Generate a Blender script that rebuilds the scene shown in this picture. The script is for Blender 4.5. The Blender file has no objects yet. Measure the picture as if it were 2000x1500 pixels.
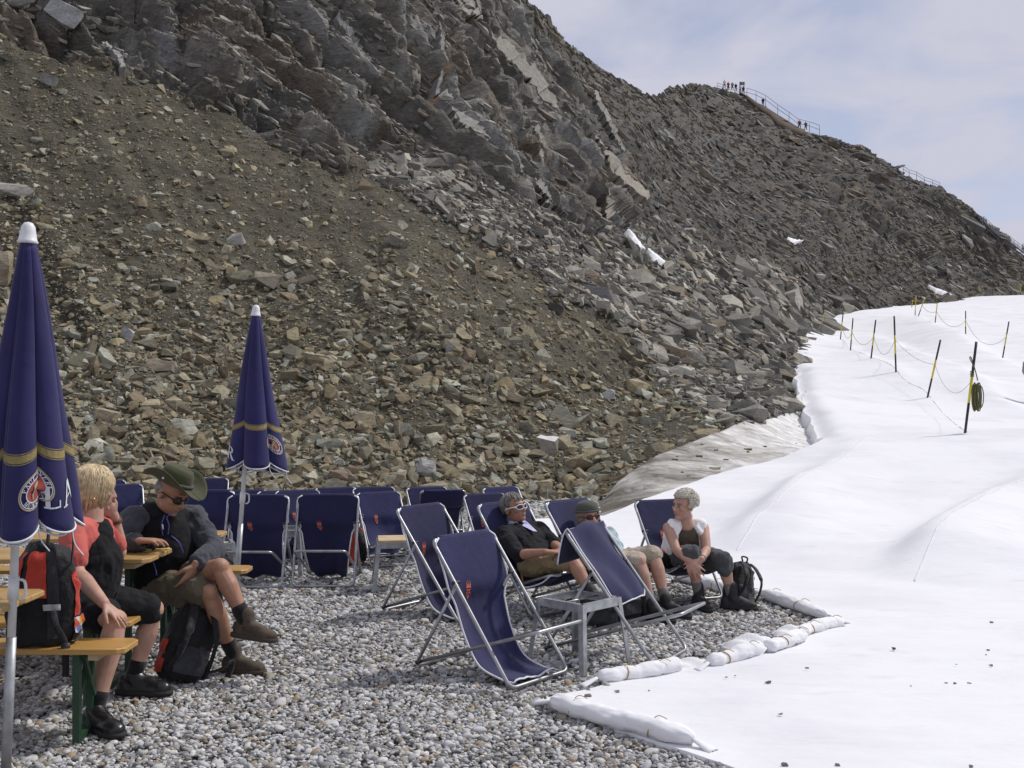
import bpy, bmesh, math, random
import numpy as np
from mathutils import Vector, Matrix, Euler

scene = bpy.context.scene
C = scene.collection
R = math.radians
F = 2100.0            # focal length in photograph pixels (2000 wide)
HC = 1.70             # eye height
HY = 774.0            # row of the horizon

# ---------------------------------------------------------------- camera
cam_d = bpy.data.cameras.new("camera")
cam = bpy.data.objects.new("camera", cam_d)
C.objects.link(cam)
cam.location = (0, 0, HC)
cam.rotation_euler = (R(90), 0, 0)
cam_d.sensor_width = 36.0
cam_d.lens = 36.0 * F / 2000.0
cam_d.shift_y = (HY - 750.0) / 2000.0
cam_d.clip_start = 0.1
cam_d.clip_end = 3000
scene.camera = cam

# ---------------------------------------------------------------- light
SUN_EL, SUN_AZ = R(50), R(62)      # azimuth measured from +Y towards +X
world = bpy.data.worlds.new("World")
scene.world = world
world.use_nodes = True
wn, wl = world.node_tree.nodes, world.node_tree.links
wn.clear()
w_out = wn.new("ShaderNodeOutputWorld")
w_bg = wn.new("ShaderNodeBackground")
w_bg.inputs[1].default_value = 0.1
w_sky = wn.new("ShaderNodeTexSky")
w_sky.sky_type = 'NISHITA'
w_sky.sun_disc = False
w_sky.sun_elevation = SUN_EL
w_sky.sun_rotation = SUN_AZ
w_sky.altitude = 2900
w_sky.air_density = 1.0
w_sky.dust_density = 0.6
w_tc = wn.new("ShaderNodeTexCoord")
w_sep = wn.new("ShaderNodeSeparateXYZ")
w_z = wn.new("ShaderNodeMath"); w_z.operation = 'ABSOLUTE'
w_z2 = wn.new("ShaderNodeMath"); w_z2.operation = 'ADD'; w_z2.inputs[1].default_value = 0.22
w_dx = wn.new("ShaderNodeMath"); w_dx.operation = 'DIVIDE'
w_dy = wn.new("ShaderNodeMath"); w_dy.operation = 'DIVIDE'
w_cmb = wn.new("ShaderNodeCombineXYZ")
wl.new(w_tc.outputs['Generated'], w_sep.inputs[0])
wl.new(w_sep.outputs[2], w_z.inputs[0]); wl.new(w_z.outputs[0], w_z2.inputs[0])
wl.new(w_sep.outputs[0], w_dx.inputs[0]); wl.new(w_z2.outputs[0], w_dx.inputs[1])
wl.new(w_sep.outputs[1], w_dy.inputs[0]); wl.new(w_z2.outputs[0], w_dy.inputs[1])
wl.new(w_dx.outputs[0], w_cmb.inputs[0]); wl.new(w_dy.outputs[0], w_cmb.inputs[1])
w_n = wn.new("ShaderNodeTexNoise")
w_n.inputs['Scale'].default_value = 2.9
w_n.inputs['Detail'].default_value = 5.0
w_n.inputs['Roughness'].default_value = 0.52
w_n.inputs['Distortion'].default_value = 0.35
wl.new(w_cmb.outputs[0], w_n.inputs['Vector'])
w_rmp = wn.new("ShaderNodeValToRGB")
w_rmp.color_ramp.elements[0].position = 0.38
w_rmp.color_ramp.elements[0].color = (0.60, 0.60, 0.60, 1)
w_rmp.color_ramp.elements[1].position = 0.56
w_rmp.color_ramp.elements[1].color = (1.0, 1.0, 1.0, 1)
wl.new(w_n.outputs[0], w_rmp.inputs[0])
w_mix = wn.new("ShaderNodeMixRGB")
w_mix.inputs[2].default_value = (5.2, 5.25, 6.2, 1)      # thin cloud, lit from above
wl.new(w_rmp.outputs[0], w_mix.inputs[0])
wl.new(w_sky.outputs[0], w_mix.inputs[1])
wl.new(w_mix.outputs[0], w_bg.inputs[0])
wl.new(w_bg.outputs[0], w_out.inputs[0])

sun_d = bpy.data.lights.new("sun", 'SUN')
sun_d.energy = 2.5
sun_d.angle = R(4)
sun_d.color = (1.0, 0.965, 0.91)
sun = bpy.data.objects.new("sun", sun_d)
C.objects.link(sun)
sd = Vector((math.cos(SUN_EL) * math.sin(SUN_AZ), math.cos(SUN_EL) * math.cos(SUN_AZ), math.sin(SUN_EL)))
sun.rotation_euler = sd.to_track_quat('Z', 'Y').to_euler()
sun.location = (20, 10, 40)

scene.view_settings.view_transform = 'Standard'
scene.view_settings.look = 'None'
scene.view_settings.exposure = 0.18
scene.view_settings.gamma = 1.0
scene.view_settings.use_curve_mapping = False
scene.render.engine = 'CYCLES'
scene.cycles.use_denoising = True
scene.cycles.max_bounces = 6

# ---------------------------------------------------------------- helpers
rng = np.random.default_rng(7)
random.seed(7)

def at(px, py, d):
    """world point seen at photograph pixel (px,py) at distance d along +Y"""
    return Vector(((px - 1000.0) / F * d, d, HC + (HY - py) / F * d))

def gnd(px, py, z=0.0):
    d = (HC - z) * F / (py - HY)
    return Vector(((px - 1000.0) / F * d, d, z))

def tag(o, label=None, cat=None, group=None, kind=None):
    if label: o["label"] = label
    if cat: o["category"] = cat
    if group: o["group"] = group
    if kind: o["kind"] = kind
    return o

def empty(name, loc=(0, 0, 0), rz=0.0):
    o = bpy.data.objects.new(name, None)
    o.empty_display_size = 0.1
    C.objects.link(o)
    o.location = loc
    o.rotation_euler = (0, 0, rz)
    return o

def mesh_obj(name, verts, faces, mat=None, parent=None, smooth=False, loc=None):
    me = bpy.data.meshes.new(name)
    me.from_pydata([tuple(v) for v in verts], [], [tuple(f) for f in faces])
    if mat:
        me.materials.append(mat)
    if smooth:
        me.polygons.foreach_set('use_smooth', [True] * len(me.polygons))
    me.update()
    o = bpy.data.objects.new(name, me)
    C.objects.link(o)
    if parent is not None:
        o.parent = parent
    if loc is not None:
        o.location = loc
    return o

def np_mesh(name, V, T, mat=None, parent=None, smooth=False, col=None, nside=3):
    """fast mesh from numpy verts (n,3) and faces (m,nside); col per vertex"""
    me = bpy.data.meshes.new(name)
    n, m = len(V), len(T)
    me.vertices.add(n)
    me.vertices.foreach_set('co', np.ascontiguousarray(V, dtype=np.float32).ravel())
    me.loops.add(m * nside)
    me.loops.foreach_set('vertex_index', np.ascontiguousarray(T, dtype=np.int32).ravel())
    me.polygons.add(m)
    me.polygons.foreach_set('loop_start', np.arange(0, m * nside, nside, dtype=np.int32))
    me.polygons.foreach_set('use_smooth', np.full(m, smooth))
    if col is not None:
        a = me.attributes.new('Col', 'FLOAT_COLOR', 'POINT')
        c4 = np.ones((n, 4), dtype=np.float32); c4[:, :3] = col
        a.data.foreach_set('color', c4.ravel())
    me.update(calc_edges=True)
    me.validate()
    if mat:
        me.materials.append(mat)
    o = bpy.data.objects.new(name, me)
    C.objects.link(o)
    if parent is not None:
        o.parent = parent
    return o

class MB:
    """collects simple shapes for one mesh"""
    def __init__(self):
        self.v, self.f = [], []
    def add(self, verts, faces):
        k = len(self.v)
        self.v += [Vector(p) for p in verts]
        self.f += [tuple(i + k for i in f) for f in faces]
        return self
    def box(self, c, s, rot=None, taper=1.0):
        c = Vector(c); hx, hy, hz = s[0] / 2, s[1] / 2, s[2] / 2
        vs = []
        for z in (-1, 1):
            t = taper if z > 0 else 1.0
            for x, y in ((-1, -1), (1, -1), (1, 1), (-1, 1)):
                p = Vector((x * hx * t, y * hy * t, z * hz))
                if rot: p = rot @ p
                vs.append(c + p)
        return self.add(vs, [(3, 2, 1, 0), (4, 5, 6, 7), (0, 1, 5, 4), (1, 2, 6, 5), (2, 3, 7, 6), (3, 0, 4, 7)])
    def bar(self, a, b, w, h, up=(0, 0, 1)):
        a, b = Vector(a), Vector(b)
        z = (b - a); L = z.length; z.normalize()
        x = z.cross(Vector(up))
        if x.length < 1e-4: x = z.cross(Vector((0, 1, 0)))
        x.normalize(); y = x.cross(z)
        vs = []
        for p in (a, b):
            for sx, sy in ((-1, -1), (1, -1), (1, 1), (-1, 1)):
                vs.append(p + x * sx * w / 2 + y * sy * h / 2)
        return self.add(vs, [(3, 2, 1, 0), (4, 5, 6, 7), (0, 1, 5, 4), (1, 2, 6, 5), (2, 3, 7, 6), (3, 0, 4, 7)])
    def tube(self, pts, r, n=8, closed=False, flat=None):
        pts = [Vector(p) for p in pts]
        N = len(pts)
        rs = r if isinstance(r, (list, tuple)) else [r] * N
        T = []
        for i in range(N):
            if closed:
                t = pts[(i + 1) % N] - pts[i - 1]
            else:
                t = pts[min(i + 1, N - 1)] - pts[max(i - 1, 0)]
            T.append(t.normalized() if t.length > 1e-9 else Vector((0, 0, 1)))
        up = Vector((0, 0, 1)) if abs(T[0].z) < 0.9 else Vector((1, 0, 0))
        x = T[0].cross(up).normalized()
        k = len(self.v)
        for i in range(N):
            if i:
                x = x - T[i] * x.dot(T[i])
                if x.length < 1e-6: x = T[i].orthogonal()
                x.normalize()
            y = T[i].cross(x)
            for j in range(n):
                a = 2 * math.pi * j / n
                sy = flat if flat else 1.0
                self.v.append(pts[i] + x * math.cos(a) * rs[i] + y * math.sin(a) * rs[i] * sy)
        M = N if closed else N - 1
        for i in range(M):
            i2 = (i + 1) % N
            for j in range(n):
                j2 = (j + 1) % n
                self.f.append((k + i * n + j, k + i * n + j2, k + i2 * n + j2, k + i2 * n + j))
        if not closed:
            self.f.append(tuple(k + j for j in reversed(range(n))))
            self.f.append(tuple(k + (N - 1) * n + j for j in range(n)))
        return self
    def ellipsoid(self, c, r, rot=None, nu=16, nv=10):
        c = Vector(c); vs = []; fs = []
        for i in range(nv + 1):
            th = math.pi * i / nv
            for j in range(nu):
                ph = 2 * math.pi * j / nu
                p = Vector((r[0] * math.sin(th) * math.cos(ph), r[1] * math.sin(th) * math.sin(ph), r[2] * math.cos(th)))
                if rot: p = rot @ p
                vs.append(c + p)
        for i in range(nv):
            for j in range(nu):
                j2 = (j + 1) % nu
                fs.append((i * nu + j, (i + 1) * nu + j, (i + 1) * nu + j2, i * nu + j2))
        return self.add(vs, fs)
    def grid(self, P):
        """P: rows of points"""
        k = len(self.v); nr, nc = len(P), len(P[0])
        for row in P: self.v += [Vector(p) for p in row]
        for i in range(nr - 1):
            for j in range(nc - 1):
                self.f.append((k + i * nc + j, k + i * nc + j + 1, k + (i + 1) * nc + j + 1, k + (i + 1) * nc + j))
        return self
    def loft(self, rings, caps=True):
        k = len(self.v); n = len(rings[0])
        for rg in rings: self.v += [Vector(p) for p in rg]
        for i in range(len(rings) - 1):
            for j in range(n):
                j2 = (j + 1) % n
                self.f.append((k + i * n + j, k + i * n + j2, k + (i + 1) * n + j2, k + (i + 1) * n + j))
        if caps:
            self.f.append(tuple(k + j for j in reversed(range(n))))
            self.f.append(tuple(k + (len(rings) - 1) * n + j for j in range(n)))
        return self
    def build(self, name, mat, parent=None, smooth=False, loc=None):
        return mesh_obj(name, self.v, self.f, mat, parent, smooth, loc)

def solid(o, t, off=0.0):
    m = o.modifiers.new('thick', 'SOLIDIFY'); m.thickness = t; m.offset = off
    return o
def subsurf(o, n=1):
    m = o.modifiers.new('sub', 'SUBSURF'); m.levels = n; m.render_levels = n
    return o
def bevel(o, w, s=2):
    m = o.modifiers.new('bev', 'BEVEL'); m.width = w; m.segments = s; m.limit_method = 'ANGLE'; m.angle_limit = R(40)
    return o
def copy_tree(o, parent=None):
    c = o.copy(); C.objects.link(c); c.parent = parent
    for ch in list(o.children):
        copy_tree(ch, c)
    return c

def round_path(pts, r=0.05, n=5, closed=False):
    """polyline with rounded corners"""
    pts = [Vector(p) for p in pts]; out = []
    N = len(pts)
    for i, p in enumerate(pts):
        if not closed and i in (0, N - 1):
            out.append(p); continue
        a, b = pts[i - 1], pts[(i + 1) % N]
        da, db = (a - p), (b - p)
        q = min(r, da.length * 0.45, db.length * 0.45)
        s, e = p + da.normalized() * q, p + db.normalized() * q
        for k in range(n + 1):
            t = k / n
            out.append(s * (1 - t) ** 2 + p * 2 * t * (1 - t) + e * t * t)
    return out

def catmull(pts, n=6):
    pts = [Vector(p) for p in pts]; out = []
    for i in range(len(pts) - 1):
        p0, p1, p2, p3 = pts[max(i - 1, 0)], pts[i], pts[i + 1], pts[min(i + 2, len(pts) - 1)]
        for k in range(n):
            t = k / n
            out.append(0.5 * ((2 * p1) + (p2 - p0) * t + (2 * p0 - 5 * p1 + 4 * p2 - p3) * t * t + (3 * p1 - p0 - 3 * p2 + p3) * t ** 3))
    out.append(pts[-1])
    return out

# ---------------------------------------------------------------- materials
def new_mat(name):
    m = bpy.data.materials.new(name); m.use_nodes = True
    return m, m.node_tree.nodes, m.node_tree.links, m.node_tree.nodes['Principled BSDF']

def simple(name, col, rough=0.6, metal=0.0, var=0.12, scale=30.0, bump=0.0, bscale=None, spec=None, col2=None, sheen=0.0, bdist=0.01, detail=4.0):
    """plain colour with procedural variation and fine relief"""
    m, n, l, b = new_mat(name)
    tc = n.new("ShaderNodeTexCoord")
    nz = n.new("ShaderNodeTexNoise"); nz.inputs['Scale'].default_value = scale; nz.inputs['Detail'].default_value = detail
    l.new(tc.outputs['Object'], nz.inputs['Vector'])
    rp = n.new("ShaderNodeValToRGB")
    c = Vector(col[:3])
    c2 = Vector(col2[:3]) if col2 else c * (1 + var)
    c1 = c if col2 else c * (1 - var)
    rp.color_ramp.elements[0].position = 0.3; rp.color_ramp.elements[0].color = (*c1, 1)
    rp.color_ramp.elements[1].position = 0.7; rp.color_ramp.elements[1].color = (*c2, 1)
    l.new(nz.outputs[0], rp.inputs[0]); l.new(rp.outputs[0], b.inputs['Base Color'])
    b.inputs['Roughness'].default_value = rough; b.inputs['Metallic'].default_value = metal
    if spec is not None: b.inputs['Specular IOR Level'].default_value = spec
    if sheen: b.inputs['Sheen Weight'].default_value = sheen
    if bump:
        nb = n.new("ShaderNodeTexNoise"); nb.inputs['Scale'].default_value = bscale or scale * 4; nb.inputs['Detail'].default_value = 3
        l.new(tc.outputs['Object'], nb.inputs['Vector'])
        bp = n.new("ShaderNodeBump"); bp.inputs['Strength'].default_value = bump; bp.inputs['Distance'].default_value = bdist
        l.new(nb.outputs[0], bp.inputs['Height']); l.new(bp.outputs[0], b.inputs['Normal'])
    return m

# ---------------------------------------------------------------- numpy noise
def _h(ix, iy, iz, seed):
    with np.errstate(over='ignore'):
        h = (ix.astype(np.int64) * 374761393 + iy.astype(np.int64) * 668265263 + iz.astype(np.int64) * 2147483647 + seed * 1274126177) & 0xFFFFFFFF
        h = ((h ^ (h >> 13)) * 1274126177) & 0xFFFFFFFF
        h = ((h ^ (h >> 16)) * 2246822519) & 0xFFFFFFFF
        h = h ^ (h >> 15)
    return (h & 0xFFFFFF).astype(np.float64) / 16777216.0

def vnoise(P, seed=0):
    i = np.floor(P).astype(np.int64); f = P - i
    u = f * f * f * (f * (f * 6 - 15) + 10)
    out = 0.0
    for dx in (0, 1):
        wx = u[:, 0] if dx else 1 - u[:, 0]
        for dy in (0, 1):
            wy = u[:, 1] if dy else 1 - u[:, 1]
            for dz in (0, 1):
                wz = u[:, 2] if dz else 1 - u[:, 2]
                out = out + wx * wy * wz * _h(i[:, 0] + dx, i[:, 1] + dy, i[:, 2] + dz, seed)
    return out * 2 - 1

def fbm(P, octv=4, seed=0, gain=0.5):
    a, s, out, tot = 1.0, 1.0, 0.0, 0.0
    for k in range(octv):
        out = out + a * vnoise(P * s + 17.3 * k, seed + k); tot += a
        a *= gain; s *= 2.03
    return out / tot

def worley(P, seed=0, jit=0.95):
    """F1, F2 and three random numbers of the nearest cell, plus offset to it"""
    i = np.floor(P).astype(np.int64)
    n = len(P)
    f1 = np.full(n, 9.0); f2 = np.full(n, 9.0)
    off = np.zeros((n, 3)); ids = np.zeros((n, 3), dtype=np.int64)
    for dx in (-1, 0, 1):
        for dy in (-1, 0, 1):
            for dz in (-1, 0, 1):
                c = i + np.array([dx, dy, dz])
                q = np.stack([c[:, 0] + 0.5 + jit * (_h(c[:, 0], c[:, 1], c[:, 2], seed) - 0.5),
                              c[:, 1] + 0.5 + jit * (_h(c[:, 0], c[:, 1], c[:, 2], seed + 1) - 0.5),
                              c[:, 2] + 0.5 + jit * (_h(c[:, 0], c[:, 1], c[:, 2], seed + 2) - 0.5)], axis=1)
                dv = P - q
                dd = np.sqrt((dv * dv).sum(1))
                near = dd < f1
                f2 = np.where(near, f1, np.minimum(f2, dd))
                f1 = np.where(near, dd, f1)
                off[near] = dv[near]; ids[near] = c[near]
    r = np.stack([_h(ids[:, 0], ids[:, 1], ids[:, 2], seed + 11 + k) for k in range(3)], axis=1)
    return f1, f2, r, off

def in_poly(px, py, poly):
    inside = np.zeros(len(px), dtype=bool)
    n = len(poly)
    for k in range(n):
        x1, y1 = poly[k]; x2, y2 = poly[(k + 1) % n]
        c = ((y1 > py) != (y2 > py)) & (px < (x2 - x1) * (py - y1) / (y2 - y1 + 1e-9) + x1)
        inside ^= c
    return inside

def tps(ctrl, vals):
    """thin plate spline through 2-D control points"""
    ctrl = np.asarray(ctrl, float); vals = np.asarray(vals, float)
    n = len(ctrl)
    d = np.linalg.norm(ctrl[:, None] - ctrl[None], axis=2)
    K = np.where(d > 0, d * d * np.log(d + 1e-12), 0)
    K += np.eye(n) * 1e-4
    P = np.hstack([np.ones((n, 1)), ctrl])
    A = np.zeros((n + 3, n + 3)); A[:n, :n] = K; A[:n, n:] = P; A[n:, :n] = P.T
    w = np.linalg.solve(A, np.concatenate([vals, np.zeros(3)]))
    def f(q):
        q = np.asarray(q, float); out = np.zeros(len(q))
        for s in range(0, len(q), 20000):
            qq = q[s:s + 20000]
            dd = np.linalg.norm(qq[:, None] - ctrl[None], axis=2)
            kk = np.where(dd > 0, dd * dd * np.log(dd + 1e-12), 0)
            out[s:s + 20000] = kk @ w[:n] + w[n] + qq @ w[n + 1:]
        return out
    return f
# ---------------------------------------------------------------- mountain: distance of its face, from photograph landmarks
_M = [(-300, 1000, 13.2), (0, 975, 14.6), (300, 965, 15.6), (600, 962, 16.6), (900, 968, 17.2), (1150, 990, 17.6), (1280, 895, 19.2),
      (1420, 840, 22.5), (1550, 785, 29), (1550, 690, 50), (1610, 625, 78), (1720, 600, 105), (2000, 590, 190), (2300, 590, 250),
      (-300, 500, 19), (-300, 60, 26), (-300, -300, 36), (0, 750, 17.2), (0, 500, 20.5), (0, 250, 24.5), (0, 60, 28.5), (0, -200, 37),
      (300, 750, 18.4), (300, 500, 21.8), (300, 200, 28), (300, 0, 33), (300, -250, 44), (600, 750, 19.6), (600, 550, 23), (600, 330, 28.5),
      (600, 150, 33), (600, 0, 37), (600, -250, 47), (850, 750, 20.5), (850, 560, 24.5), (850, 400, 30), (900, 200, 40), (900, 0, 49), (900, -250, 62),
      (1100, 760, 22.5), (1100, 600, 28), (1120, 440, 38), (1060, 200, 54), (1030, 0, 66), (1030, -200, 80), (1250, 760, 25.5), (1250, 600, 34),
      (1220, 440, 46), (1240, 250, 74), (1180, 115, 95), (1290, 185, 120), (1400, 700, 33), (1400, 580, 48), (1380, 400, 80), (1380, 165, 205),
      (1450, 175, 235), (1480, 600, 56), (1500, 450, 92), (1590, 250, 215), (1600, 520, 95), (1650, 400, 145), (1700, 310, 205), (1800, 560, 140),
      (1760, 450, 160), (1860, 370, 215), (1900, 520, 185), (1940, 460, 215), (2000, 520, 225), (2200, 640, 260), (2300, 560, 280)]
_dm = tps([(a / 1000, b / 1000) for a, b, c in _M], [math.log(c) for a, b, c in _M]) if 'math' in globals() else tps([(a / 1000, b / 1000) for a, b, c in _M], [np.log(c) for a, b, c in _M])
def Dm(px, py):
    return np.exp(_dm(np.stack([np.asarray(px, float) / 1000, np.asarray(py, float) / 1000], axis=1)))
# ---------------------------------------------------------------- rock materials
def rock_mat(name, use_obj=False, s1=1.6, s2=9.0, bump=0.6, bdist=0.06, streak=None, tint=1.0):
    m, n, l, b = new_mat(name)
    tc = n.new("ShaderNodeTexCoord")
    geo = n.new("ShaderNodeNewGeometry")
    vec = geo.outputs['Position']
    if use_obj:
        oi = n.new("ShaderNodeObjectInfo"); base = oi.outputs['Color']
    else:
        at_ = n.new("ShaderNodeAttribute"); at_.attribute_name = 'Col'; base = at_.outputs['Color']
    mp = n.new("ShaderNodeMapping")
    l.new(vec, mp.inputs['Vector'])
    if streak:
        mp.inputs['Rotation'].default_value = streak[0]; mp.inputs['Scale'].default_value = streak[1]
    n1 = n.new("ShaderNodeTexNoise"); n1.inputs['Scale'].default_value = s1; n1.inputs['Detail'].default_value = 6; n1.inputs['Roughness'].default_value = 0.65
    n2 = n.new("ShaderNodeTexNoise"); n2.inputs['Scale'].default_value = s2; n2.inputs['Detail'].default_value = 5; n2.inputs['Roughness'].default_value = 0.7
    l.new(mp.outputs[0], n1.inputs['Vector']); l.new(mp.outputs[0], n2.inputs['Vector'])
    r1 = n.new("ShaderNodeMapRange"); r1.inputs[1].default_value = 0.3; r1.inputs[2].default_value = 0.7; r1.inputs[3].default_value = 0.72; r1.inputs[4].default_value = 1.28
    r2 = n.new("ShaderNodeMapRange"); r2.inputs[1].default_value = 0.3; r2.inputs[2].default_value = 0.7; r2.inputs[3].default_value = 0.62; r2.inputs[4].default_value = 1.38
    l.new(n1.outputs[0], r1.inputs[0]); l.new(n2.outputs[0], r2.inputs[0])
    mu = n.new("ShaderNodeMath"); mu.operation = 'MULTIPLY'
    l.new(r1.outputs[0], mu.inputs[0]); l.new(r2.outputs[0], mu.inputs[1])
    mt = n.new("ShaderNodeMath"); mt.operation = 'MULTIPLY'; mt.inputs[1].default_value = tint
    l.new(mu.outputs[0], mt.inputs[0])
    vm = n.new("ShaderNodeVectorMath"); vm.operation = 'SCALE'
    l.new(base, vm.inputs[0]); l.new(mt.outputs[0], vm.inputs['Scale'])
    l.new(vm.outputs[0], b.inputs['Base Color'])
    b.inputs['Roughness'].default_value = 0.86
    b.inputs['Specular IOR Level'].default_value = 0.28
    bp = n.new("ShaderNodeBump"); bp.inputs['Strength'].default_value = bump; bp.inputs['Distance'].default_value = bdist
    l.new(n2.outputs[0], bp.inputs['Height'])
    n4 = n.new("ShaderNodeTexNoise"); n4.inputs['Scale'].default_value = s2 * 3.3; n4.inputs['Detail'].default_value = 4; n4.inputs['Roughness'].default_value = 0.7
    l.new(vec, n4.inputs['Vector'])
    b4 = n.new("ShaderNodeBump"); b4.inputs['Strength'].default_value = bump; b4.inputs['Distance'].default_value = bdist * 0.35
    l.new(n4.outputs[0], b4.inputs['Height']); l.new(bp.outputs[0], b4.inputs['Normal'])
    l.new(b4.outputs[0], b.inputs['Normal'])
    return m

M_FACE = rock_mat("rock_face", s1=0.9, s2=5.5, bump=0.8, bdist=0.12, streak=((0.35, 0.80, 0.3), (1.0, 0.32, 2.6)), tint=0.98)
M_RUBBLE = rock_mat("rubble_rock", s1=2.2, s2=14.0, bump=0.6, bdist=0.02)
M_STONE = rock_mat("stone_rock", use_obj=True, s1=2.6, s2=16.0, bump=0.7, bdist=0.02, streak=((0.6, 0.4, 0.2), (0.6, 0.8, 1.9)))

# ---------------------------------------------------------------- mountain face
_sky_px = [-300, 900, 1000, 1034, 1065, 1085, 1118, 1160, 1195, 1226, 1258, 1286, 1312, 1345, 1377, 1403, 1453, 1506, 1563, 1620, 1658, 1688, 1730, 1760, 1772, 1810, 1848, 1886, 1924, 1962, 2000, 2100, 2300]
_sky_py = [-260, -150, -40, 2, 24, 48, 88, 119, 145, 158, 182, 190, 170, 168, 166, 172, 186, 220, 254, 266, 281, 288, 316, 331, 348, 359, 372, 395, 437, 475, 500, 545, 610]
_bas_px = [-300, 900, 1150, 1200, 1280, 1420, 1550, 1562, 1580, 1600, 1640, 1700, 2000, 2300]
_bas_py = [1030, 1003, 1010, 970, 902, 848, 796, 784, 672, 652, 640, 634, 622, 640]
def sky_y(px): return np.interp(px, _sky_px, _sky_py)
def bas_y(px): return np.interp(px, _bas_px, _bas_py)

CLIFF = [(-300, -400), (-300, 20), (0, 50), (170, 120), (300, 150), (450, 215), (600, 325), (710, 350), (760, 290), (860, 330), (1000, 385),
         (1100, 430), (1190, 468), (1225, 440), (1260, 400), (1190, 280), (1110, 140), (1010, -20), (1000, -400)]
BROWN = [(-300, 20), (0, 50), (170, 120), (300, 150), (450, 215), (600, 325), (710, 350), (850, 440), (1000, 520), (1100, 590), (1180, 650),
         (1300, 760), (1450, 850), (1300, 1100), (-300, 1100)]
GREY = [(710, 350), (760, 290), (860, 330), (1000, 385), (1100, 430), (1190, 468), (1225, 440), (1260, 400), (1400, 480), (1600, 560), (1720, 610),
        (1620, 680), (1600, 870), (1450, 850), (1300, 760), (1180, 650), (1100, 590), (1000, 520), (850, 440)]

def zones(px, py):
    j = np.stack([px / 60.0, py / 60.0, np.zeros(len(px))], axis=1)
    qx = px + 22 * fbm(j, 3, 5); qy = py + 22 * fbm(j, 3, 9)
    c = in_poly(qx, qy, CLIFF); b = in_poly(qx, qy, BROWN) & ~c; g = in_poly(qx, qy, GREY) & ~c & ~b
    return c.astype(float), b.astype(float), g.astype(float), (~(c | b | g)).astype(float)

NX, NY = 700, 370
gx = np.linspace(-260, 2260, NX)
tt = np.linspace(0, 1, NY)
GX = np.repeat(gx[None], NY, axis=0)
GY = sky_y(gx)[None] * (1 - tt[:, None]) + bas_y(gx)[None] * tt[:, None]
Dg = Dm(GX.ravel(), GY.ravel()).reshape(NY, NX)
def unproj(PX, PY, D):
    return np.stack([(PX - 1000) / F * D, D, HC + (HY - PY) / F * D], axis=-1)
PB = unproj(GX, GY, Dg)
def grid_normals(P):
    du = np.gradient(P, axis=1); dv = np.gradient(P, axis=0)
    N = np.cross(du, dv)
    N /= np.linalg.norm(N, axis=-1, keepdims=True) + 1e-12
    s = np.sign((N * (np.array([0, 0, HC]) - P)).sum(-1, keepdims=True)); s[s == 0] = 1
    return N * s
NB = grid_normals(PB)
def grid_at(A, px, py):
    """bilinear look-up of a grid field at pixels"""
    u = (np.asarray(px) - gx[0]) / (gx[-1] - gx[0]) * (NX - 1)
    t = (np.asarray(py) - sky_y(px)) / (bas_y(px) - sky_y(px)) * (NY - 1)
    u = np.clip(u, 0, NX - 1.001); t = np.clip(t, 0, NY - 1.001)
    i = np.floor(u).astype(int); k = np.floor(t).astype(int)
    fu, ft = (u - i), (t - k)
    if A.ndim == 3: fu, ft = fu[:, None], ft[:, None]
    return A[k, i] * (1 - fu) * (1 - ft) + A[k, i + 1] * fu * (1 - ft) + A[k + 1, i] * (1 - fu) * ft + A[k + 1, i + 1] * fu * ft

# bedding frame of the bedrock: long axis dips to the lower right
_q = grid_at(PB, np.array([880., 947.]), np.array([180., 254.]))
AX = _q[1] - _q[0]; AX /= np.linalg.norm(AX)
BX = grid_at(NB, np.array([900.]), np.array([200.]))[0]; BX -= AX * BX.dot(AX); BX /= np.linalg.norm(BX)
CX = np.cross(AX, BX)
FR = np.stack([AX, BX, CX], axis=1)

pts = PB.reshape(-1, 3); nrm = NB.reshape(-1, 3); dd = Dg.ravel(); fx = GX.ravel(); fy = GY.ravel()
zc, zb, zg, zr = zones(fx, fy)
def soft(z):
    a = z.reshape(NY, NX)
    for _ in range(3):
        a = (a + np.roll(a, 1, 0) + np.roll(a, -1, 0) + np.roll(a, 1, 1) + np.roll(a, -1, 1)) / 5
    return a.ravel()
sc_, sb_, sg_, sr_ = soft(zc), soft(zb), soft(zg), soft(zr)
loc = pts @ FR
disp = np.zeros(len(pts)); tone = np.ones(len(pts)); crack = np.zeros(len(pts))
far = np.clip((dd - 60) / 100, 0, 1)
rock = sc_ + 0.75 * sr_
warp = np.stack([fbm(loc * 0.22, 3, 31), fbm(loc * 0.22, 3, 35), fbm(loc * 0.22, 3, 38)], axis=1)
for (la, lb, lc, amp, seed, wfar) in ((11.0, 4.0, 3.2, 0.95, 101, 0.6), (4.6, 1.3, 1.05, 0.50, 131, 0.0), (1.9, 0.5, 0.40, 0.20, 161, 0.0), (26.0, 12.0, 9.0, 5.0, 191, 1.0)):
    q = (loc + warp * la * 0.35) / np.array([la, lb, lc])
    f1, f2, r3, off = worley(q, seed)
    h = (r3[:, 0] - 0.5) * 2 + (off[:, 2]) * (1.4 * (r3[:, 1] - 0.25)) + off[:, 0] * (r3[:, 2] - 0.5) * 0.9
    edge = np.clip(1 - (f2 - f1) / 0.12, 0, 1)
    wgt = (1 - far) * (1 if seed != 191 else 0.0) + far * (1.0 + wfar if seed != 191 else 0.8)
    disp += rock * amp * (0.5 * h - 0.25 * edge) * wgt * (1 - 0.35 * sr_)
    tone *= 1 + (rock * (r3[:, 1] - 0.5) * (0.5 if seed in (131, 161) else 0.3))
    crack += edge * (0.4 if seed == 161 else 0.6)
    if seed == 131: cell_r = r3.copy()
def ridged(q, seed):
    return 1 - 2 * np.abs(vnoise(q, seed))
lw = loc + 0.5 * warp
bed = 0.0
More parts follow.
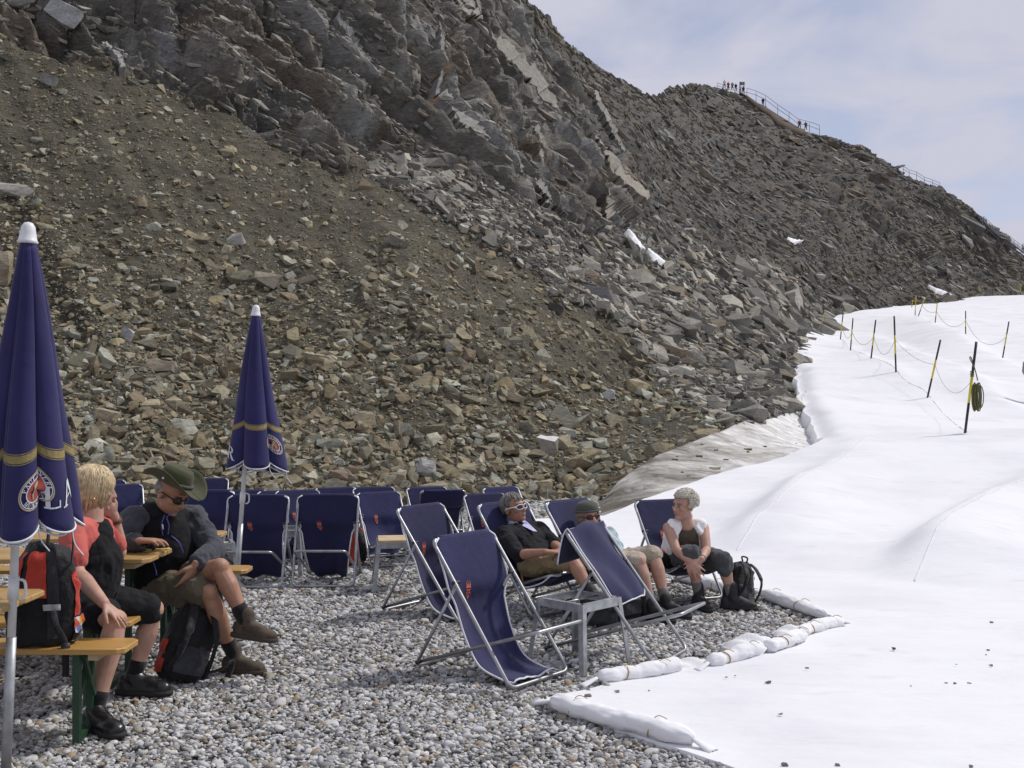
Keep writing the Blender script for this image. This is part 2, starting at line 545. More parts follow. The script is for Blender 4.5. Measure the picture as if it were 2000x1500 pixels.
for (ka, kb, kc, am, sd_) in ((0.10, 0.45, 0.75, 0.40, 211), (0.20, 1.1, 1.9, 0.28, 213), (0.42, 2.4, 4.2, 0.16, 215), (0.9, 5.0, 9.0, 0.08, 217)):
    rg = ridged(lw * np.array([ka, kb, kc]), sd_)
    bed = bed + am * np.sign(rg) * np.abs(rg) ** 0.8
crev = 0.0
for (ka, kb, kc, am, wd, sd_) in ((0.07, 0.35, 0.55, 0.9, 0.07, 231), (0.16, 0.9, 1.4, 0.5, 0.09, 233), (0.9, 0.5, 0.5, 0.35, 0.05, 235)):
    crev = crev - am * np.exp(-(vnoise(lw * np.array([ka, kb, kc]), sd_) / wd) ** 2)
disp += crev * (sc_ + 0.5 * sr_ * (1 + far))
disp += bed * (sc_ + 0.8 * sr_ * (1 + far))
disp += fbm(pts * 0.10, 3, 61) * (0.55 * sb_ + 0.6 * sg_ + 2.0 * sr_ * (0.3 + far)) + fbm(pts * 0.7, 4, 62) * (0.13 * sb_ + 0.16 * sg_ + 0.25 * rock)
disp += fbm(pts * 3.5, 3, 63) * (0.045 * sb_ + 0.06 * sg_ + 0.06 * rock)
# gullies on the loose brown slope run down the fall line
gq = np.stack([fx / 95.0 - fy / 210.0, fy / 700.0, np.zeros(len(fx))], axis=1)
disp += sb_ * 0.28 * fbm(gq, 3, 71)
def blur(a, w, n):
    g = a.reshape(NY, NX).copy(); w = w.reshape(NY, NX)
    for _ in range(n):
        b = g.copy(); b[1:-1, 1:-1] = (g[:-2, 1:-1] + g[2:, 1:-1] + g[1:-1, :-2] + g[1:-1, 2:] + 2 * g[1:-1, 1:-1]) / 6
        g = g * (1 - w) + b * w
    return g.ravel()
disp = blur(disp, np.clip(0.6 * sc_ + sr_, 0, 1), 2)
disp = blur(disp, np.clip(sr_ + far, 0, 1), 2)
# keep the foot and the skyline where they are
tq = np.repeat(tt[:, None], NX, axis=1).ravel()
disp *= np.clip((1 - tq) / 0.03, 0.15, 1)
edge_sky = np.clip(tq / 0.04, 0.12, 1) * (fx > 985) + (fx <= 985)
disp *= edge_sky
lift = rock * 0.2 * np.clip(dd / 40, 0.5, 2)
PD = (pts + nrm * (disp - lift)[:, None]).reshape(NY, NX, 3)
ND = grid_normals(PD)
PS = (pts + nrm * (blur(disp, np.ones(len(disp)), 40) - lift)[:, None]).reshape(NY, NX, 3)      # the face with its small relief ironed out

# ground colour by zone; scree ground darkened to deepen the shade between stones
cb = np.array([0.098, 0.087, 0.060]); cg = np.array([0.070, 0.067, 0.060]); cc = np.array([0.156, 0.146, 0.126]); cr = np.array([0.088, 0.081, 0.068])
col = sb_[:, None] * cb + sg_[:, None] * cg + sc_[:, None] * cc + sr_[:, None] * cr
col /= (sb_ + sg_ + sc_ + sr_ + 1e-9)[:, None]
col *= tone[:, None]
rust = np.clip((fbm(loc * np.array([0.10, 0.22, 0.3]), 4, 81) - 0.10) / 0.25, 0, 1) * (sc_ * 0.75 + sr_ * 0.45)
col = col * (1 - 0.55 * rust[:, None]) + np.array([0.165, 0.105, 0.055]) * 0.55 * rust[:, None]
pale = np.clip((fbm(loc * np.array([0.16, 0.5, 0.75]), 4, 91) - 0.14) / 0.18, 0, 1) * sc_
col = col * (1 - 0.6 * pale[:, None]) + np.array([0.30, 0.30, 0.285]) * 0.6 * pale[:, None]
damp = np.clip((fbm(pts * 0.18, 3, 95) - 0.05) / 0.3, 0, 1) * sb_
col *= (1 - 0.25 * damp)[:, None]
# rust seep and pale quartz seen on the wall
def spot(x, y, rx, ry, ang=0.0):
    ca, sa = math.cos(ang), math.sin(ang)
    u = ((fx - x) * ca + (fy - y) * sa) / rx; v = (-(fx - x) * sa + (fy - y) * ca) / ry
    return np.clip(1.2 - np.sqrt(u * u + v * v) + 0.5 * fbm(np.stack([fx / 14, fy / 14, fx * 0], axis=1), 3, 97), 0, 1)
for (x, y, rx, ry, a, c_) in ((845, 185, 9, 40, 0.1, (0.42, 0.22, 0.07)), (690, 190, 34, 95, -0.45, (0.33, 0.34, 0.31)), (610, 260, 40, 28, 0.5, (0.40, 0.38, 0.33)),
                              (255, 85, 18, 48, -0.5, (0.36, 0.36, 0.34)), (330, 80, 44, 32, 0.3, (0.27, 0.27, 0.265)), (380, 60, 30, 45, -0.5, (0.22, 0.13, 0.06)),
                              (1230, 340, 16, 50, -0.4, (0.26, 0.20, 0.14)), (1160, 440, 60, 30, 0.5, (0.125, 0.115, 0.105)), (520, 205, 50, 60, 0.3, (0.135, 0.135, 0.13))):
    s_ = spot(x, y, rx, ry, a)[:, None] * 0.85
    col = col * (1 - s_) + np.array(c_) * s_

# rows that carry the ridge over to its far side
back = []
for k in range(1, 7):
    p = PD[0].copy()
    hd = p.copy(); hd[:, 2] = 0; hd /= np.linalg.norm(hd, axis=1, keepdims=True)
    p = p + hd * (Dg[0][:, None] * 0.035 * k); p[:, 2] -= Dg[0] * (0.012 * k * k * 0.6 + 0.004 * k)
    back.append(p)
PA = np.concatenate([np.array(back[::-1]), PD], axis=0)
CA = np.concatenate([np.repeat(col.reshape(NY, NX, 3)[:1], 6, axis=0), col.reshape(NY, NX, 3)], axis=0)
ny = PA.shape[0]
ii, jj = np.meshgrid(np.arange(ny - 1), np.arange(NX - 1), indexing='ij')
a0 = (ii * NX + jj).ravel()
quads = np.stack([a0, a0 + 1, a0 + NX + 1, a0 + NX], axis=1)
mountain = np_mesh("mountain", PA.reshape(-1, 3), quads, M_FACE, smooth=False, col=CA.reshape(-1, 3), nside=4)
tag(mountain, "steep dark rocky mountain flank with brown and grey scree under broken cliffs", kind="structure")

# ---------------------------------------------------------------- loose stones
def hull_rock(seed, flat=0.5, npts=13, slab=False):
    r = np.random.default_rng(seed)
    if slab:
        k = r.integers(5, 8); th = np.sort(r.uniform(0, 2 * np.pi, k)); rad = r.uniform(0.6, 1.0, k)
        top = np.stack([np.cos(th) * rad, np.sin(th) * rad * 0.7, r.uniform(0.12, 0.3, k)], axis=1)
        bot = top * r.uniform(0.8, 1.08, (k, 1)) + r.uniform(-0.12, 0.12, (1, 3)); bot[:, 2] = -r.uniform(0.12, 0.3, k)
        p = np.concatenate([top, bot])
    else:
        p = r.normal(size=(npts, 3)); p /= np.linalg.norm(p, axis=1, keepdims=True)
        p *= r.uniform(0.72, 1.0, (npts, 1)); p = np.sign(p) * np.abs(p) ** 0.75
        p *= np.array([1.0, 0.72, flat])
    bm = bmesh.new()
    for q in p: bm.verts.new(q)
    bmesh.ops.convex_hull(bm, input=bm.verts)
    loose = [v for v in bm.verts if not v.link_faces]
    bmesh.ops.delete(bm, geom=loose, context='VERTS')
    bmesh.ops.triangulate(bm, faces=bm.faces)
    bm.verts.index_update()
    V = np.array([v.co[:] for v in bm.verts]); T = np.array([[v.index for v in f.verts] for f in bm.faces])
    bm.free()
    return V, T
TINY = list(range(28, 36))
VARS = [hull_rock(900 + k, 0.42 + 0.03 * (k % 6), 12) for k in range(14)] + [hull_rock(950 + k, slab=True) for k in range(14)] + [hull_rock(990 + k, 0.5, 6) for k in range(8)]
BLOCKS, SLABS = list(range(14)), list(range(14, 28))

def rand_in(poly_fn, n, x0, x1, y0, y1):
    out = []
    while sum(len(o) for o in out) < n:
        px = rng.uniform(x0, x1, n); py = rng.uniform(y0, y1, n)
        k = (py > sky_y(px) - 0.5) & (py < bas_y(px) - 2)
        px, py = px[k], py[k]
        k = poly_fn(px, py)
        out.append(np.stack([px[k], py[k]], axis=1))
    return np.concatenate(out)[:n]
def zsel(idx):
    return lambda px, py: zones(px, py)[idx] > 0.5

PALB = np.array([(.30, .25, .18), (.25, .21, .155), (.35, .32, .265), (.22, .17, .12), (.36, .345, .30), (.25, .195, .125), (.20, .18, .14), (.27, .235, .175), (.33, .27, .18)])
PALB = PALB * np.array([0.83, 0.86, 0.80])
PALG = np.array([(.225, .22, .20), (.28, .275, .25), (.15, .147, .135), (.34, .33, .295), (.24, .205, .16), (.18, .176, .165), (.37, .36, .325)])
PALR = np.array([(.16, .15, .13), (.20, .18, .15), (.12, .115, .105), (.25, .245, .23), (.18, .14, .10), (.22, .19, .15), (.30, .29, .27)])
PALR = PALR * np.array([.84, .84, .82])
PALG = PALG * np.array([.93, .90, .84])
PALC = np.array([1.2, 1.16, 1.06]) * np.array([(.16, .153, .138), (.21, .205, .19), (.13, .125, .115), (.26, .255, .24), (.165, .145, .12)])

# (zone, how many, typical length in px, spread, palette, shapes, keeps the bedding direction, density by place)
def dens_brown(px, py):          # bare earth high on the left, crowded stones low down
    v = np.clip((py - 60 - 0.34 * px) / 430, 0.30, 1)
    n = fbm(np.stack([px / 120, py / 120, px * 0], axis=1), 3, 301)
    return np.clip(v + 0.55 * n, 0.12, 1)
batches = [
    (1, 12500, 12.5, 0.45, PALB, BLOCKS + SLABS[:6], 0.0, dens_brown),
    (1, 3000, 22, 0.42, PALB, BLOCKS + SLABS[:8], 0.0, lambda x, y: np.clip((y - 300) / 460, 0.04, 1)),
    (1, 26000, 4.8, 0.28, PALB, TINY, 0.0, None),
    (1, 11000, 7, 0.3, PALB, TINY, 0.0, lambda x, y: np.clip(dens_brown(x, y) + 0.35, 0, 1)),
    (1, 330, 30, 0.28, PALB * 1.1, BLOCKS + SLABS, 0.0, lambda x, y: (y < 560).astype(float)),
    (2, 5600, 18, 0.50, PALG, SLABS + BLOCKS[:7], 0.22, None),
    (2, 8000, 9, 0.35, PALG, SLABS + TINY, 0.2, None),
    (0, 3000, 16, 0.45, PALC, SLABS, 0.97, None),
    (0, 3000, 8, 0.4, PALC, SLABS + TINY, 0.85, None),
    (3, 8500, 9.5, 0.48, PALR, SLABS + BLOCKS[:6], 0.75, None),
    (3, 11000, 5.5, 0.35, PALR, TINY, 0.5, None),
]
rocks = []       # px,py,len_px,variant,col,align
for (zi, n, L, sp, pal, shp, al, dens) in batches:
    x0, x1, y0, y1 = {0: (-200, 1290, -150, 480), 1: (-200, 1480, 0, 1000), 2: (690, 1720, 270, 880), 3: (960, 2150, -10, 660)}[zi]
    q = rand_in(zsel(zi), n, x0, x1, y0, y1)
    if dens is not None:
        keep = rng.uniform(size=len(q)) < dens(q[:, 0], q[:, 1])
        q = q[keep]
    ln = L * np.exp(rng.normal(0, sp, len(q)))
    if zi in (1,): ln *= 0.75 + 0.55 * np.clip((q[:, 1] - 300) / 600, 0, 1.2)
    if zi == 0: ln = np.minimum(ln, 34)
    if zi == 2: ln *= 0.7 + 0.6 * np.clip((q[:, 1] - 420) / 250, 0, 1) + 0.5 * np.clip(1 - (q[:, 0] - 760) / 250, 0, 1)
    ln = np.clip(ln, 3, 78)
    ci = pal[rng.integers(0, len(pal), len(q))] * rng.uniform(0.60, 1.38, (len(q), 1))
    rocks.append((q, ln, np.array(shp)[rng.integers(0, len(shp), len(q))], ci, np.full(len(q), al)))
# the heap of larger blocks along the foot of the slope
q = np.stack([rng.uniform(-150, 1200, 900), rng.uniform(830, 985, 900)], axis=1)
q = q[(q[:, 1] < bas_y(q[:, 0]) - 4) & (rng.uniform(size=900) < np.clip((q[:, 1] - 800) / 160, 0, 1))]
rocks.append((q, np.clip(34 * np.exp(rng.normal(0, 0.35, len(q))), 16, 70), rng.integers(0, 14, len(q)), PALB[rng.integers(0, len(PALB), len(q))] * rng.uniform(0.8, 1.15, (len(q), 1)), np.zeros(len(q))))
# broken edge of the ridge
q = np.stack([rng.uniform(1020, 2150, 1500), np.zeros(1500)], axis=1); q[:, 1] = sky_y(q[:, 0]) + rng.uniform(0, 7, 1500)
rocks.append((q, np.clip(9 * np.exp(rng.normal(0, 0.5, 1500)), 4, 26), rng.integers(0, 28, 1500), PALR[rng.integers(0, len(PALR), 1500)] * 0.9, np.full(1500, 0.4)))

RQ = np.concatenate([r[0] for r in rocks]); RL = np.concatenate([r[1] for r in rocks]); RV = np.concatenate([r[2] for r in rocks])
RC = np.concatenate([r[3] for r in rocks]); RA = np.concatenate([r[4] for r in rocks])
RP = grid_at(PD, RQ[:, 0], RQ[:, 1]); RN = grid_at(NB, RQ[:, 0], RQ[:, 1])
RN = RN + rng.normal(0, 0.32, RN.shape) * (1 - 0.35 * RA[:, None]); RN[:, 2] += 0.25
RN /= np.linalg.norm(RN, axis=1, keepdims=True)
RD = RP[:, 1]
half = RL * RD / F / 2
dirv = rng.normal(size=RN.shape) * (1 - RA[:, None]) * 0.9 + AX[None] * RA[:, None] * 1.2 + np.array([[0.5, 0, -0.1]])
dirv -= RN * (dirv * RN).sum(1, keepdims=True); dirv /= np.linalg.norm(dirv, axis=1, keepdims=True) + 1e-9
side = np.cross(RN, dirv)
asp = np.stack([np.ones(len(RL)), rng.uniform(0.75, 1.25, len(RL)), rng.uniform(0.75, 1.5, len(RL))], axis=1)
asp[:, 0] += RA * rng.uniform(0, 0.9, len(RL)); asp[:, 1] *= 1 - 0.25 * RA
MAT = np.stack([dirv, side, RN], axis=2) * (half[:, None] * asp)[:, None, :]
RP = RP + RN * (half * np.where(RL < 9, 0.16, 0.10))[:, None]

big = np.argsort(-(RL * (RQ[:, 1] < 955) * (RQ[:, 0] > -5) * (RQ[:, 0] < 2000) * (RQ[:, 1] > 0)))[:285]
is_big = np.zeros(len(RL), dtype=bool); is_big[big] = True
Vs, Ts, Cs, off_ = [], [], [], 0
for v in range(len(VARS)):
    k = np.where((RV == v) & ~is_big)[0]
    if not len(k): continue
    BV, BT = VARS[v]
    W = np.einsum('nij,vj->nvi', MAT[k], BV) + RP[k][:, None]
    Vs.append(W.reshape(-1, 3))
    Ts.append((BT[None] + (np.arange(len(k)) * len(BV))[:, None, None]).reshape(-1, 3) + off_)
    Cs.append(np.repeat(RC[k], len(BV), axis=0)); off_ += len(k) * len(BV)
rubble = np_mesh("rubble", np.concatenate(Vs), np.concatenate(Ts), M_RUBBLE, parent=mountain, col=np.concatenate(Cs))
rubble["kind"] = "stuff"
stone_me = []
def rough_stone_mesh(name, v, cuts=1, amp=0.05, seed=0):
    """hull with subdivided, slightly chipped faces"""
    BV, BT = VARS[v]
    bm = bmesh.new()
    vv = [bm.verts.new(q) for q in BV]
    for t in BT: bm.faces.new([vv[i] for i in t])
    if cuts: bmesh.ops.subdivide_edges(bm, edges=bm.edges, cuts=cuts, use_grid_fill=True)
    P = np.array([q.co[:] for q in bm.verts])
    d_ = fbm(P * 2.3 + seed, 3, seed) * amp
    for q, k in zip(bm.verts, d_): q.co = q.co * (1 + k)
    me = bpy.data.meshes.new(name); bm.to_mesh(me); bm.free()
    me.materials.append(M_STONE)
    return me
for v in range(28): stone_me.append(rough_stone_mesh("stone", v, 1, 0.07, 40 + v))
def put_stone(name, me, M3, p, c, parent=None):
    o = bpy.data.objects.new(name, me); C.objects.link(o)
    m4 = Matrix([[M3[0][0], M3[0][1], M3[0][2], p[0]], [M3[1][0], M3[1][1], M3[1][2], p[1]], [M3[2][0], M3[2][1], M3[2][2], p[2]], [0, 0, 0, 1]])
    o.matrix_world = m4
    if parent is not None:
        o.parent = parent
    o.color = (c[0], c[1], c[2], 1)
    return o
for k in big:
    put_stone("stone", stone_me[RV[k]], MAT[k], RP[k], RC[k], mountain)
# ---------------------------------------------------------------- glacier cover: plan outline and height
_XL_d = [2.5, 3.2, 4.92, 5.9, 6.0, 6.79, 8.02, 8.12, 8.6, 9.37, 10.3, 11.0, 11.7, 13.3, 13.6, 13.95, 16.5, 18.5, 20.6, 21.4, 24, 28, 32, 36, 45, 52, 62, 75, 84, 95, 140, 200, 300]
_XL_x = [2.55, 2.15, 0.985, 0.20, 0.19, 1.13, 2.47, 2.49, 2.38, 2.14, 1.45, 0.75, -0.55, -0.50, 0.40, 1.19, 2.59, 3.96, 5.88, 6.18, 6.75, 7.55, 8.47, 9.4, 11.5, 13.4, 16.5, 21.4, 25.6, 32.6, 57, 85, 132]
def XL(d): return np.interp(d, _XL_d, _XL_x)
_SN = [(1885, 845, 22), (1812, 787, 31), (1750, 737, 34), (1702, 713, 45), (1661, 696, 54), (1642, 672, 64), (1603, 648, 70), (1886, 671, 62),
       (1959, 706, 50), (1826, 648, 72), (1640, 614, 84), (1720, 602, 95), (1850, 590, 140), (2000, 577, 165), (1918, 578, 200), (2000, 570, 240), (1900, 574, 240),
       (1700, 845, 22.5), (2100, 845, 22), (2000, 950, 16.3), (1650, 905, 18.6), (1600, 868, 20.4), (1606, 842, 21.8), (1450, 911, 18.6), (1395, 927, 17.5), (1330, 946, 16.6), (1520, 893, 19.6), (1200, 1008, 13.9),
       (1580, 790, 26.5), (1557, 744, 32), (1550, 700, 44), (1545, 672, 52), (1560, 640, 64), (1800, 1000, 14.1), (1600, 1000, 14.1), (1430, 1020, 13.6), (1300, 1040, 13.0),
       (2200, 700, 52), (2200, 640, 80), (2200, 570, 200), (2200, 1000, 14.1)]
_pl, _pz = [], []
for a, b, c in _SN:
    v = at(a, b, c); _pl.append((math.log(c), v.x / c)); _pz.append(v.z)
for dd0 in (3.0, 5.0, 7.0, 9.0, 10.4, 11.3):
    for s0 in (-0.1, 0.1, 0.3, 0.5, 0.75):
        _pl.append((math.log(dd0), s0)); _pz.append(0.012 if dd0 < 10.5 else 0.05)
_sz = tps(_pl, _pz)
def seg_dist(x, y, a, b):
    ax, ay = a; bx, by = b
    t = np.clip(((x - ax) * (bx - ax) + (y - ay) * (by - ay)) / ((bx - ax) ** 2 + (by - ay) ** 2), 0, 1)
    qx, qy = ax + t * (bx - ax), ay + t * (by - ay)
    s = np.sign((bx - ax) * (y - qy) - (by - ay) * (x - qx))
    return np.hypot(x - qx, y - qy) * s, t
def P2(px, py, d): return ((px - 1000) / F * d, d)
# seams where one strip of cover overlaps the next: ridge that is steep on its left flank
SEAMS = [([P2(1430, 1075, 11.6), P2(1500, 1010, 13.7), P2(1570, 945, 16.4), P2(1640, 905, 18.6), P2(1700, 850, 22)], 0.20, 0.55),
         ([P2(1775, 1140, 9.75), P2(1850, 1060, 11.9), P2(1930, 1000, 14.0), P2(2010, 945, 16.3), P2(2150, 880, 20)], 0.32, 0.60),
         ([P2(1640, 672, 64), P2(1662, 698, 54), P2(1704, 716, 45), P2(1752, 740, 34), P2(1815, 790, 31), P2(1885, 848, 22.3)], 0.16, 0.9),
         ([P2(1690, 640, 72), P2(1780, 690, 50), P2(1860, 730, 38), P2(1960, 760, 30), P2(2080, 800, 25)], 0.5, 1.2),
         ([P2(1760, 620, 84), P2(1850, 650, 66), P2(1920, 690, 50), P2(2050, 735, 38)], 0.8, 1.8)]
def snow_z(x, y):
    x = np.asarray(x, float); y = np.asarray(y, float)
    z = _sz(np.stack([np.log(y), x / y], axis=1))
    flat = np.clip((y - 9.6) / 1.8, 0, 1); flat = flat * flat * (3 - 2 * flat)
    z = 0.012 * (1 - flat) + np.maximum(z, 0.012) * flat
    for pts_, hgt, wid in SEAMS:
        best = np.full(len(x), 9e9); sg = np.zeros(len(x)); tpos = np.zeros(len(x))
        for k in range(len(pts_) - 1):
            d_, t_ = seg_dist(x, y, pts_[k], pts_[k + 1])
            m = np.abs(d_) < best
            best = np.where(m, np.abs(d_), best); sg = np.where(m, np.sign(d_), sg); tpos = np.where(m, (k + t_) / (len(pts_) - 1), tpos)
        w = np.where(sg > 0, wid * 0.55, wid * 1.7)
        fade = np.clip(tpos / 0.15, 0, 1) * np.clip((1 - tpos) / 0.55, 0, 1)
        z += hgt * np.exp(-(best / w) ** 2) * fade
    P = np.stack([x, y, x * 0], axis=1)
    near = np.clip((y - 9.0) / 3.0, 0.12, 1)
    # slack cloth: folds that run across the strips
    z += near * (0.035 * fbm(P * np.array([0.45, 0.8, 1]), 3, 401) + 0.016 * fbm(P * np.array([1.2, 3.4, 1]), 3, 402))
    z += 0.016 * fbm(P * np.array([1.5, 9.0, 1]), 3, 403) * np.clip((16 - y) / 8, 0, 1)
    far_ = np.clip((y - 25) / 40, 0, 1)
    z += far_ * 0.25 * fbm(P * 0.11, 3, 404)
    return z
ND_, NU_ = 330, 210
dr = np.concatenate([np.geomspace(2.6, 21.3, 200), np.geomspace(21.5, 300, 130)])
us = np.linspace(0, 1, NU_) ** 1.35
xl = XL(dr)
# ragged edge of the raised cover
wob = 0.22 * fbm(np.stack([dr * 0.9, dr * 0, dr * 0], axis=1), 3, 410) * np.clip((dr - 20) / 4, 0, 1) * np.clip(dr / 30, 0.6, 2)
xl = xl + wob
xr = np.maximum(0.56 * dr + 1.5, xl + 3)
SX = xl[:, None] * (1 - us[None]) + xr[:, None] * us[None]
SY = np.repeat(dr[:, None], NU_, axis=1)
SZ = snow_z(SX.ravel(), SY.ravel()).reshape(SX.shape)
# cloth tucked down along the raised edge
ed = SX - xl[:, None]
tuck = np.clip((SY - 20.8) / 1.5, 0, 1) * np.clip((70 - SY) / 20, 0, 1)
SZ -= tuck * 0.22 * np.exp(-(ed / (0.22 + 0.004 * SY)) ** 2)
SP = np.stack([SX, SY, SZ], axis=-1)
wall = []
for k, (o_, dz) in enumerate(((0.14, 0.45), (0.10, 0.85), (0.22, 1.25), (0.05, 1.9))):
    p = SP[:, 0].copy()
    wz = 0.12 * fbm(np.stack([dr * 2.2, dr * 0 + k * 3, dr * 0], axis=1), 3, 420)
    bulge = np.clip((dr - 20.8) / 1.0, 0, 1)
    p[:, 0] -= (o_ + wz) * bulge; p[:, 2] -= dz * bulge + 0.02 * (1 - bulge) * (k + 1)
    wall.append(p[:, None])
SP = np.concatenate(wall[::-1] + [SP], axis=1)
nd, nu = SP.shape[:2]
ii, jj = np.meshgrid(np.arange(nd - 1), np.arange(nu - 1), indexing='ij')
a0 = (ii * nu + jj).ravel()
# white fleece
def fleece(name, col=(0.775, 0.775, 0.79), dirt=0.0):
    m, n, l, b = new_mat(name)
    geo = n.new("ShaderNodeNewGeometry")
    n1 = n.new("ShaderNodeTexNoise"); n1.inputs['Scale'].default_value = 0.55; n1.inputs['Detail'].default_value = 6; n1.inputs['Roughness'].default_value = 0.6
    l.new(geo.outputs['Position'], n1.inputs['Vector'])
    rp = n.new("ShaderNodeValToRGB")
    e = rp.color_ramp.elements
    e[0].position = 0.28; e[0].color = (col[0] * 0.86, col[1] * 0.86, col[2] * 0.88, 1)
    e[1].position = 0.55; e[1].color = (*col, 1)
    l.new(n1.outputs[0], rp.inputs[0])
    out = rp.outputs[0]
    if dirt:
        mp = n.new("ShaderNodeMapping"); mp.inputs['Scale'].default_value = (0.7, 2.4, 1.0)
        l.new(geo.outputs['Position'], mp.inputs['Vector'])
        n2 = n.new("ShaderNodeTexNoise"); n2.inputs['Scale'].default_value = 2.1; n2.inputs['Detail'].default_value = 8; n2.inputs['Roughness'].default_value = 0.7
        l.new(mp.outputs[0], n2.inputs['Vector'])
        r2 = n.new("ShaderNodeMapRange"); r2.inputs[1].default_value = 0.56; r2.inputs[2].default_value = 0.78; r2.inputs[3].default_value = 0.0; r2.inputs[4].default_value = dirt
        l.new(n2.outputs[0], r2.inputs[0])
        mx = n.new("ShaderNodeMixRGB"); mx.inputs[2].default_value = (0.36, 0.35, 0.345, 1)
        l.new(r2.outputs[0], mx.inputs[0]); l.new(out, mx.inputs[1]); out = mx.outputs[0]
    l.new(out, b.inputs['Base Color'])
    b.inputs['Roughness'].default_value = 0.9; b.inputs['Specular IOR Level'].default_value = 0.15
    n3 = n.new("ShaderNodeTexNoise"); n3.inputs['Scale'].default_value = 7.0; n3.inputs['Detail'].default_value = 7; n3.inputs['Roughness'].default_value = 0.62
    mp3 = n.new("ShaderNodeMapping"); mp3.inputs['Scale'].default_value = (0.6, 1.6, 1.0); mp3.inputs['Rotation'].default_value = (0, 0, 0.25)
    l.new(geo.outputs['Position'], mp3.inputs['Vector']); l.new(mp3.outputs[0], n3.inputs['Vector'])
    bp = n.new("ShaderNodeBump"); bp.inputs['Strength'].default_value = 0.32; bp.inputs['Distance'].default_value = 0.03
    l.new(n3.outputs[0], bp.inputs['Height']); l.new(bp.outputs[0], b.inputs['Normal'])
    return m
M_FLEECE = fleece("white_fleece", dirt=0.26)
M_BAG = fleece("bag_fleece", (0.80, 0.80, 0.81))
cover = np_mesh("snow_cover", SP.reshape(-1, 3), np.stack([a0, a0 + nu, a0 + nu + 1, a0 + 1], axis=1)[:, ::-1], M_FLEECE, smooth=True, nside=4)
tag(cover, "white protective fleece sheet spread over the glacier", kind="structure")

# stitched seams lying along the strips
M_SEAM = simple("seam_cloth", (0.77, 0.77, 0.79), 0.9)
for pts_, hgt, wid in SEAMS[:3]:
    pl = catmull([(p[0], p[1], 0) for p in pts_], 30)
    xs = np.array([p.x for p in pl]) + 0.05; ys = np.array([p.y for p in pl])
    zs = snow_z(xs, ys)
    w_ = 0.0009 * ys.mean() + 0.004
    mb = MB(); mb.tube([(a, b, c + 0.001) for a, b, c in zip(xs, ys, zs)], w_ * 0.55, 5, flat=0.5)
    mb.build("seam", M_SEAM, cover, True)

# ---------------------------------------------------------------- old dirty snow below the rock face
def dirty_mat():
    m, n, l, b = new_mat("dirty_snow")
    geo = n.new("ShaderNodeNewGeometry")
    mp = n.new("ShaderNodeMapping"); mp.inputs['Rotation'].default_value = (0.0, 0.0, -0.75); mp.inputs['Scale'].default_value = (1.0, 1.5, 1.5)
    l.new(geo.outputs['Position'], mp.inputs['Vector'])
    n1 = n.new("ShaderNodeTexNoise"); n1.inputs['Scale'].default_value = 0.75; n1.inputs['Detail'].default_value = 9; n1.inputs['Roughness'].default_value = 0.68; n1.inputs['Distortion'].default_value = 0.6
    n2 = n.new("ShaderNodeTexNoise"); n2.inputs['Scale'].default_value = 3.2; n2.inputs['Detail'].default_value = 8; n2.inputs['Roughness'].default_value = 0.72
    l.new(mp.outputs[0], n1.inputs['Vector']); l.new(mp.outputs[0], n2.inputs['Vector'])
    # gravelly low down, cleaner towards the cover
    sp = n.new("ShaderNodeSeparateXYZ"); l.new(geo.outputs['Position'], sp.inputs[0])
    gr = n.new("ShaderNodeMapRange"); gr.inputs[1].default_value = 2.0; gr.inputs[2].default_value = 7.0; gr.inputs[3].default_value = -0.13; gr.inputs[4].default_value = 0.22
    l.new(sp.outputs[0], gr.inputs[0])
    ad = n.new("ShaderNodeMath"); ad.operation = 'ADD'; l.new(n1.outputs[0], ad.inputs[0]); l.new(gr.outputs[0], ad.inputs[1])
    rp = n.new("ShaderNodeValToRGB"); e = rp.color_ramp.elements
    e[0].position = 0.33; e[0].color = (0.13, 0.11, 0.085, 1)
    e[1].position = 0.66; e[1].color = (0.74, 0.73, 0.71, 1)
    x = e.new(0.48); x.color = (0.44, 0.42, 0.38, 1)
    l.new(ad.outputs[0], rp.inputs[0])
    r2 = n.new("ShaderNodeMapRange"); r2.inputs[1].default_value = 0.32; r2.inputs[2].default_value = 0.66; r2.inputs[3].default_value = 0.55; r2.inputs[4].default_value = 1.2
    l.new(n2.outputs[0], r2.inputs[0])
    vm = n.new("ShaderNodeVectorMath"); vm.operation = 'SCALE'; l.new(rp.outputs[0], vm.inputs[0]); l.new(r2.outputs[0], vm.inputs['Scale'])
    l.new(vm.outputs[0], b.inputs['Base Color'])
    b.inputs['Roughness'].default_value = 0.75
    bp = n.new("ShaderNodeBump"); bp.inputs['Strength'].default_value = 0.5; bp.inputs['Distance'].default_value = 0.10
    l.new(n2.outputs[0], bp.inputs['Height']); l.new(bp.outputs[0], b.inputs['Normal'])
    return m
M_DIRTY = dirty_mat()
_top = catmull([at(1090, 1002, 16.6), at(1165, 984, 17.2), at(1215, 935, 18.0), at(1285, 889, 19.0), at(1420, 834, 22.1), at(1535, 791, 27.5), at(1572, 766, 30.5), at(1585, 742, 36)], 12)
_bot = [Vector((XL(d) + o_, d, z)) for d, o_, z in ((12.6, 0.5, 0.0), (13.6, 0.4, 0.02), (14.6, 0.35, 0.12), (16.5, 0.3, 0.28), (18.5, 0.3, 0.46), (20.4, 0.25, 0.58), (22.0, 0.2, 0.50), (25, 0.2, 0.85), (28.5, 0.2, 1.20), (33, 0.3, 1.75), (38, 0.3, 2.4))]
_bot = catmull(_bot, 9)
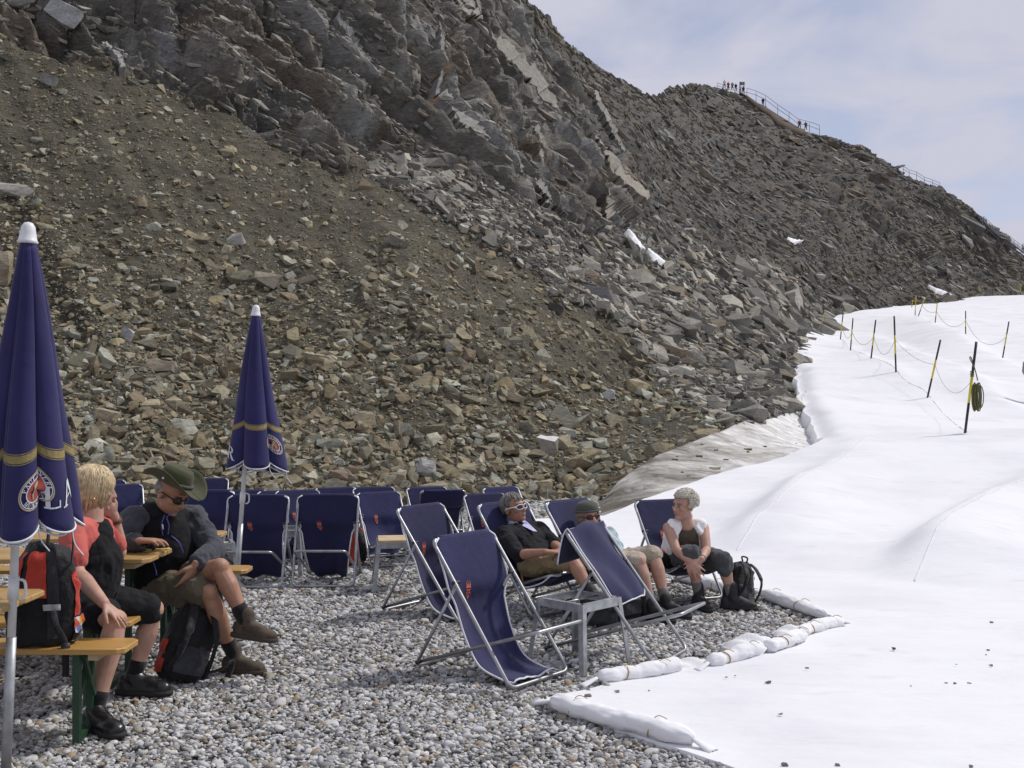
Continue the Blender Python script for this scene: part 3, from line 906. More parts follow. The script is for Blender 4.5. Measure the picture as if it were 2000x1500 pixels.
def resample(pl, n):
    L = [0.0]
    for a, b in zip(pl, pl[1:]): L.append(L[-1] + (b - a).length)
    out = []
    for k in range(n):
        t = L[-1] * k / (n - 1)
        i = min(max(int(np.searchsorted(L, t)) - 1, 0), len(pl) - 2)
        f = (t - L[i]) / max(L[i + 1] - L[i], 1e-9)
        out.append(pl[i].lerp(pl[i + 1], f))
    return out
nA, nB = 150, 60
tA, bA = np.array(resample(_top, nA)), np.array(resample(_bot, nA))
w = np.linspace(-0.12, 1.0, nB)[None, :, None]
DP = tA[:, None] * (1 - w) + bA[:, None] * w
ww = w[..., 0]
DP[..., 2] -= 0.10 * np.sin(np.pi * np.clip(ww, 0, 1)) * (0.3 + np.linspace(0, 1, nA)[:, None] * 2.0)      # hollow in front of the wall
DP[..., 2] -= np.where(ww < 0, 0.25, 0)
DP[..., 2] += 0.05 * fbm(DP.reshape(-1, 3) * np.array([1.0, 1.0, 1.0]), 4, 430).reshape(nA, nB) + 0.02 * fbm(DP.reshape(-1, 3) * 4.0, 3, 431).reshape(nA, nB)
ii, jj = np.meshgrid(np.arange(nA - 1), np.arange(nB - 1), indexing='ij')
a0 = (ii * nB + jj).ravel()
dirty = np_mesh("old_snow", DP.reshape(-1, 3), np.stack([a0, a0 + nB, a0 + nB + 1, a0 + 1], axis=1), M_DIRTY, smooth=True, nside=4)
for k in range(46):
    i_, j_ = int(rng.integers(4, nA - 6)), int(rng.integers(6, nB - 10))
    s_ = float(rng.uniform(0.03, 0.10)) * (1.4 if i_ < 50 else 0.7)
    put_stone("stone", stone_me[int(rng.integers(0, 28))], np.diag([s_, s_ * .8, s_ * .7]) @ np.array(Matrix.Rotation(float(rng.uniform(0, 6)), 3, 'Z')), DP[i_, j_] + np.array([0, 0, s_ * .1]), PALB[k % 9] * .9, dirty)
tag(dirty, "grey dirt-streaked bank of old snow between the scree and the white sheet", kind="structure")

# ---------------------------------------------------------------- gravel terrace
def gravel_base():
    m, n, l, b = new_mat("gravel_bed")
    geo = n.new("ShaderNodeNewGeometry")
    vo = n.new("ShaderNodeTexVoronoi"); vo.inputs['Scale'].default_value = 30
    l.new(geo.outputs['Position'], vo.inputs['Vector'])
    rp = n.new("ShaderNodeValToRGB"); e = rp.color_ramp.elements
    e[0].position = 0.0; e[0].color = (0.13, 0.12, 0.105, 1); e[1].position = 1.0; e[1].color = (0.30, 0.29, 0.275, 1)
    l.new(vo.outputs['Color'], rp.inputs[0]); l.new(rp.outputs[0], b.inputs['Base Color'])
    b.inputs['Roughness'].default_value = 0.9
    bp = n.new("ShaderNodeBump"); bp.invert = True; bp.inputs['Strength'].default_value = 0.9; bp.inputs['Distance'].default_value = 0.02
    l.new(vo.outputs['Distance'], bp.inputs['Height']); l.new(bp.outputs[0], b.inputs['Normal'])
    return m
M_GBED = gravel_base()
gxs = np.linspace(-400, 400, 3); 
gravel = mesh_obj("gravel_ground", [(-600, -300, -0.03), (600, -300, -0.03), (600, 900, -0.03), (-600, 900, -0.03)], [(0, 1, 2, 3)], M_GBED)
tag(gravel, "terrace of loose grey and white gravel", kind="structure")

def pebble_mat():
    m, n, l, b = new_mat("pebble")
    oi = n.new("ShaderNodeObjectInfo")
    rp = n.new("ShaderNodeValToRGB"); rp.color_ramp.interpolation = 'CONSTANT'
    cols = [(0.0, (.36, .36, .355)), (0.17, (.50, .495, .48)), (0.33, (.23, .23, .235)), (0.46, (.56, .55, .53)), (0.58, (.31, .285, .24)), (0.68, (.46, .465, .48)),
            (0.78, (.26, .235, .19)), (0.84, (.62, .61, .59)), (0.90, (.18, .18, .18)), (0.95, (.33, .25, .165))]
    e = rp.color_ramp.elements
    e[0].position = 0; e[0].color = (*cols[0][1], 1); e[1].position = cols[1][0]; e[1].color = (*cols[1][1], 1)
    for p, c in cols[2:]:
        x = e.new(p); x.color = (*c, 1)
    l.new(oi.outputs['Random'], rp.inputs[0])
    tc = n.new("ShaderNodeTexCoord")
    nz = n.new("ShaderNodeTexNoise"); nz.noise_dimensions = '4D'; nz.inputs['Scale'].default_value = 1.6; nz.inputs['Detail'].default_value = 6; nz.inputs['Roughness'].default_value = 0.7
    wm = n.new("ShaderNodeMath"); wm.operation = 'MULTIPLY'; wm.inputs[1].default_value = 50
    l.new(oi.outputs['Random'], wm.inputs[0]); l.new(wm.outputs[0], nz.inputs['W'])
    l.new(tc.outputs['Object'], nz.inputs['Vector'])
    mr = n.new("ShaderNodeMapRange"); mr.inputs[1].default_value = 0.3; mr.inputs[2].default_value = 0.7; mr.inputs[3].default_value = 0.68; mr.inputs[4].default_value = 1.28
    l.new(nz.outputs[0], mr.inputs[0])
    vm = n.new("ShaderNodeVectorMath"); vm.operation = 'SCALE'; l.new(rp.outputs[0], vm.inputs[0]); l.new(mr.outputs[0], vm.inputs['Scale'])
    l.new(vm.outputs[0], b.inputs['Base Color'])
    b.inputs['Roughness'].default_value = 0.72; b.inputs['Specular IOR Level'].default_value = 0.3
    return m
M_PEB = pebble_mat()
def pebble_mesh(seed):
    r = np.random.default_rng(seed)
    p = r.normal(size=(16, 3)); p /= np.linalg.norm(p, axis=1, keepdims=True); p *= np.array([1.0, 0.76, 0.48])
    p *= r.uniform(0.8, 1.0, (16, 1))
    bm = bmesh.new()
    for q in p: bm.verts.new(q)
    bmesh.ops.convex_hull(bm, input=bm.verts)
    bmesh.ops.delete(bm, geom=[v for v in bm.verts if not v.link_faces], context='VERTS')
    bmesh.ops.subdivide_edges(bm, edges=bm.edges, cuts=1, use_grid_fill=True, smooth=0.3)
    for f in bm.faces: f.smooth = True
    me = bpy.data.meshes.new("pebble"); bm.to_mesh(me); bm.free(); me.materials.append(M_PEB)
    return me
peb_me = [pebble_mesh(700 + k) for k in range(12)]
peb_col = bpy.data.collections.new("pebble_shapes")
for k, me in enumerate(peb_me):
    peb_col.objects.link(bpy.data.objects.new("pebble_shape", me))
def gravel_points(d0, d1, per_m2, size, seed):
    r = np.random.default_rng(seed)
    x0, x1 = -0.5 * d1 - 1.9, 4.2
    n = int((x1 - x0) * (d1 - d0) * per_m2)
    x = r.uniform(x0, x1, n); y = r.uniform(d0, d1, n)
    keep = (x > -0.5 * y - 1.8) & (x < XL(y) + 0.07)
    x, y = x[keep], y[keep]
    h = 0.018 * fbm(np.stack([x * 1.3, y * 1.3, x * 0], axis=1), 3, 440)
    s = size * np.exp(r.normal(0, 0.40, len(x)))
    z = h + r.uniform(-0.6, 0.35, len(x)) * s * 0.5 - 0.008
    return np.stack([x, y, z], axis=1), s
A_ = [gravel_points(4.3, 6.4, 2900, 0.0150, 1), gravel_points(6.4, 9.2, 1900, 0.0172, 2), gravel_points(9.2, 12.5, 900, 0.023, 3), gravel_points(12.5, 17.5, 430, 0.033, 4)]
GPt = np.concatenate([a[0] for a in A_]); GSz = np.concatenate([a[1] for a in A_])
scr = GSz / GPt[:, 1] * ((GPt[:, 0] > -0.47 * GPt[:, 1]) & (GPt[:, 0] < 0.47 * GPt[:, 1]) & (GPt[:, 1] > 4.95) & (GPt[:, 2] > -0.006) & (GPt[:, 0] < XL(GPt[:, 1]) - 0.12))
pick = np.argsort(-scr)[:285]
keep = np.ones(len(GSz), dtype=bool); keep[pick] = False
for k in pick:
    o = bpy.data.objects.new("pebble", peb_me[int(rng.integers(0, 12))]); C.objects.link(o); o.parent = gravel
    o.location = GPt[k]; s = float(min(GSz[k], 0.042)); o.scale = (s, s, s)
    o.rotation_euler = (rng.normal(0, 0.35), rng.normal(0, 0.35), rng.uniform(0, 6.28))
gp = bpy.data.meshes.new("gravel")
gp.vertices.add(int(keep.sum())); gp.vertices.foreach_set('co', GPt[keep].astype(np.float32).ravel())
a = gp.attributes.new('size', 'FLOAT', 'POINT'); a.data.foreach_set('value', GSz[keep].astype(np.float32))
gpo = bpy.data.objects.new("gravel", gp); C.objects.link(gpo); gpo.parent = gravel; gpo["kind"] = "stuff"
ng = bpy.data.node_groups.new("scatter_gravel", 'GeometryNodeTree')
ng.interface.new_socket("Geometry", in_out='INPUT', socket_type='NodeSocketGeometry')
ng.interface.new_socket("Geometry", in_out='OUTPUT', socket_type='NodeSocketGeometry')
gi = ng.nodes.new('NodeGroupInput'); go = ng.nodes.new('NodeGroupOutput')
m2p = ng.nodes.new('GeometryNodeMeshToPoints')
iop = ng.nodes.new('GeometryNodeInstanceOnPoints')
ci = ng.nodes.new('GeometryNodeCollectionInfo'); ci.inputs[0].default_value = peb_col; ci.inputs[1].default_value = True; ci.inputs[2].default_value = True
na = ng.nodes.new('GeometryNodeInputNamedAttribute'); na.data_type = 'FLOAT'; na.inputs[0].default_value = 'size'
rv = ng.nodes.new('FunctionNodeRandomValue'); rv.data_type = 'FLOAT_VECTOR'
rv.inputs[0].default_value = (-0.6, -0.6, 0); rv.inputs[1].default_value = (0.6, 0.6, 6.28)
ng.links.new(gi.outputs[0], m2p.inputs[0]); ng.links.new(m2p.outputs[0], iop.inputs[0])
ng.links.new(ci.outputs[0], iop.inputs['Instance']); iop.inputs['Pick Instance'].default_value = True
ng.links.new(rv.outputs[0], iop.inputs['Rotation']); ng.links.new(na.outputs[0], iop.inputs['Scale'])
ng.links.new(iop.outputs[0], go.inputs[0])
md = gpo.modifiers.new("gravel", 'NODES'); md.node_group = ng
# ---------------------------------------------------------------- deck chairs
def cloth(name, col, weave=900.0, rough=0.85, sheen=0.3, bump=0.15, fold=0.12):
    m, n, l, b = new_mat(name)
    tc = n.new("ShaderNodeTexCoord")
    nz = n.new("ShaderNodeTexNoise"); nz.inputs['Scale'].default_value = 3.5; nz.inputs['Detail'].default_value = 6; nz.inputs['Roughness'].default_value = 0.6
    l.new(tc.outputs['Object'], nz.inputs['Vector'])
    mr = n.new("ShaderNodeMapRange"); mr.inputs[1].default_value = 0.3; mr.inputs[2].default_value = 0.7; mr.inputs[3].default_value = 0.82; mr.inputs[4].default_value = 1.22
    l.new(nz.outputs[0], mr.inputs[0])
    oi = n.new("ShaderNodeObjectInfo")                        # no two pieces of cloth have faded alike
    fr_ = n.new("ShaderNodeMapRange"); fr_.inputs[3].default_value = 0.84; fr_.inputs[4].default_value = 1.22; l.new(oi.outputs['Random'], fr_.inputs[0])
    mm_ = n.new("ShaderNodeMath"); mm_.operation = 'MULTIPLY'; l.new(fr_.outputs[0], mm_.inputs[0]); l.new(mr.outputs[0], mm_.inputs[1])
    vm = n.new("ShaderNodeVectorMath"); vm.operation = 'SCALE'; vm.inputs[0].default_value = col[:3]
    l.new(mm_.outputs[0], vm.inputs['Scale']); l.new(vm.outputs[0], b.inputs['Base Color'])
    b.inputs['Roughness'].default_value = rough; b.inputs['Specular IOR Level'].default_value = 0.2
    b.inputs['Sheen Weight'].default_value = sheen; b.inputs['Sheen Roughness'].default_value = 0.5
    n2 = n.new("ShaderNodeTexNoise"); n2.inputs['Scale'].default_value = 11; n2.inputs['Detail'].default_value = 5; n2.inputs['Distortion'].default_value = 0.8
    l.new(tc.outputs['Object'], n2.inputs['Vector'])
    b1 = n.new("ShaderNodeBump"); b1.inputs['Strength'].default_value = fold; b1.inputs['Distance'].default_value = 0.05
    l.new(n2.outputs[0], b1.inputs['Height'])
    n3 = n.new("ShaderNodeTexNoise"); n3.inputs['Scale'].default_value = weave * 0.4; n3.inputs['Detail'].default_value = 2
    l.new(tc.outputs['Object'], n3.inputs['Vector'])
    b2 = n.new("ShaderNodeBump"); b2.inputs['Strength'].default_value = bump; b2.inputs['Distance'].default_value = 0.002
    l.new(n3.outputs[0], b2.inputs['Height']); l.new(b1.outputs[0], b2.inputs['Normal']); l.new(b2.outputs[0], b.inputs['Normal'])
    return m
M_NAVY = cloth("navy_canvas", (0.023, 0.024, 0.072), sheen=0.12)
M_PIPE = simple("white_piping", (0.72, 0.73, 0.77), 0.7, var=0.08)
M_EMB = simple("orange_print", (0.66, 0.17, 0.10), 0.8, var=0.15, scale=60)
M_TUBE = simple("galvanised_tube", (0.36, 0.365, 0.375), 0.38, 0.85, var=0.16, scale=14, bump=0.15, bscale=90, bdist=0.002)
M_GALV = simple("galvanised_steel", (0.40, 0.41, 0.42), 0.45, 0.6, var=0.22, scale=22, bump=0.1, bscale=70, bdist=0.002)
M_RUBBER = simple("dark_plastic", (0.03, 0.03, 0.032), 0.5)

CH = {  # (y,z) of: back-frame top, back-frame foot, rear-leg pivot, rear foot, seat-frame rear, seat-frame front
    'R': ((-0.28, 0.82), (0.35, 0.016), (-0.09, 0.577), (-0.45, 0.016), (-0.43, 0.04), (0.50, 0.35)),
    'U': ((-0.14, 0.79), (0.16, 0.016), (-0.05, 0.553), (-0.47, 0.016), (-0.45, 0.04), (0.33, 0.35)),
}
PROF = {
    'sit': lambda c: [c[0], (c[0][0] + 0.10, c[0][1] - 0.17), (c[0][0] + 0.24, 0.42), (c[0][0] + 0.36, 0.29), (c[5][0] - 0.28, 0.235), (c[5][0] - 0.10, 0.28), c[5]],
    'loose': lambda c: [c[0], (c[0][0] + 0.09, c[0][1] - 0.20), (c[0][0] + 0.15, 0.42), (c[0][0] + 0.22, 0.24), (c[0][0] + 0.33, 0.08), (c[0][0] + 0.50, 0.028), (c[0][0] + 0.60, 0.03)],
    'hang': lambda c: [c[0], (c[0][0] + 0.035, c[0][1] - 0.15), (c[0][0] + 0.05, 0.48), (c[0][0] + 0.045, 0.32), (c[0][0] - 0.02, 0.17), (c[0][0] - 0.10, 0.06), (c[0][0] - 0.20, 0.03)],
    'back': lambda c: [c[0], (c[0][0] + 0.07, c[0][1] - 0.12), (c[0][0] + 0.18, 0.55), (c[0][0] + 0.30, 0.40), (c[0][0] + 0.42, 0.27), (c[0][0] + 0.52, 0.16)],
}
def fabric_fn(style, c, W, seed, gather):
    pr = [Vector((0, p[0], p[1])) for p in PROF[style](c)]
    pr = resample(catmull(pr, 8), 60)
    r = random.Random(seed)
    ph = r.uniform(0, 6); ph2 = r.uniform(0, 6)
    def f(s, t, off=0.0):                       # s across -1..1, t down 0..1
        i = min(int(t * 59), 58); fr = t * 59 - i
        p = pr[i].lerp(pr[i + 1], fr); tan = (pr[i + 1] - pr[i]).normalized()
        nr = Vector((0, -tan.z, tan.y));
        if nr.z < 0 and style == 'sit': nr = -nr
        nr = Vector((0, abs(tan.z), tan.y)) if tan.z < 0 else nr
        g = 1 - gather * max(0, t - 0.35) / 0.65 * (0.85 + 0.15 * math.sin(3 * t + ph))
        pk = 1 - min(max((t - 0.27) / 0.12, 0), 1)          # upper third is a pocket pulled over the frame
        pk = pk * pk * (3 - 2 * pk)
        g += pk * 0.085 - 0.10 * (1 - pk)
        if t < 0.055: g -= 0.17 * (1 - math.sqrt(max(0, 1 - ((0.055 - t) / 0.055) ** 2)))
        x = s * W / 2 * g + gather * 0.05 * math.sin(ph2) * t
        amp = min(max(t - 0.2, 0) * 1.25, 1.0) ** 0.7
        sag = -(1 - s * s) * 0.035 * math.sin(math.pi * min(t * 1.1, 1)) * (1.6 if style in ('hang', 'loose') else 1.0)
        wr = amp * (0.016 * math.sin(5.2 * s + ph + 4 * t) + gather * 0.035 * math.sin(9 * s + ph2 + 2.0 * t) * t + 0.006 * math.sin(11 * s * t + ph2))
        q = p + nr * (sag * (1 - 0.7 * pk) + wr + off + 0.018 * pk)
        q.x = x
        if q.z < 0.024 + off: q.z = 0.024 + off + 0.004 * math.sin(8 * s + ph)
        return q
    return f
EMB = [[(-.5, .05), (-.42, .95), (-.2, .25)], [(-.3, .1), (-.12, 1.05), (.02, .2)], [(-.02, .2), (.16, 1.05), (.28, .1)], [(.2, .22), (.42, .95), (.48, .05)],
       [(-.5, .02), (.48, .02), (.42, -.16), (-.44, -.16)], [(-.36, -.24), (-.05, -.22), (-.1, -.5), (-.4, -.46)], [(.05, -.22), (.36, -.26), (.42, -.52), (.1, -.5)],
       [(-.28, -.58), (.3, -.6), (.16, -.95), (-.05, -1.05), (-.2, -.9)], [(-.55, -.3), (-.42, -.3), (-.48, -.7)], [(.46, -.32), (.58, -.36), (.5, -.74)]]
def make_chair(var, style, seed, emblem=True, gather=0.0, W=0.55, flip=None):
    c = CH[var]
    root = empty("deck_chair")
    def loop(ytop, ybot, w, r_=0.055):
        return round_path([(-w / 2, ytop[0], ytop[1]), (w / 2, ytop[0], ytop[1]), (w / 2, ybot[0], ybot[1]), (-w / 2, ybot[0], ybot[1])], r_, 5, True)
    MB().tube(loop(c[0], c[1], W), 0.0125, 8, True).build("back_frame", M_TUBE, root, True)
    w2 = W - 0.055
    rl = MB().tube(round_path([(-w2 / 2, *c[2]), (-w2 / 2, *c[3]), (w2 / 2, *c[3]), (w2 / 2, *c[2])], 0.05, 5), 0.0115, 8).build("rear_leg", M_TUBE, root, True)
    w3 = W - 0.095
    sf = MB().tube(round_path([(-w3 / 2, *c[4]), (-w3 / 2, *c[5]), (w3 / 2, *c[5]), (w3 / 2, *c[4])], 0.05, 5), 0.0115, 8)
    sf.build("seat_frame", M_TUBE, root, True)
    for s in (-1, 1):
        MB().tube([(s * (W / 2 + 0.016), *c[2]), (s * (w2 / 2 - 0.016), *c[2])], 0.012, 8).build("hinge", M_RUBBER, root, True)
        MB().tube([(s * (w3 / 2 - 0.014), *c[4]), (s * (w2 / 2 + 0.014), *c[4])], 0.012, 8).build("hinge", M_RUBBER, root, True)
    f = fabric_fn(style, c, W - 0.035, seed, gather)
    nr_, nc_ = 34, 15
    rows = [0, 0.008, 0.018, 0.035, 0.055] + list(np.linspace(0.08, 1, nr_))
    fm = MB().grid([[f(-1 + 2 * j / (nc_ - 1), t) for j in range(nc_)] for t in rows])
    bk = [[f(s_, t, 0.0) - Vector((0, *(Vector((c[0][1] - c[1][1], c[1][0] - c[0][0])).normalized() * 0.036 * (1 if abs(s_) < 0.99 else 0.0)))) for s_ in np.linspace(-1, 1, nc_)] for t in [0, 0.008, 0.018, 0.035, 0.055, 0.1, 0.16, 0.22, 0.28]]
    fm.grid(bk)
    fb = fm.build("fabric", M_NAVY, root, True)
    solid(fb, 0.003, 0)
    # sleeve over the top bar
    top = Vector((0, *c[0]))
    MB().tube([(x, top.y, top.z) for x in np.linspace(-W / 2 + 0.035, W / 2 - 0.035, 9)], 0.020, 10).build("sleeve", M_NAVY, fb, True)
    pp = MB()
    edge = [f(-1, t, 0.002) for t in np.linspace(0.0, 1, 40)] + [f(s, 1, 0.002) for s in np.linspace(-0.9, 0.9, 12)] + [f(1, t, 0.002) for t in np.linspace(1, 0.0, 40)]
    pp.tube(edge, 0.0066, 5)
    pp.build("piping", M_PIPE, fb, True)
    if emblem:
        em = MB()
        for poly in EMB:
            vs = [f((0.075 - x * 0.042) / (W / 2), 0.31 - y * 0.050, 0.0045) for x, y in poly]
            em.add(vs, [tuple(range(len(vs)))])
        em.build("emblem", M_EMB, fb)
    return root, f

def place_chair(root, px, py, head, var, k=1.0):
    """px,py: middle of the top bar in the photograph"""
    c = CH[var]; H = (c[0][1] + 0.015) * k
    d = (HC - H) * F / (py - HY)
    p = at(px, py, d); h = R(head)
    fw = Vector((math.cos(h), math.sin(h), 0))
    o = p - fw * c[0][0] * k; o.z = 0.0; root.scale = (k, k, k)
    root.location = o; root.rotation_euler = (0, 0, h - math.pi / 2)
    return root
G_CH = "navy deck chairs on the gravel"
CHAIRS = [
    (903, 1041, -40, 'R', 'loose', 14, 0.10, "nearest empty navy deck chair with its canvas trailing on the gravel"),
    (818, 986, -36, 'R', 'loose', 13, 0.15, "empty navy deck chair directly behind the nearest one"),
    (642, 965, -90, 'U', 'hang', 7, 0.42, "navy deck chair facing out with its canvas bunched to a point on the gravel"),
    (506, 966, -91, 'U', 'hang', 3, 0.10, "navy deck chair facing out directly behind the farther parasol pole"),
    (401, 957, -86, 'U', 'hang', 2, 0.10, "navy deck chair just right of the man in the green hat"),
    (979, 980, -46, 'R', 'sit', 17, 0.0, "navy deck chair in which the man in white sunglasses lies back"),
    (1107, 976, -46, 'R', 'sit', 18, 0.0, "navy deck chair in which the person in the grey cap lies back"),
    (1289, 976, -68, 'R', 'sit', 20, 0.0, "navy deck chair under the white-haired woman"),
    (738, 961, -66, 'R', 'sit', 10, 0.0, "navy deck chair with slack seat behind the wood-topped stool"),
    (866, 957, 102, 'R', 'back', 12, 0.0, "navy deck chair turned away showing its dark back"),
    (654, 952, -66, 'R', 'loose', 8, 0.1, "navy deck chair in the back row behind the bunched-canvas chair"),
    (729, 951, -68, 'R', 'loose', 9, 0.1, "navy deck chair in the back row behind the slack-seated one"),
    (832, 951, -66, 'R', 'loose', 11, 0.1, "navy deck chair half hidden behind the one turned away"),
    (976, 951, -56, 'R', 'loose', 16, 0.1, "empty navy deck chair rising behind the man in white sunglasses"),
    (945, 964, -64, 'R', 'loose', 15, 0.1, "navy deck chair of which only a corner shows left of the reclining man"),
    (580, 957, -66, 'R', 'sit', 6, 0.0, "navy deck chair with emblem between the two chairs facing out"),
    (545, 958, -66, 'R', 'loose', 5, 0.1, "navy deck chair mostly hidden left of the emblem chair in the back row"),
    (478, 957, -70, 'R', 'loose', 4, 0.1, "navy deck chair mostly hidden behind the farther parasol"),
    (408, 934, -80, 'R', 'loose', 1, 0.0, "highest standing navy deck chair behind the green hat brim"),
    (205, 938, -70, 'R', 'loose', 21, 0.0, "navy deck chair just behind the blonde woman's head"),
    (236, 946, -66, 'R', 'loose', 22, 0.0, "navy deck chair between the blonde woman and the man in the hat"),
]
for (px, py, hd, var, st, seed, ga, lab) in CHAIRS:
    ch, _ = make_chair(var, st, seed, emblem=(st != 'back'), gather=ga)
    place_chair(ch, px, py, hd, var, {20: 0.945, 10: .84, 8: .84, 9: .84, 11: .84, 16: .84, 15: .84, 6: .84, 5: .84, 4: .84, 1: .84, 21: .84, 22: .84, 12: .86}.get(seed, 1.0))
    tag(ch, lab, "deck chair", G_CH)
# the chair whose canvas is thrown forward over its own top bar
def flung_chair():
    root, _ = make_chair('R', 'back', 19, emblem=False)
    for o in [x for x in root.children if x.name.startswith("fabric")]:
        for k in list(o.children): bpy.data.objects.remove(k)
        bpy.data.objects.remove(o)
    c = CH['R']; W = 0.56
    top = Vector((0, *c[0]))
    pr = [(-0.33, 0.60), (-0.325, 0.68), (-0.315, 0.76), (-0.295, 0.82), (-0.265, 0.845), (-0.235, 0.80), (-0.16, 0.66), (-0.05, 0.52), (0.03, 0.42), (0.07, 0.36)]
    pl = resample(catmull([Vector((0, *p)) for p in pr], 8), 50)
    def f(s, t, off=0.0):
        i = min(int(t * 49), 48); p = pl[i].lerp(pl[i + 1], t * 49 - i)
        tan = (pl[i + 1] - pl[i]).normalized(); nr = Vector((0, -tan.z, tan.y))
        k = math.sin(math.pi * t)
        ww = W / 2 * (1 - 0.10 * t) * (1 if t < .88 else math.sqrt(max(0.02, 1 - ((t - .88) / .125) ** 2)) * .35 + .65)
        q = p + nr * (0.018 * math.sin(4 * s + 5 * t) * k + 0.02 * math.sin(7 * s - 3 * t + 1) * max(0, t - .4) + off + 0.05 * (1 - s * s) * max(0, t - 0.45))
        q.x = s * ww - 0.03 * t
        return q
    fb = MB().grid([[f(-1 + 2 * j / 14, i / 33) for j in range(15)] for i in range(34)]).build("fabric", M_NAVY, root, True)
    solid(fb, 0.003, 0)
    pp = MB()
    pp.tube(round_path([f(-1, t, 0.002) for t in np.linspace(0, 1, 30)], 0.01, 2) + [f(s, 1, 0.002) for s in np.linspace(-0.9, 0.9, 12)] + [f(1, t, 0.002) for t in np.linspace(1, 0, 30)], 0.0052, 5)
    pp.build("piping", M_PIPE, fb, True)
    return root
fc = flung_chair()
place_chair(fc, 1140, 1025, -30, 'R')
tag(fc, "empty navy deck chair with its canvas thrown over the top bar", "deck chair", G_CH)

# ---------------------------------------------------------------- low metal stools
M_WOODP = simple("pale_wood", (0.52, 0.40, 0.24), 0.6, var=0.15, scale=12)
def stool(center, rz, lab, wood=False, s=0.378, H=0.42):
    root = empty("side_table", (center[0], center[1], 0), rz)
    h = s / 2
    cs = [(-h, -h), (h, -h), (h, h), (-h, h)]
    for k in range(4):
        a, b = Vector((*cs[k], H - 0.022)), Vector((*cs[(k + 1) % 4], H - 0.022))
        n = Vector((a.x + b.x, a.y + b.y, 0)).normalized()
        e = (b - a).normalized()
        m = MB(); m.bar(a + e * 0.004, b - e * 0.004, 0.005, 0.05)
        m.bar(a + e * 0.006 - n * 0.016 + Vector((0, 0, 0.0235)), b - e * 0.006 - n * 0.016 + Vector((0, 0, 0.0235)), 0.026, 0.004)
        m.build("rail", M_GALV, root)
    for k in range(4):
        a = Vector((*cs[k], H - 0.05)); dirn = Vector((cs[k][0], cs[k][1], 0)).normalized()
        b = a + dirn * 0.065; b.z = 0.0
        m = MB()
        u = Vector((-math.copysign(1, cs[k][0]), 0, 0)); v = Vector((0, -math.copysign(1, cs[k][1]), 0))
        for w_ in (u, v):
            o_ = w_ * 0.017
            m.bar(a + o_ + Vector((0, 0, 0.05)), b + o_, 0.034 if w_ is u else 0.005, 0.005 if w_ is u else 0.034, up=(0, 1, 0))
        m.build("leg", M_GALV, root)
    MB().tube([(-h, 0, H - 0.012), (h, 0, H - 0.012)], 0.006, 6).build("cross_rod", M_TUBE, root, True)
    if wood:
        m = MB()
        m.box((0, 0, H + 0.012), (s - 0.02, s - 0.02, 0.022))
        bevel(m.build("table_top", M_WOODP, root), 0.003)
    tag(root, lab, "side table", "low metal side tables")
    return root
p = at(1131, 1167, 1.28 * F / 393); stool(p, R(45 + 1), "bare galvanised side table frame beside the nearest deck chair")
p = at(778, 1052, 1.28 * F / 281); stool(p, R(8), "low metal side table with pale wooden top among the deck chairs", True)
p = at(564, 1031, 1.28 * F / 258); stool(p, R(-12), "low metal side table between the two deck chairs facing out")
p = at(412, 1056, 1.28 * F / 284); stool(p, R(20), "low metal side table partly hidden behind the hatted man's knee")
# ---------------------------------------------------------------- beer tables and benches
def wood_mat(name, c1, c2, rough=0.35):
    m, n, l, b = new_mat(name)
    tc = n.new("ShaderNodeTexCoord")
    mp = n.new("ShaderNodeMapping"); mp.inputs['Scale'].default_value = (1.2, 22, 22)
    l.new(tc.outputs['Object'], mp.inputs['Vector'])
    nz = n.new("ShaderNodeTexNoise"); nz.inputs['Scale'].default_value = 1.6; nz.inputs['Detail'].default_value = 7; nz.inputs['Roughness'].default_value = 0.65; nz.inputs['Distortion'].default_value = 0.4
    l.new(mp.outputs[0], nz.inputs['Vector'])
    rp = n.new("ShaderNodeValToRGB"); e = rp.color_ramp.elements
    e[0].position = 0.3; e[0].color = (*c1, 1); e[1].position = 0.7; e[1].color = (*c2, 1)
    l.new(nz.outputs[0], rp.inputs[0])
    n2 = n.new("ShaderNodeTexNoise"); n2.inputs['Scale'].default_value = 5; n2.inputs['Detail'].default_value = 6
    l.new(tc.outputs['Object'], n2.inputs['Vector'])
    mr = n.new("ShaderNodeMapRange"); mr.inputs[1].default_value = 0.62; mr.inputs[2].default_value = 0.75; mr.inputs[3].default_value = 0; mr.inputs[4].default_value = 0.5
    l.new(n2.outputs[0], mr.inputs[0])
    mx = n.new("ShaderNodeMixRGB"); mx.inputs[2].default_value = (0.20, 0.155, 0.095, 1)
    l.new(mr.outputs[0], mx.inputs[0]); l.new(rp.outputs[0], mx.inputs[1]); l.new(mx.outputs[0], b.inputs['Base Color'])
    b.inputs['Roughness'].default_value = rough
    b.inputs['Coat Weight'].default_value = 0.25; b.inputs['Coat Roughness'].default_value = 0.2
    bp = n.new("ShaderNodeBump"); bp.inputs['Strength'].default_value = 0.2; bp.inputs['Distance'].default_value = 0.004
    l.new(nz.outputs[0], bp.inputs['Height']); l.new(bp.outputs[0], b.inputs['Normal'])
    return m
M_WOOD = wood_mat("varnished_pine", (0.40, 0.215, 0.055), (0.56, 0.33, 0.10))
M_WOODT = wood_mat("worn_pine", (0.36, 0.215, 0.075), (0.55, 0.36, 0.14), 0.45)
M_GREEN = simple("green_steel", (0.018, 0.055, 0.028), 0.45, 0.0, var=0.2, scale=20)
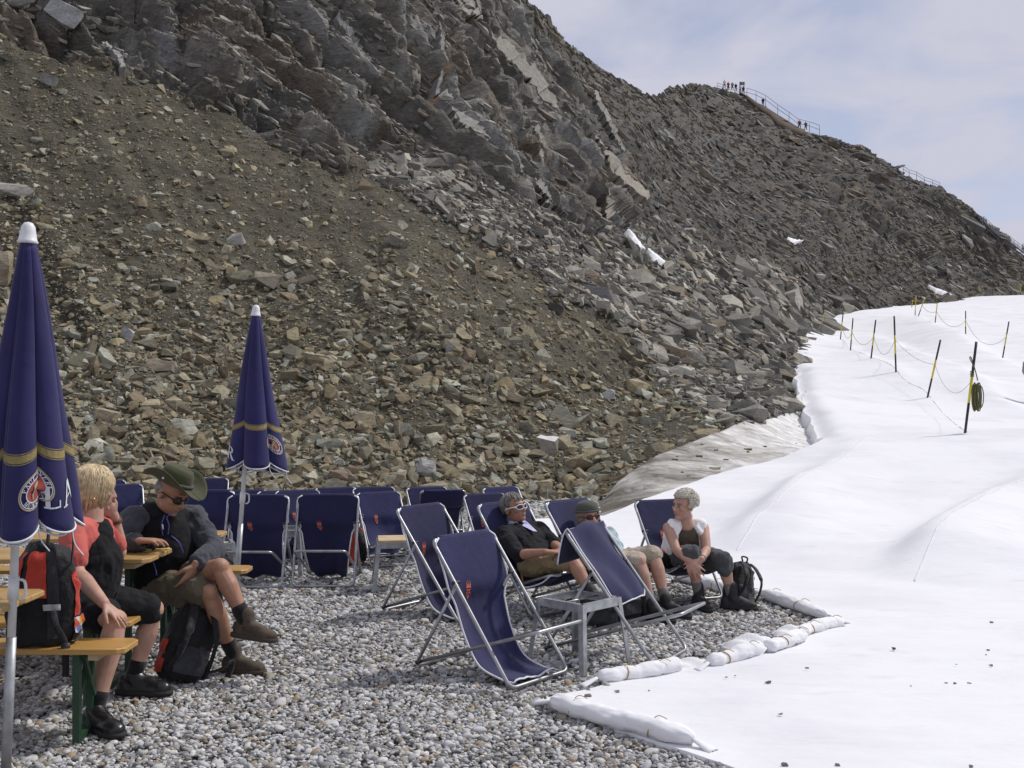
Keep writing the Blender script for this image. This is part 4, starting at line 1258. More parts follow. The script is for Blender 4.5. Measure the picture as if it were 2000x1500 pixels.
def plank(root, name, x0, x1, y0, y1, z, t, mat, part):
    m = MB(); c = 0.035
    vs = []
    for zz in (z - t, z):
        vs += [(x0, y0, zz), (x1 - c, y0, zz), (x1, y0 + c, zz), (x1, y1 - c, zz), (x1 - c, y1, zz), (x0, y1, zz)]
    m.add(vs, [(5, 4, 3, 2, 1, 0), (6, 7, 8, 9, 10, 11)] + [(k, (k + 1) % 6, 6 + (k + 1) % 6, 6 + k) for k in range(6)])
    return bevel(m.build(part, mat, root), 0.006, 3)
def xlegs(root, xs, y0, y1, z, table):
    for x in xs:
        w = 0.03
        for y in (y0 + 0.03, y1 - 0.03):
            MB().bar((x, y, 0.0), (x, y, z), 0.034, 0.034, up=(0, 1, 0)).build("leg", M_GREEN, root)
        m = MB(); m.bar((x, y0 + 0.05, 0.02), (x, y1 - 0.05, 0.02), 0.03, 0.03); m.build("foot_bar", M_GREEN, root)
        m = MB(); m.bar((x + 0.0, y0 + 0.035, z * 0.62), (x + (0.40 if x < -1 else -0.40), (y0 + y1) / 2, z - 0.01), 0.022, 0.022) if table else m.bar((x, y0 + 0.045, z * 0.45), (x, y1 - 0.045, z * 0.98), 0.02, 0.02)
        if not table: m.bar((x + 0.024, y1 - 0.045, z * 0.45), (x + 0.024, y0 + 0.045, z * 0.98), 0.02, 0.02)
        m.build("brace", M_GREEN, root)
def table(x1, y0, y1, lab, boards=2):
    root = empty("beer_table", (x1, y0, 0))
    L, z = 2.2, 0.77
    w = (y1 - y0) / boards
    for k in range(boards):
        plank(root, "", -L, 0, k * w + 0.002, (k + 1) * w - 0.002, z, 0.028, M_WOODT, "board")
    MB().bar((-0.12, 0.03, z - 0.045), (-0.12, y1 - y0 - 0.03, z - 0.045), 0.07, 0.03).build("batten", M_WOODP, root)
    MB().bar((-L + 0.2, 0.03, z - 0.045), (-L + 0.2, y1 - y0 - 0.03, z - 0.045), 0.07, 0.03).build("batten", M_WOODP, root)
    xlegs(root, (-0.26, -L + 0.26), 0.03, y1 - y0 - 0.03, z - 0.03, True)
    tag(root, lab, "table", "beer garden tables")
    return root
def bench(x1, y0, y1, lab):
    root = empty("beer_bench", (x1, y0, 0))
    L, z = 2.2, 0.47
    plank(root, "", -L, 0, 0, y1 - y0, z, 0.030, M_WOOD, "seat")
    for bx in (-0.16, -L + 0.16):
        MB().bar((bx, 0.035, z - 0.047), (bx, y1 - y0 - 0.035, z - 0.047), 0.05, 0.034).build("batten", M_WOODP, root)
    xlegs(root, (-0.24, -L + 0.24), 0.01, y1 - y0 - 0.01, z - 0.03, False)
    tag(root, lab, "bench", "beer garden benches")
    return root
def Xp(px, d): return (px - 1000) / F * d
table(Xp(94, 5.2), 4.66, 5.20, "wooden beer table reaching in at the frame's side before the parasol pole")
bench(Xp(271, 5.45), 5.23, 5.48, "varnished bench carrying the red and black backpack")
bench(Xp(265, 5.95), 5.84, 6.09, "varnished bench on which the blonde woman sits")
table(Xp(338, 6.60), 6.14, 6.62, "worn beer table on which the blonde woman rests her elbow")
bench(Xp(400, 6.85), 6.74, 6.98, "bench on which the man in the green hat sits")
table(Xp(446, 7.45), 7.02, 7.46, "beer table end showing behind the man in the green hat")
bench(Xp(490, 7.75), 7.60, 7.84, "bench end poking out beside the farther parasol pole")

# ---------------------------------------------------------------- folded parasols
M_NAVYP = cloth("navy_parasol", (0.026, 0.024, 0.088), sheen=0.12, fold=0.08)
M_GOLD = simple("gold_band", (0.26, 0.205, 0.075), 0.7, var=0.2, scale=90)
M_WHITE = simple("white_paint", (0.74, 0.74, 0.75), 0.45, var=0.05)
M_LETTER = simple("white_print", (0.66, 0.67, 0.70), 0.8, var=0.08)
M_REDP = simple("red_print", (0.30, 0.06, 0.05), 0.8)
M_TAN = simple("tan_print", (0.42, 0.34, 0.20), 0.8)
def letter(ch):
    """serif capitals as thick strokes in a unit box"""
    S = {'L': [((.22, 0), (.22, 1), .2), ((.05, .03), (.8, .03), .07), ((.77, 0), (.8, .32), .06), ((.05, .97), (.42, .97), .06)],
         'A': [((.12, 0), (.46, 1), .09), ((.48, 1), (.86, 0), .19), ((.25, .34), (.7, .34), .06), ((0, .03), (.28, .03), .06), ((.68, .03), (1.02, .03), .06)],
         'E': [((.22, 0), (.22, 1), .2), ((.05, .03), (.8, .03), .07), ((.05, .97), (.76, .97), .07), ((.22, .52), (.6, .52), .06), ((.77, 0), (.8, .28), .06), ((.73, 1), (.75, .74), .06), ((.58, .38), (.58, .66), .05)],
         'R': [((.22, 0), (.22, 1), .2), ((.05, .03), (.44, .03), .06), ((.05, .97), (.5, .97), .07), ((.5, .97), (.68, .9), .12), ((.68, .9), (.74, .74), .18), ((.74, .74), (.66, .58), .15), ((.66, .58), (.3, .52), .07), ((.46, .54), (.82, .04), .18), ((.76, .03), (1.0, .03), .06)],
         'N': [((.18, 0), (.18, 1), .09), ((.2, 1), (.8, 0), .19), ((.84, 0), (.84, 1), .08), ((.02, .03), (.36, .03), .06), ((.66, .97), (1, .97), .06)],
         'P': [((.22, 0), (.22, 1), .2), ((.05, .03), (.44, .03), .06), ((.05, .97), (.5, .97), .07), ((.5, .97), (.68, .9), .12), ((.68, .9), (.74, .7), .18), ((.74, .7), (.62, .52), .14), ((.62, .5), (.3, .48), .07)],
         'U': [((.2, 1), (.2, .25), .19), ((.2, .25), (.36, .05), .14), ((.36, .05), (.62, .05), .1), ((.62, .05), (.78, .25), .1), ((.78, .25), (.78, 1), .09), ((.04, .97), (.38, .97), .06), ((.64, .97), (.94, .97), .06)],
         'M': [((.12, 0), (.12, 1), .1), ((.14, 1), (.5, .1), .16), ((.5, .1), (.86, 1), .08), ((.88, 0), (.88, 1), .18)],
         'C': [((.8, .85), (.5, .98), .1), ((.5, .98), (.2, .7), .16), ((.2, .7), (.2, .3), .19), ((.2, .3), (.5, .03), .16), ((.5, .03), (.82, .16), .1)],
         'H': [((.2, 0), (.2, 1), .18), ((.8, 0), (.8, 1), .18), ((.2, .5), (.8, .5), .07)]}
    out = []
    for a, b, w in S[ch]:
        a, b = Vector((*a, 0)), Vector((*b, 0)); t = (b - a).normalized(); n = Vector((-t.y, t.x, 0)) * w / 2
        k = max(1, int((b - a).length / 0.25))
        for q in range(k):
            p0, p1 = a.lerp(b, q / k), a.lerp(b, (q + 1) / k)
            out.append([p0 - n, p1 - n, p1 + n, p0 + n])
    return out
def parasol(base, top, ph, seed, lab, letters, emblems, R0=0.255, Lc=1.30, NP=6):
    """base, top: ends of the pole axis"""
    base, top = Vector(base), Vector(top)
    ax = (base - top).normalized()
    root = empty("parasol", base)
    inv = Matrix.Translation(-base)
    fx_ = Vector((1, 0, 0)); fx_ = (fx_ - ax * fx_.dot(ax)).normalized(); fy_ = ax.cross(fx_)
    if fy_.y > 0: fy_ = -fy_             # points to the camera side
    r = random.Random(seed)
    pl = [(r.uniform(-.25, .25), r.uniform(.7, 1.25)) for _ in range(8)]
    def surf(th, t, off=0.0):
        """th: angle (0 = towards camera, positive to the right)"""
        u = (th + ph) / (2 * math.pi) * NP
        k = int(math.floor(u)) % NP; f = u - math.floor(u)
        sh, am = pl[k]
        pleat = abs(math.sin(math.pi * min(max(f + sh * 0.15 * math.sin(math.pi * f), 0), 1))) ** 0.5
        R_ = 0.034 + (R0 - 0.034) * t ** 0.95
        a = 0.10 + 0.26 * t
        rad = R_ * (1 - a + a * pleat * (0.82 + 0.2 * am)) + 0.006 * math.sin(9 * t + 5 * th + seed) * t
        z = 0.055 + Lc * t + 0.03 * t * (pleat - 0.6) - 0.05 * t * t * (1 - pleat) + 0.035 * t * math.sin(th * 1.0 + seed)
        lean = 0.02 * math.sin(2.2 * t + seed) * t
        dirv = fy_ * math.cos(th) + fx_ * math.sin(th)
        return top + Vector((0, 0, -z)) + Vector((math.sin(th), -math.cos(th), 0)) * (rad + off) + fx_ * lean - base
    nt, nth = 34, 160
    P = [[surf(2 * math.pi * j / nth, i / (nt - 1)) for j in range(nth + 1)] for i in range(nt)]
    cn = MB().grid(P).build("canopy", M_NAVYP, root, True); solid(cn, 0.003, 0)
    m = MB()
    for (ta, tb) in ((0.722, 0.748),):
        m.grid([[surf(2 * math.pi * j / nth, t, 0.004) for j in range(nth + 1)] for t in np.linspace(ta, tb, 4)])
    m.build("gold_band", M_GOLD, cn, True)
    m = MB()
    for (ta, tb) in ((0.716, 0.719), (0.751, 0.754)):
        m.grid([[surf(2 * math.pi * j / nth, t, 0.004) for j in range(nth + 1)] for t in (ta, tb)])
    m.build("band_edge", M_GOLD, cn, True)
    m = MB(); m.tube([surf(2 * math.pi * j / nth, 1.0, 0.001) for j in range(nth)], 0.0055, 5, True)
    # second, inner layer of hem showing below
    m.tube([surf(2 * math.pi * j / nth + 0.2, 1.012, -0.035) for j in range(nth)], 0.005, 5, True)
    m.build("hem", M_PIPE, cn, True)
    def patch(fn_polys, part, mat, off=0.006):
        mm = MB()
        for poly in fn_polys:
            vs = [surf(a, b, off) for a, b in poly]
            mm.add(vs, [tuple(range(len(vs)))])
        if mm.v: mm.build(part, mat, cn)
    for (ch, th, t, h, mirror_tilt) in letters:
        hw = h * 0.85
        rad = R0 * 0.9
        polys = []
        for q in letter(ch):
            polys.append([(th + (p.x - 0.5) * hw / rad, t - (p.y - 0.5) * h / Lc + mirror_tilt * (p.x - 0.5)) for p in q])
        patch(polys, "lettering", M_LETTER)
    for (th, t, r_) in emblems:
        rad = R0 * 0.9
        def ring(r0, r1, n=28):
            return [[(th + math.cos(a) * q0 / rad, t + math.sin(a) * q0 / Lc) for a, q0 in ((a0, r0), (a0, r1), (a1, r1), (a1, r0))]
                    for a0, a1 in ((2 * math.pi * k / n, 2 * math.pi * (k + 1) / n) for k in range(n))]
        patch(ring(r_ * 0.93, r_), "badge_ring", M_TAN, 0.007)
        patch(ring(r_ * 0.86, r_ * 0.90), "badge_line", M_LETTER, 0.007)
        patch(ring(r_ * 0.0, r_ * 0.56), "badge_disc", M_REDP, 0.006)
        patch(ring(r_ * 0.56, r_ * 0.61), "badge_inner_ring", M_LETTER, 0.007)
        fig = [[(-.28, .5), (.3, .5), (.26, 0), (.1, -.15), (-.15, -.1), (-.3, .1)], [(-.14, -.12), (.12, -.12), (.16, -.36), (0, -.46), (-.16, -.36)]]
        patch([[(th + x * r_ * 0.9 / rad, t + y * r_ * 0.9 / Lc) for x, y in pg] for pg in fig], "badge_figure", M_TAN, 0.008)
        txt = [("PAULANER", -math.pi * 0.92, -math.pi * 0.08, False), ("MUNCHEN", math.pi * 0.85, math.pi * 0.15, True)]
        polys = []
        for word, a0, a1, low in txt:
            for k, chh in enumerate(word):
                a = a0 + (a1 - a0) * (k + 0.5) / len(word)
                for q in letter(chh):
                    pp_ = []
                    for p in q:
                        lx, ly = (p.x - 0.5) * 0.2 * r_, (p.y - 0.5) * 0.23 * r_
                        rr = r_ * 0.735 + (-ly if low else ly)
                        aa = a + (-lx if low else lx) / rr
                        pp_.append((th + math.cos(aa) * rr / rad, t + math.sin(aa) * rr / Lc))
                    polys.append(pp_)
        patch(polys, "badge_text", M_LETTER, 0.007); [x for x in cn.children if x.name.startswith("badge_text")][-1]["kind"] = "stuff"
    # white cap
    mb = MB()
    n = 20
    prof = [(0.040, 0.055), (0.046, 0.047), (0.040, 0.040), (0.034, 0.008), (0.029, -0.022), (0.018, -0.038), (0.001, -0.043)]
    mb.loft([[top - base + ax * z + (fy_ * math.cos(a) + fx_ * math.sin(a)) * q for a in np.linspace(0, 2 * math.pi, n, endpoint=False)] for q, z in prof])
    mb.build("cap", M_WHITE, root, True)
    L = (base - top).length
    cut = top + ax * (L - 0.62) - base
    MB().tube([top - base + ax * 0.05, cut], 0.0185, 14).build("pole", M_WHITE, root, True)
    MB().tube([cut, top - base + ax * (L + 0.03)], 0.0225, 14).build("pole_sleeve", M_GALV, root, True)
    m = MB(); q = top - base + ax * (Lc + 0.30)
    m.tube([q - ax * 0.05, q + ax * 0.05], 0.024, 14)
    m.tube(catmull([q + fx_ * 0.02 - ax * 0.04, q + fx_ * 0.05 - ax * 0.03, q + fx_ * 0.055 + ax * 0.03, q + fx_ * 0.03 + ax * 0.05], 5), 0.0065, 6)
    m.build("slider", M_WHITE, root, True)
    m = MB()
    for th in (0.7, 1.3):
        s0 = surf(th, 1.0)
        m.tube(catmull([s0, s0 + Vector((0.012, 0, -0.06)), s0 + Vector((0.05, 0, -0.11))], 5), 0.003, 5)
    m.build("tie_cord", M_WHITE, root, True)
    tag(root, lab, "parasol", "folded navy parasols")
    return root
d1 = 4.82
parasol((Xp(11, d1), d1, 0.0), at(55, 452, d1), 0.15, 3, "nearer folded navy parasol cut by the frame's side, above the blonde woman",
        [('R', -0.55, 0.90, 0.105, 0.05), ('L', 0.98, 0.885, 0.10, -0.03), ('A', 1.34, 0.865, 0.10, -0.03)], [(0.66, 0.86, 0.078)], NP=7)
d2 = 9.13
parasol((Xp(460, d2), d2, 0.0), at(500, 605, d2), 0.45, 5, "farther folded navy parasol rising among the deck chairs",
        [('E', -1.30, 0.89, 0.105, 0.05), ('R', -0.92, 0.90, 0.105, 0.05)], [(0.98, 0.85, 0.076)], NP=5)
# ---------------------------------------------------------------- people
def skin_mat(name, col):
    m, n, l, b = new_mat(name)
    tc = n.new("ShaderNodeTexCoord")
    nz = n.new("ShaderNodeTexNoise"); nz.inputs['Scale'].default_value = 14; nz.inputs['Detail'].default_value = 6; nz.inputs['Roughness'].default_value = 0.65
    l.new(tc.outputs['Object'], nz.inputs['Vector'])
    rp = n.new("ShaderNodeValToRGB"); e = rp.color_ramp.elements
    e[0].position = 0.3; e[0].color = (col[0] * 0.80, col[1] * 0.72, col[2] * 0.70, 1); e[1].position = 0.7; e[1].color = (col[0] * 1.1, col[1] * 1.08, col[2] * 1.06, 1)
    l.new(nz.outputs[0], rp.inputs[0]); l.new(rp.outputs[0], b.inputs['Base Color'])
    b.inputs['Roughness'].default_value = 0.52; b.inputs['Specular IOR Level'].default_value = 0.35
    b.inputs['Subsurface Weight'].default_value = 0.08; b.inputs['Subsurface Radius'].default_value = (0.012, 0.005, 0.003); b.inputs['Subsurface Scale'].default_value = 0.6
    n2 = n.new("ShaderNodeTexNoise"); n2.inputs['Scale'].default_value = 160; n2.inputs['Detail'].default_value = 3
    l.new(tc.outputs['Object'], n2.inputs['Vector'])
    bp = n.new("ShaderNodeBump"); bp.inputs['Strength'].default_value = 0.2; bp.inputs['Distance'].default_value = 0.002
    l.new(n2.outputs[0], bp.inputs['Height']); l.new(bp.outputs[0], b.inputs['Normal'])
    return m
SK_PALE = skin_mat("skin_fair", (0.50, 0.31, 0.235))
SK_TAN = skin_mat("skin_tanned", (0.40, 0.225, 0.15))
wr_tex = bpy.data.textures.new("wrinkles", 'MARBLE'); wr_tex.marble_type = 'SOFT'; wr_tex.noise_scale = 0.10; wr_tex.noise_depth = 2; wr_tex.turbulence = 7.0
wr_big = bpy.data.textures.new("folds", 'MARBLE'); wr_big.marble_type = 'SOFT'; wr_big.noise_scale = 0.16; wr_big.noise_depth = 2; wr_big.turbulence = 6.0

class Fig:
    def __init__(self, name, loc, label, cat="person", group=None):
        self.root = empty(name, loc); self.o = Vector(loc)
        tag(self.root, label, cat, group)
    def put(self, mb, name, mat, vox=None, smooth=2, wrinkle=0.0, tex=None, parent=None):
        vs = [v - self.o for v in mb.v]
        o = mesh_obj(name, vs, mb.f, mat, parent or self.root, True)
        if vox:
            m = o.modifiers.new('remesh', 'REMESH'); m.mode = 'VOXEL'; m.voxel_size = vox; m.use_smooth_shade = True
            if smooth:
                m = o.modifiers.new('smooth', 'SMOOTH'); m.factor = 0.5; m.iterations = smooth
            if wrinkle:
                m = o.modifiers.new('wrinkle', 'DISPLACE'); m.texture = tex or wr_tex; m.strength = wrinkle; m.mid_level = 0.5; m.texture_coords = 'LOCAL'
        return o
def etube(mb, pts, dims, side, n=20):
    """loft with elliptical sections; side: direction of the first radius"""
    pts = [Vector(p) for p in pts]; side = Vector(side).normalized(); rings = []
    for i, p in enumerate(pts):
        t = (pts[min(i + 1, len(pts) - 1)] - pts[max(i - 1, 0)]).normalized()
        x = (side - t * side.dot(t)).normalized(); y = t.cross(x)
        a, b = dims[i]
        rings.append([p + x * math.cos(q) * a + y * math.sin(q) * b for q in np.linspace(0, 2 * math.pi, n, endpoint=False)])
    mb.loft(rings)
def chain(mb, pts, rad, n=14):
    """tapered limb through joints, ends rounded"""
    P = [Vector(p) for p in pts]
    mb.tube(P, list(rad), n)
    mb.ellipsoid(P[0], (rad[0],) * 3, nu=12, nv=8); mb.ellipsoid(P[-1], (rad[-1],) * 3, nu=12, nv=8)
    for p, r_ in list(zip(P, rad))[1:-1]:
        mb.ellipsoid(p, (r_ * 0.985,) * 3, nu=12, nv=8)
def arm(mb, s, e, w, k=1.0, bulk=0.0):
    s, e, w = Vector(s), Vector(e), Vector(w)
    chain(mb, [s, s.lerp(e, .5), e, e.lerp(w, .3), w], [(.048 + bulk) * k, (.045 + bulk) * k, (.038 + bulk) * k, (.041 + bulk) * k, (.026 + bulk) * k])
def leg(mb, h, kn, a, k=1.0, bulk=0.0):
    h, kn, a = Vector(h), Vector(kn), Vector(a)
    back = (kn - h).cross(Vector((0, 0, 1)))
    chain(mb, [h, h.lerp(kn, .5), kn, kn.lerp(a, .32), kn.lerp(a, .7), a], [(.085 + bulk) * k, (.074 + bulk) * k, (.054 + bulk) * k, (.056 + bulk) * k, (.040 + bulk) * k, (.034 + bulk) * k])
def hand(mb, w, d, pn, thumb, curl=0.5, spread=0.16, k=1.0):
    """w wrist, d pointing direction, pn palm normal (palm faces that way), thumb: side vector"""
    w, d, pn, th = Vector(w), Vector(d).normalized(), Vector(pn).normalized(), Vector(thumb).normalized()
    pn = (pn - d * pn.dot(d)).normalized(); th = (th - d * th.dot(d) - pn * th.dot(pn)).normalized()
    etube(mb, [w - d * 0.02 * k, w + d * 0.02 * k, w + d * 0.06 * k, w + d * 0.092 * k, w + d * 0.10 * k], [(.026 * k, .021 * k), (.033 * k, .018 * k), (.042 * k, .016 * k), (.043 * k, .0135 * k), (.038 * k, .010 * k)], th, 16)
    L = [.074, .084, .078, .060]
    for q in range(4):
        off = (1.5 - q) * 0.0235 * k
        p = w + d * (0.088 - 0.006 * abs(1.2 - q)) * k + th * off
        dr = (d + th * (1.5 - q) * spread).normalized()
        pts_, rr = [p], [.0098 * k]
        a = curl * 0.35
        for sgm, fr in enumerate((0.46, 0.31, 0.25)):
            v = dr * math.cos(a) + pn * math.sin(a)
            p = p + v * L[q] * fr * k; pts_.append(p); rr.append((.0092, .0084, .0072)[sgm] * k); a += curl
        chain(mb, pts_, rr, 8)
    p = w + d * 0.025 * k + th * 0.027 * k
    t1 = (th * 0.75 + d * 0.65 + pn * 0.25).normalized(); t2 = (th * 0.35 + d * 0.9 + pn * 0.35 * (1 + curl)).normalized()
    chain(mb, [p, p + t1 * .036 * k, p + t1 * .036 * k + t2 * .030 * k, p + t1 * .036 * k + t2 * .052 * k], [.0145 * k, .0118 * k, .0105 * k, .0082 * k], 8)
def hframe(f, u):
    f = Vector(f).normalized(); u = Vector(u); u = (u - f * u.dot(f)).normalized()
    l_ = u.cross(f)
    M = Matrix((f, l_, u)).transposed()      # local x = forward, y = left, z = up
    return M
def head(mb, c, M, k=1.0, nose=1.0, jaw=1.0):
    c = Vector(c)
    def E(p, r_, rot=None): mb.ellipsoid(c + M @ (Vector(p) * k), [q * k for q in r_], M, 20, 14)
    E((-.012, 0, .030), (.098, .078, .090)); E((.030, 0, -.045), (.068, .060 * jaw, .078)); E((.074, 0, -.100), (.022, .026, .018))
    E((.078, 0, .028), (.020, .052, .014)); E((.020, 0, -.075), (.062, .056 * jaw, .045))
    for s in (-1, 1):
        E((.062, s * .040, -.020), (.030, .026, .024)); E((-.008, s * .079, -.012), (.020, .010, .033)); E((-.002, s * .082, -.004), (.016, .010, .018)); E((-.004, s * .080, -.036), (.010, .008, .010))
        E((.103, s * .011, -.036), (.011, .010, .009))
    chain(mb, [c + M @ (Vector(p) * k) for p in ((.092, 0, .014), (.103, 0, -.012), (.112, 0, -.033))], [.009 * k * nose, .011 * k * nose, .0145 * k * nose], 10)
    E((.094, 0, -.060), (.011, .023, .0055)); E((.092, 0, -.070), (.011, .021, .0065))
def hair_cap(mb, c, M, N, L, rad, tips, k=1.0, seed=1, size=(.106, .086, .098), top=-0.2, frontcut=0.5, wave=0.0):
    """strands combed from the crown; tips(theta)-> length factor"""
    r = random.Random(seed); c = Vector(c)
    for i in range(N):
        th = r.uniform(-math.pi, math.pi); ph0 = r.uniform(0.0, 0.9)
        if abs(th) < frontcut and r.random() < 0.3: ph0 *= 0.5
        ln = L * tips(th) * r.uniform(0.8, 1.1)
        pts_ = []; n = 6
        for q in range(n):
            ph = ph0 + ln * q / (n - 1)
            if ph < math.pi * 0.52:
                s_ = 1.0 + 0.02 * q / n + r.uniform(-.01, .01)
                p = Vector((size[0] * math.sin(ph) * math.cos(th) - .012, size[1] * math.sin(ph) * math.sin(th), size[2] * math.cos(ph) + .03)) * s_
            else:
                e_ = ph - math.pi * 0.52
                p = Vector((size[0] * math.cos(th) * (1 - 0.12 * e_) - .012, size[1] * math.sin(th) * (1 - 0.12 * e_), .03 - size[2] * e_ * 1.0))
            p += Vector((r.uniform(-1, 1), r.uniform(-1, 1), r.uniform(-1, 1))) * wave
            pts_.append(c + M @ (p * k))
        mb.tube(pts_, [rad * f for f in (0.9, 1.1, 1.15, 1.0, 0.8, 0.3)], 5)
def glasses(fig, c, M, frame_mat, lens_mat, k=1.0, wrap=1.0):
    c = Vector(c)
    lens = None
    fr = MB()
    tr = lambda p: c + M @ (Vector(p) * k)
    for s in (-1, 1):
        cen = Vector((.100, s * .032, -.004))
        ring = [cen + Vector((-.010 * ((math.cos(a) * s + 1) * 0.5) ** 2 * 2, math.cos(a) * .030, math.sin(a) * .0175)) for a in np.linspace(0, 2 * math.pi, 20, endpoint=False)]
        ln = MB(); ln.add([tr(p) for p in ring] + [tr(cen + Vector((.006, 0, 0)))], [(i, (i + 1) % 20, 20) for i in range(20)])
        fig.put(ln, "lens", lens_mat, parent=None)
        fr.tube([tr(p) for p in ring], .0040 * k, 6, True)
        fr.tube([tr(p) for p in ((.080, s * .062, .002), (.055, s * .078, .004), (.0, s * .086, .002), (-.015, s * .086, -.012))], .0042 * k, 6)
    fr.tube([tr((.101, -.006, .004)), tr((.106, 0, .006)), tr((.101, .006, .004))], .0038 * k, 6)
    fig.put(fr, "glasses_frame", frame_mat)
def shoe(fig, ank, toe, mat, sole_mat, lace_mat, boot=0.05, k=1.0, ground=None, pitch=0.0):
    """ank: ankle joint; toe: pointing direction"""
    a = Vector(ank); t = Vector(toe).normalized()
    up = Vector((0, 0, 1)); s = t.cross(up).normalized(); up = s.cross(t).normalized()
    h = (a.z - ground) if ground is not None else 0.085
    b = a - up * h
    M = Matrix((t, s, up)).transposed()
    mb = MB(); P = lambda u, v, w: b + t * u * k + s * v * k + up * w * k
    mb.ellipsoid(P(.125, 0, .040), (.078 * k, .046 * k, .036 * k), M); mb.ellipsoid(P(.045, 0, .055), (.095 * k, .040 * k, .045 * k), M)
    mb.ellipsoid(P(-.040, 0, .055), (.043 * k, .037 * k, .050 * k), M)
    chain(mb, [P(.06, 0, .055), P(.015, 0, .085), a + up * boot], [.040 * k, .043 * k, .044 * k])
    mb.loft([[P(u * 1.0, v, w) for u, v in ((-.075, -.022), (-.05, -.037), (.04, -.036), (.13, -.046), (.185, -.034), (.205, 0), (.185, .036), (.13, .047), (.04, .036), (-.05, .037), (-.075, .022))] for w in (.012, .045)])
    sh = fig.put(mb, "shoe", mat, 0.0075 * k, 2, 0.004)
    so = MB()
    so.loft([[P(u * sc, v * sc, w) for u, v in ((-.085, -.026), (-.06, -.042), (.04, -.040), (.13, -.051), (.190, -.038), (.214, 0), (.190, .040), (.13, .052), (.04, .040), (-.06, .042), (-.085, .026))] for w, sc in ((.0, .96), (.006, 1.0), (.026, 1.0))])
    fig.put(so, "sole", sole_mat, None, parent=sh)
    lc = MB()
    for q in range(5):
        u = .045 + .022 * q; z = .107 - .0085 * q * 1.0
        lc.tube([P(u, -.026, z - .016), P(u + .006, 0, z), P(u, .026, z - .016)], .0028 * k, 5)
        lc.tube([P(u, .026, z - .016), P(u + .018, 0, z - .004), P(u + .022, -.026, z - .022)], .0024 * k, 5)
    fig.put(lc, "laces", lace_mat, None, parent=sh)
    return sh
def sock(fig, ank, kn, mat, h=0.10, r_=0.041):
    r_ += 0.005; h *= 0.9
    a, kk = Vector(ank), Vector(kn); d = (kk - a).normalized()
    mb = MB(); chain(mb, [a + d * 0.03, a + d * (0.015 + h * 0.5), a + d * h], [r_, r_ * 1.02, r_ * 1.12]); fig.put(mb, "sock", mat, 0.007, 2, 0.004)

M_BLACK = cloth("black_softshell", (0.010, 0.010, 0.012), sheen=0.03, fold=0.3)
M_CHAR = cloth("charcoal_sleeve", (0.050, 0.052, 0.062), sheen=0.12, fold=0.3)
M_CORAL = cloth("coral_cotton", (0.42, 0.095, 0.08), sheen=0.1, fold=0.2)
M_KHAKI = cloth("khaki_cotton", (0.135, 0.115, 0.075), sheen=0.1, fold=0.35)
M_KHAKI2 = cloth("sand_cotton", (0.24, 0.185, 0.105), sheen=0.1, fold=0.35)
M_BEIGE = cloth("beige_cotton", (0.33, 0.28, 0.22), sheen=0.1, fold=0.3)
M_GREYT = cloth("grey_trouser", (0.070, 0.072, 0.075), sheen=0.1, fold=0.3)
M_TAUPE = cloth("taupe_jersey", (0.115, 0.092, 0.068), sheen=0.1, fold=0.25)
M_CREAM = cloth("white_fleece_vest", (0.74, 0.735, 0.72), sheen=0.3, fold=0.25)
M_LAV = cloth("lavender_shirt", (0.42, 0.42, 0.62), sheen=0.1)
M_OLIVE = cloth("olive_hat", (0.066, 0.069, 0.036), sheen=0.1, fold=0.15)
M_CAPG = cloth("grey_green_cap", (0.075, 0.08, 0.065), sheen=0.1)
M_SOCK = cloth("black_sock", (0.010, 0.010, 0.011)); M_SOCKG = cloth("grey_sock", (0.16, 0.15, 0.14))
M_LEATH = simple("black_leather", (0.012, 0.012, 0.013), 0.32, var=0.2, scale=30, bump=0.2, bscale=60, bdist=0.003)
M_BROWN = simple("brown_nubuck", (0.075, 0.055, 0.038), 0.8, var=0.3, scale=25, bump=0.3, bscale=80, bdist=0.003)
M_DBOOT = simple("dark_boot", (0.022, 0.022, 0.023), 0.7, var=0.35, scale=30, bump=0.3, bscale=70, bdist=0.003)
M_SOLE = simple("black_sole", (0.018, 0.018, 0.018), 0.8); M_SOLEB = simple("brown_sole", (0.055, 0.046, 0.036), 0.9)
M_LACE = simple("dark_lace", (0.03, 0.028, 0.026), 0.8); M_LACEB = simple("brown_lace", (0.16, 0.12, 0.08), 0.8); M_LACEW = simple("pale_lace", (0.30, 0.30, 0.26), 0.8)
M_BLOND = simple("blond_hair", (0.56, 0.43, 0.25), 0.42, var=0.3, scale=40); M_GREYH = simple("grey_hair", (0.16, 0.15, 0.14), 0.5, var=0.35, scale=60)
M_WHITEH = simple("white_hair", (0.66, 0.62, 0.52), 0.55, var=0.15, scale=60); M_BLNDG = simple("ash_hair", (0.30, 0.25, 0.17), 0.5, var=0.3, scale=50)
M_LENS = simple("dark_lens", (0.008, 0.008, 0.010), 0.08, spec=0.6, var=0.05)
M_FRW = simple("white_frame", (0.70, 0.70, 0.72), 0.35, var=0.03); M_FRB = simple("black_frame", (0.012, 0.012, 0.012), 0.3); M_FRR = simple("red_frame", (0.10, 0.015, 0.015), 0.3)
M_RINGG = simple("gold_metal", (0.75, 0.52, 0.20), 0.25, 1.0, var=0.05); M_STRAP = simple("brown_strap", (0.11, 0.035, 0.02), 0.5)
M_BLUEZ = simple("blue_zip", (0.07, 0.07, 0.32), 0.5); M_EYE = simple("eye_white", (0.42, 0.39, 0.36), 0.25, var=0.03); M_IRIS = simple("iris_dark", (0.03, 0.025, 0.02), 0.2); M_LIP = simple("lip", (0.36, 0.13, 0.10), 0.5)

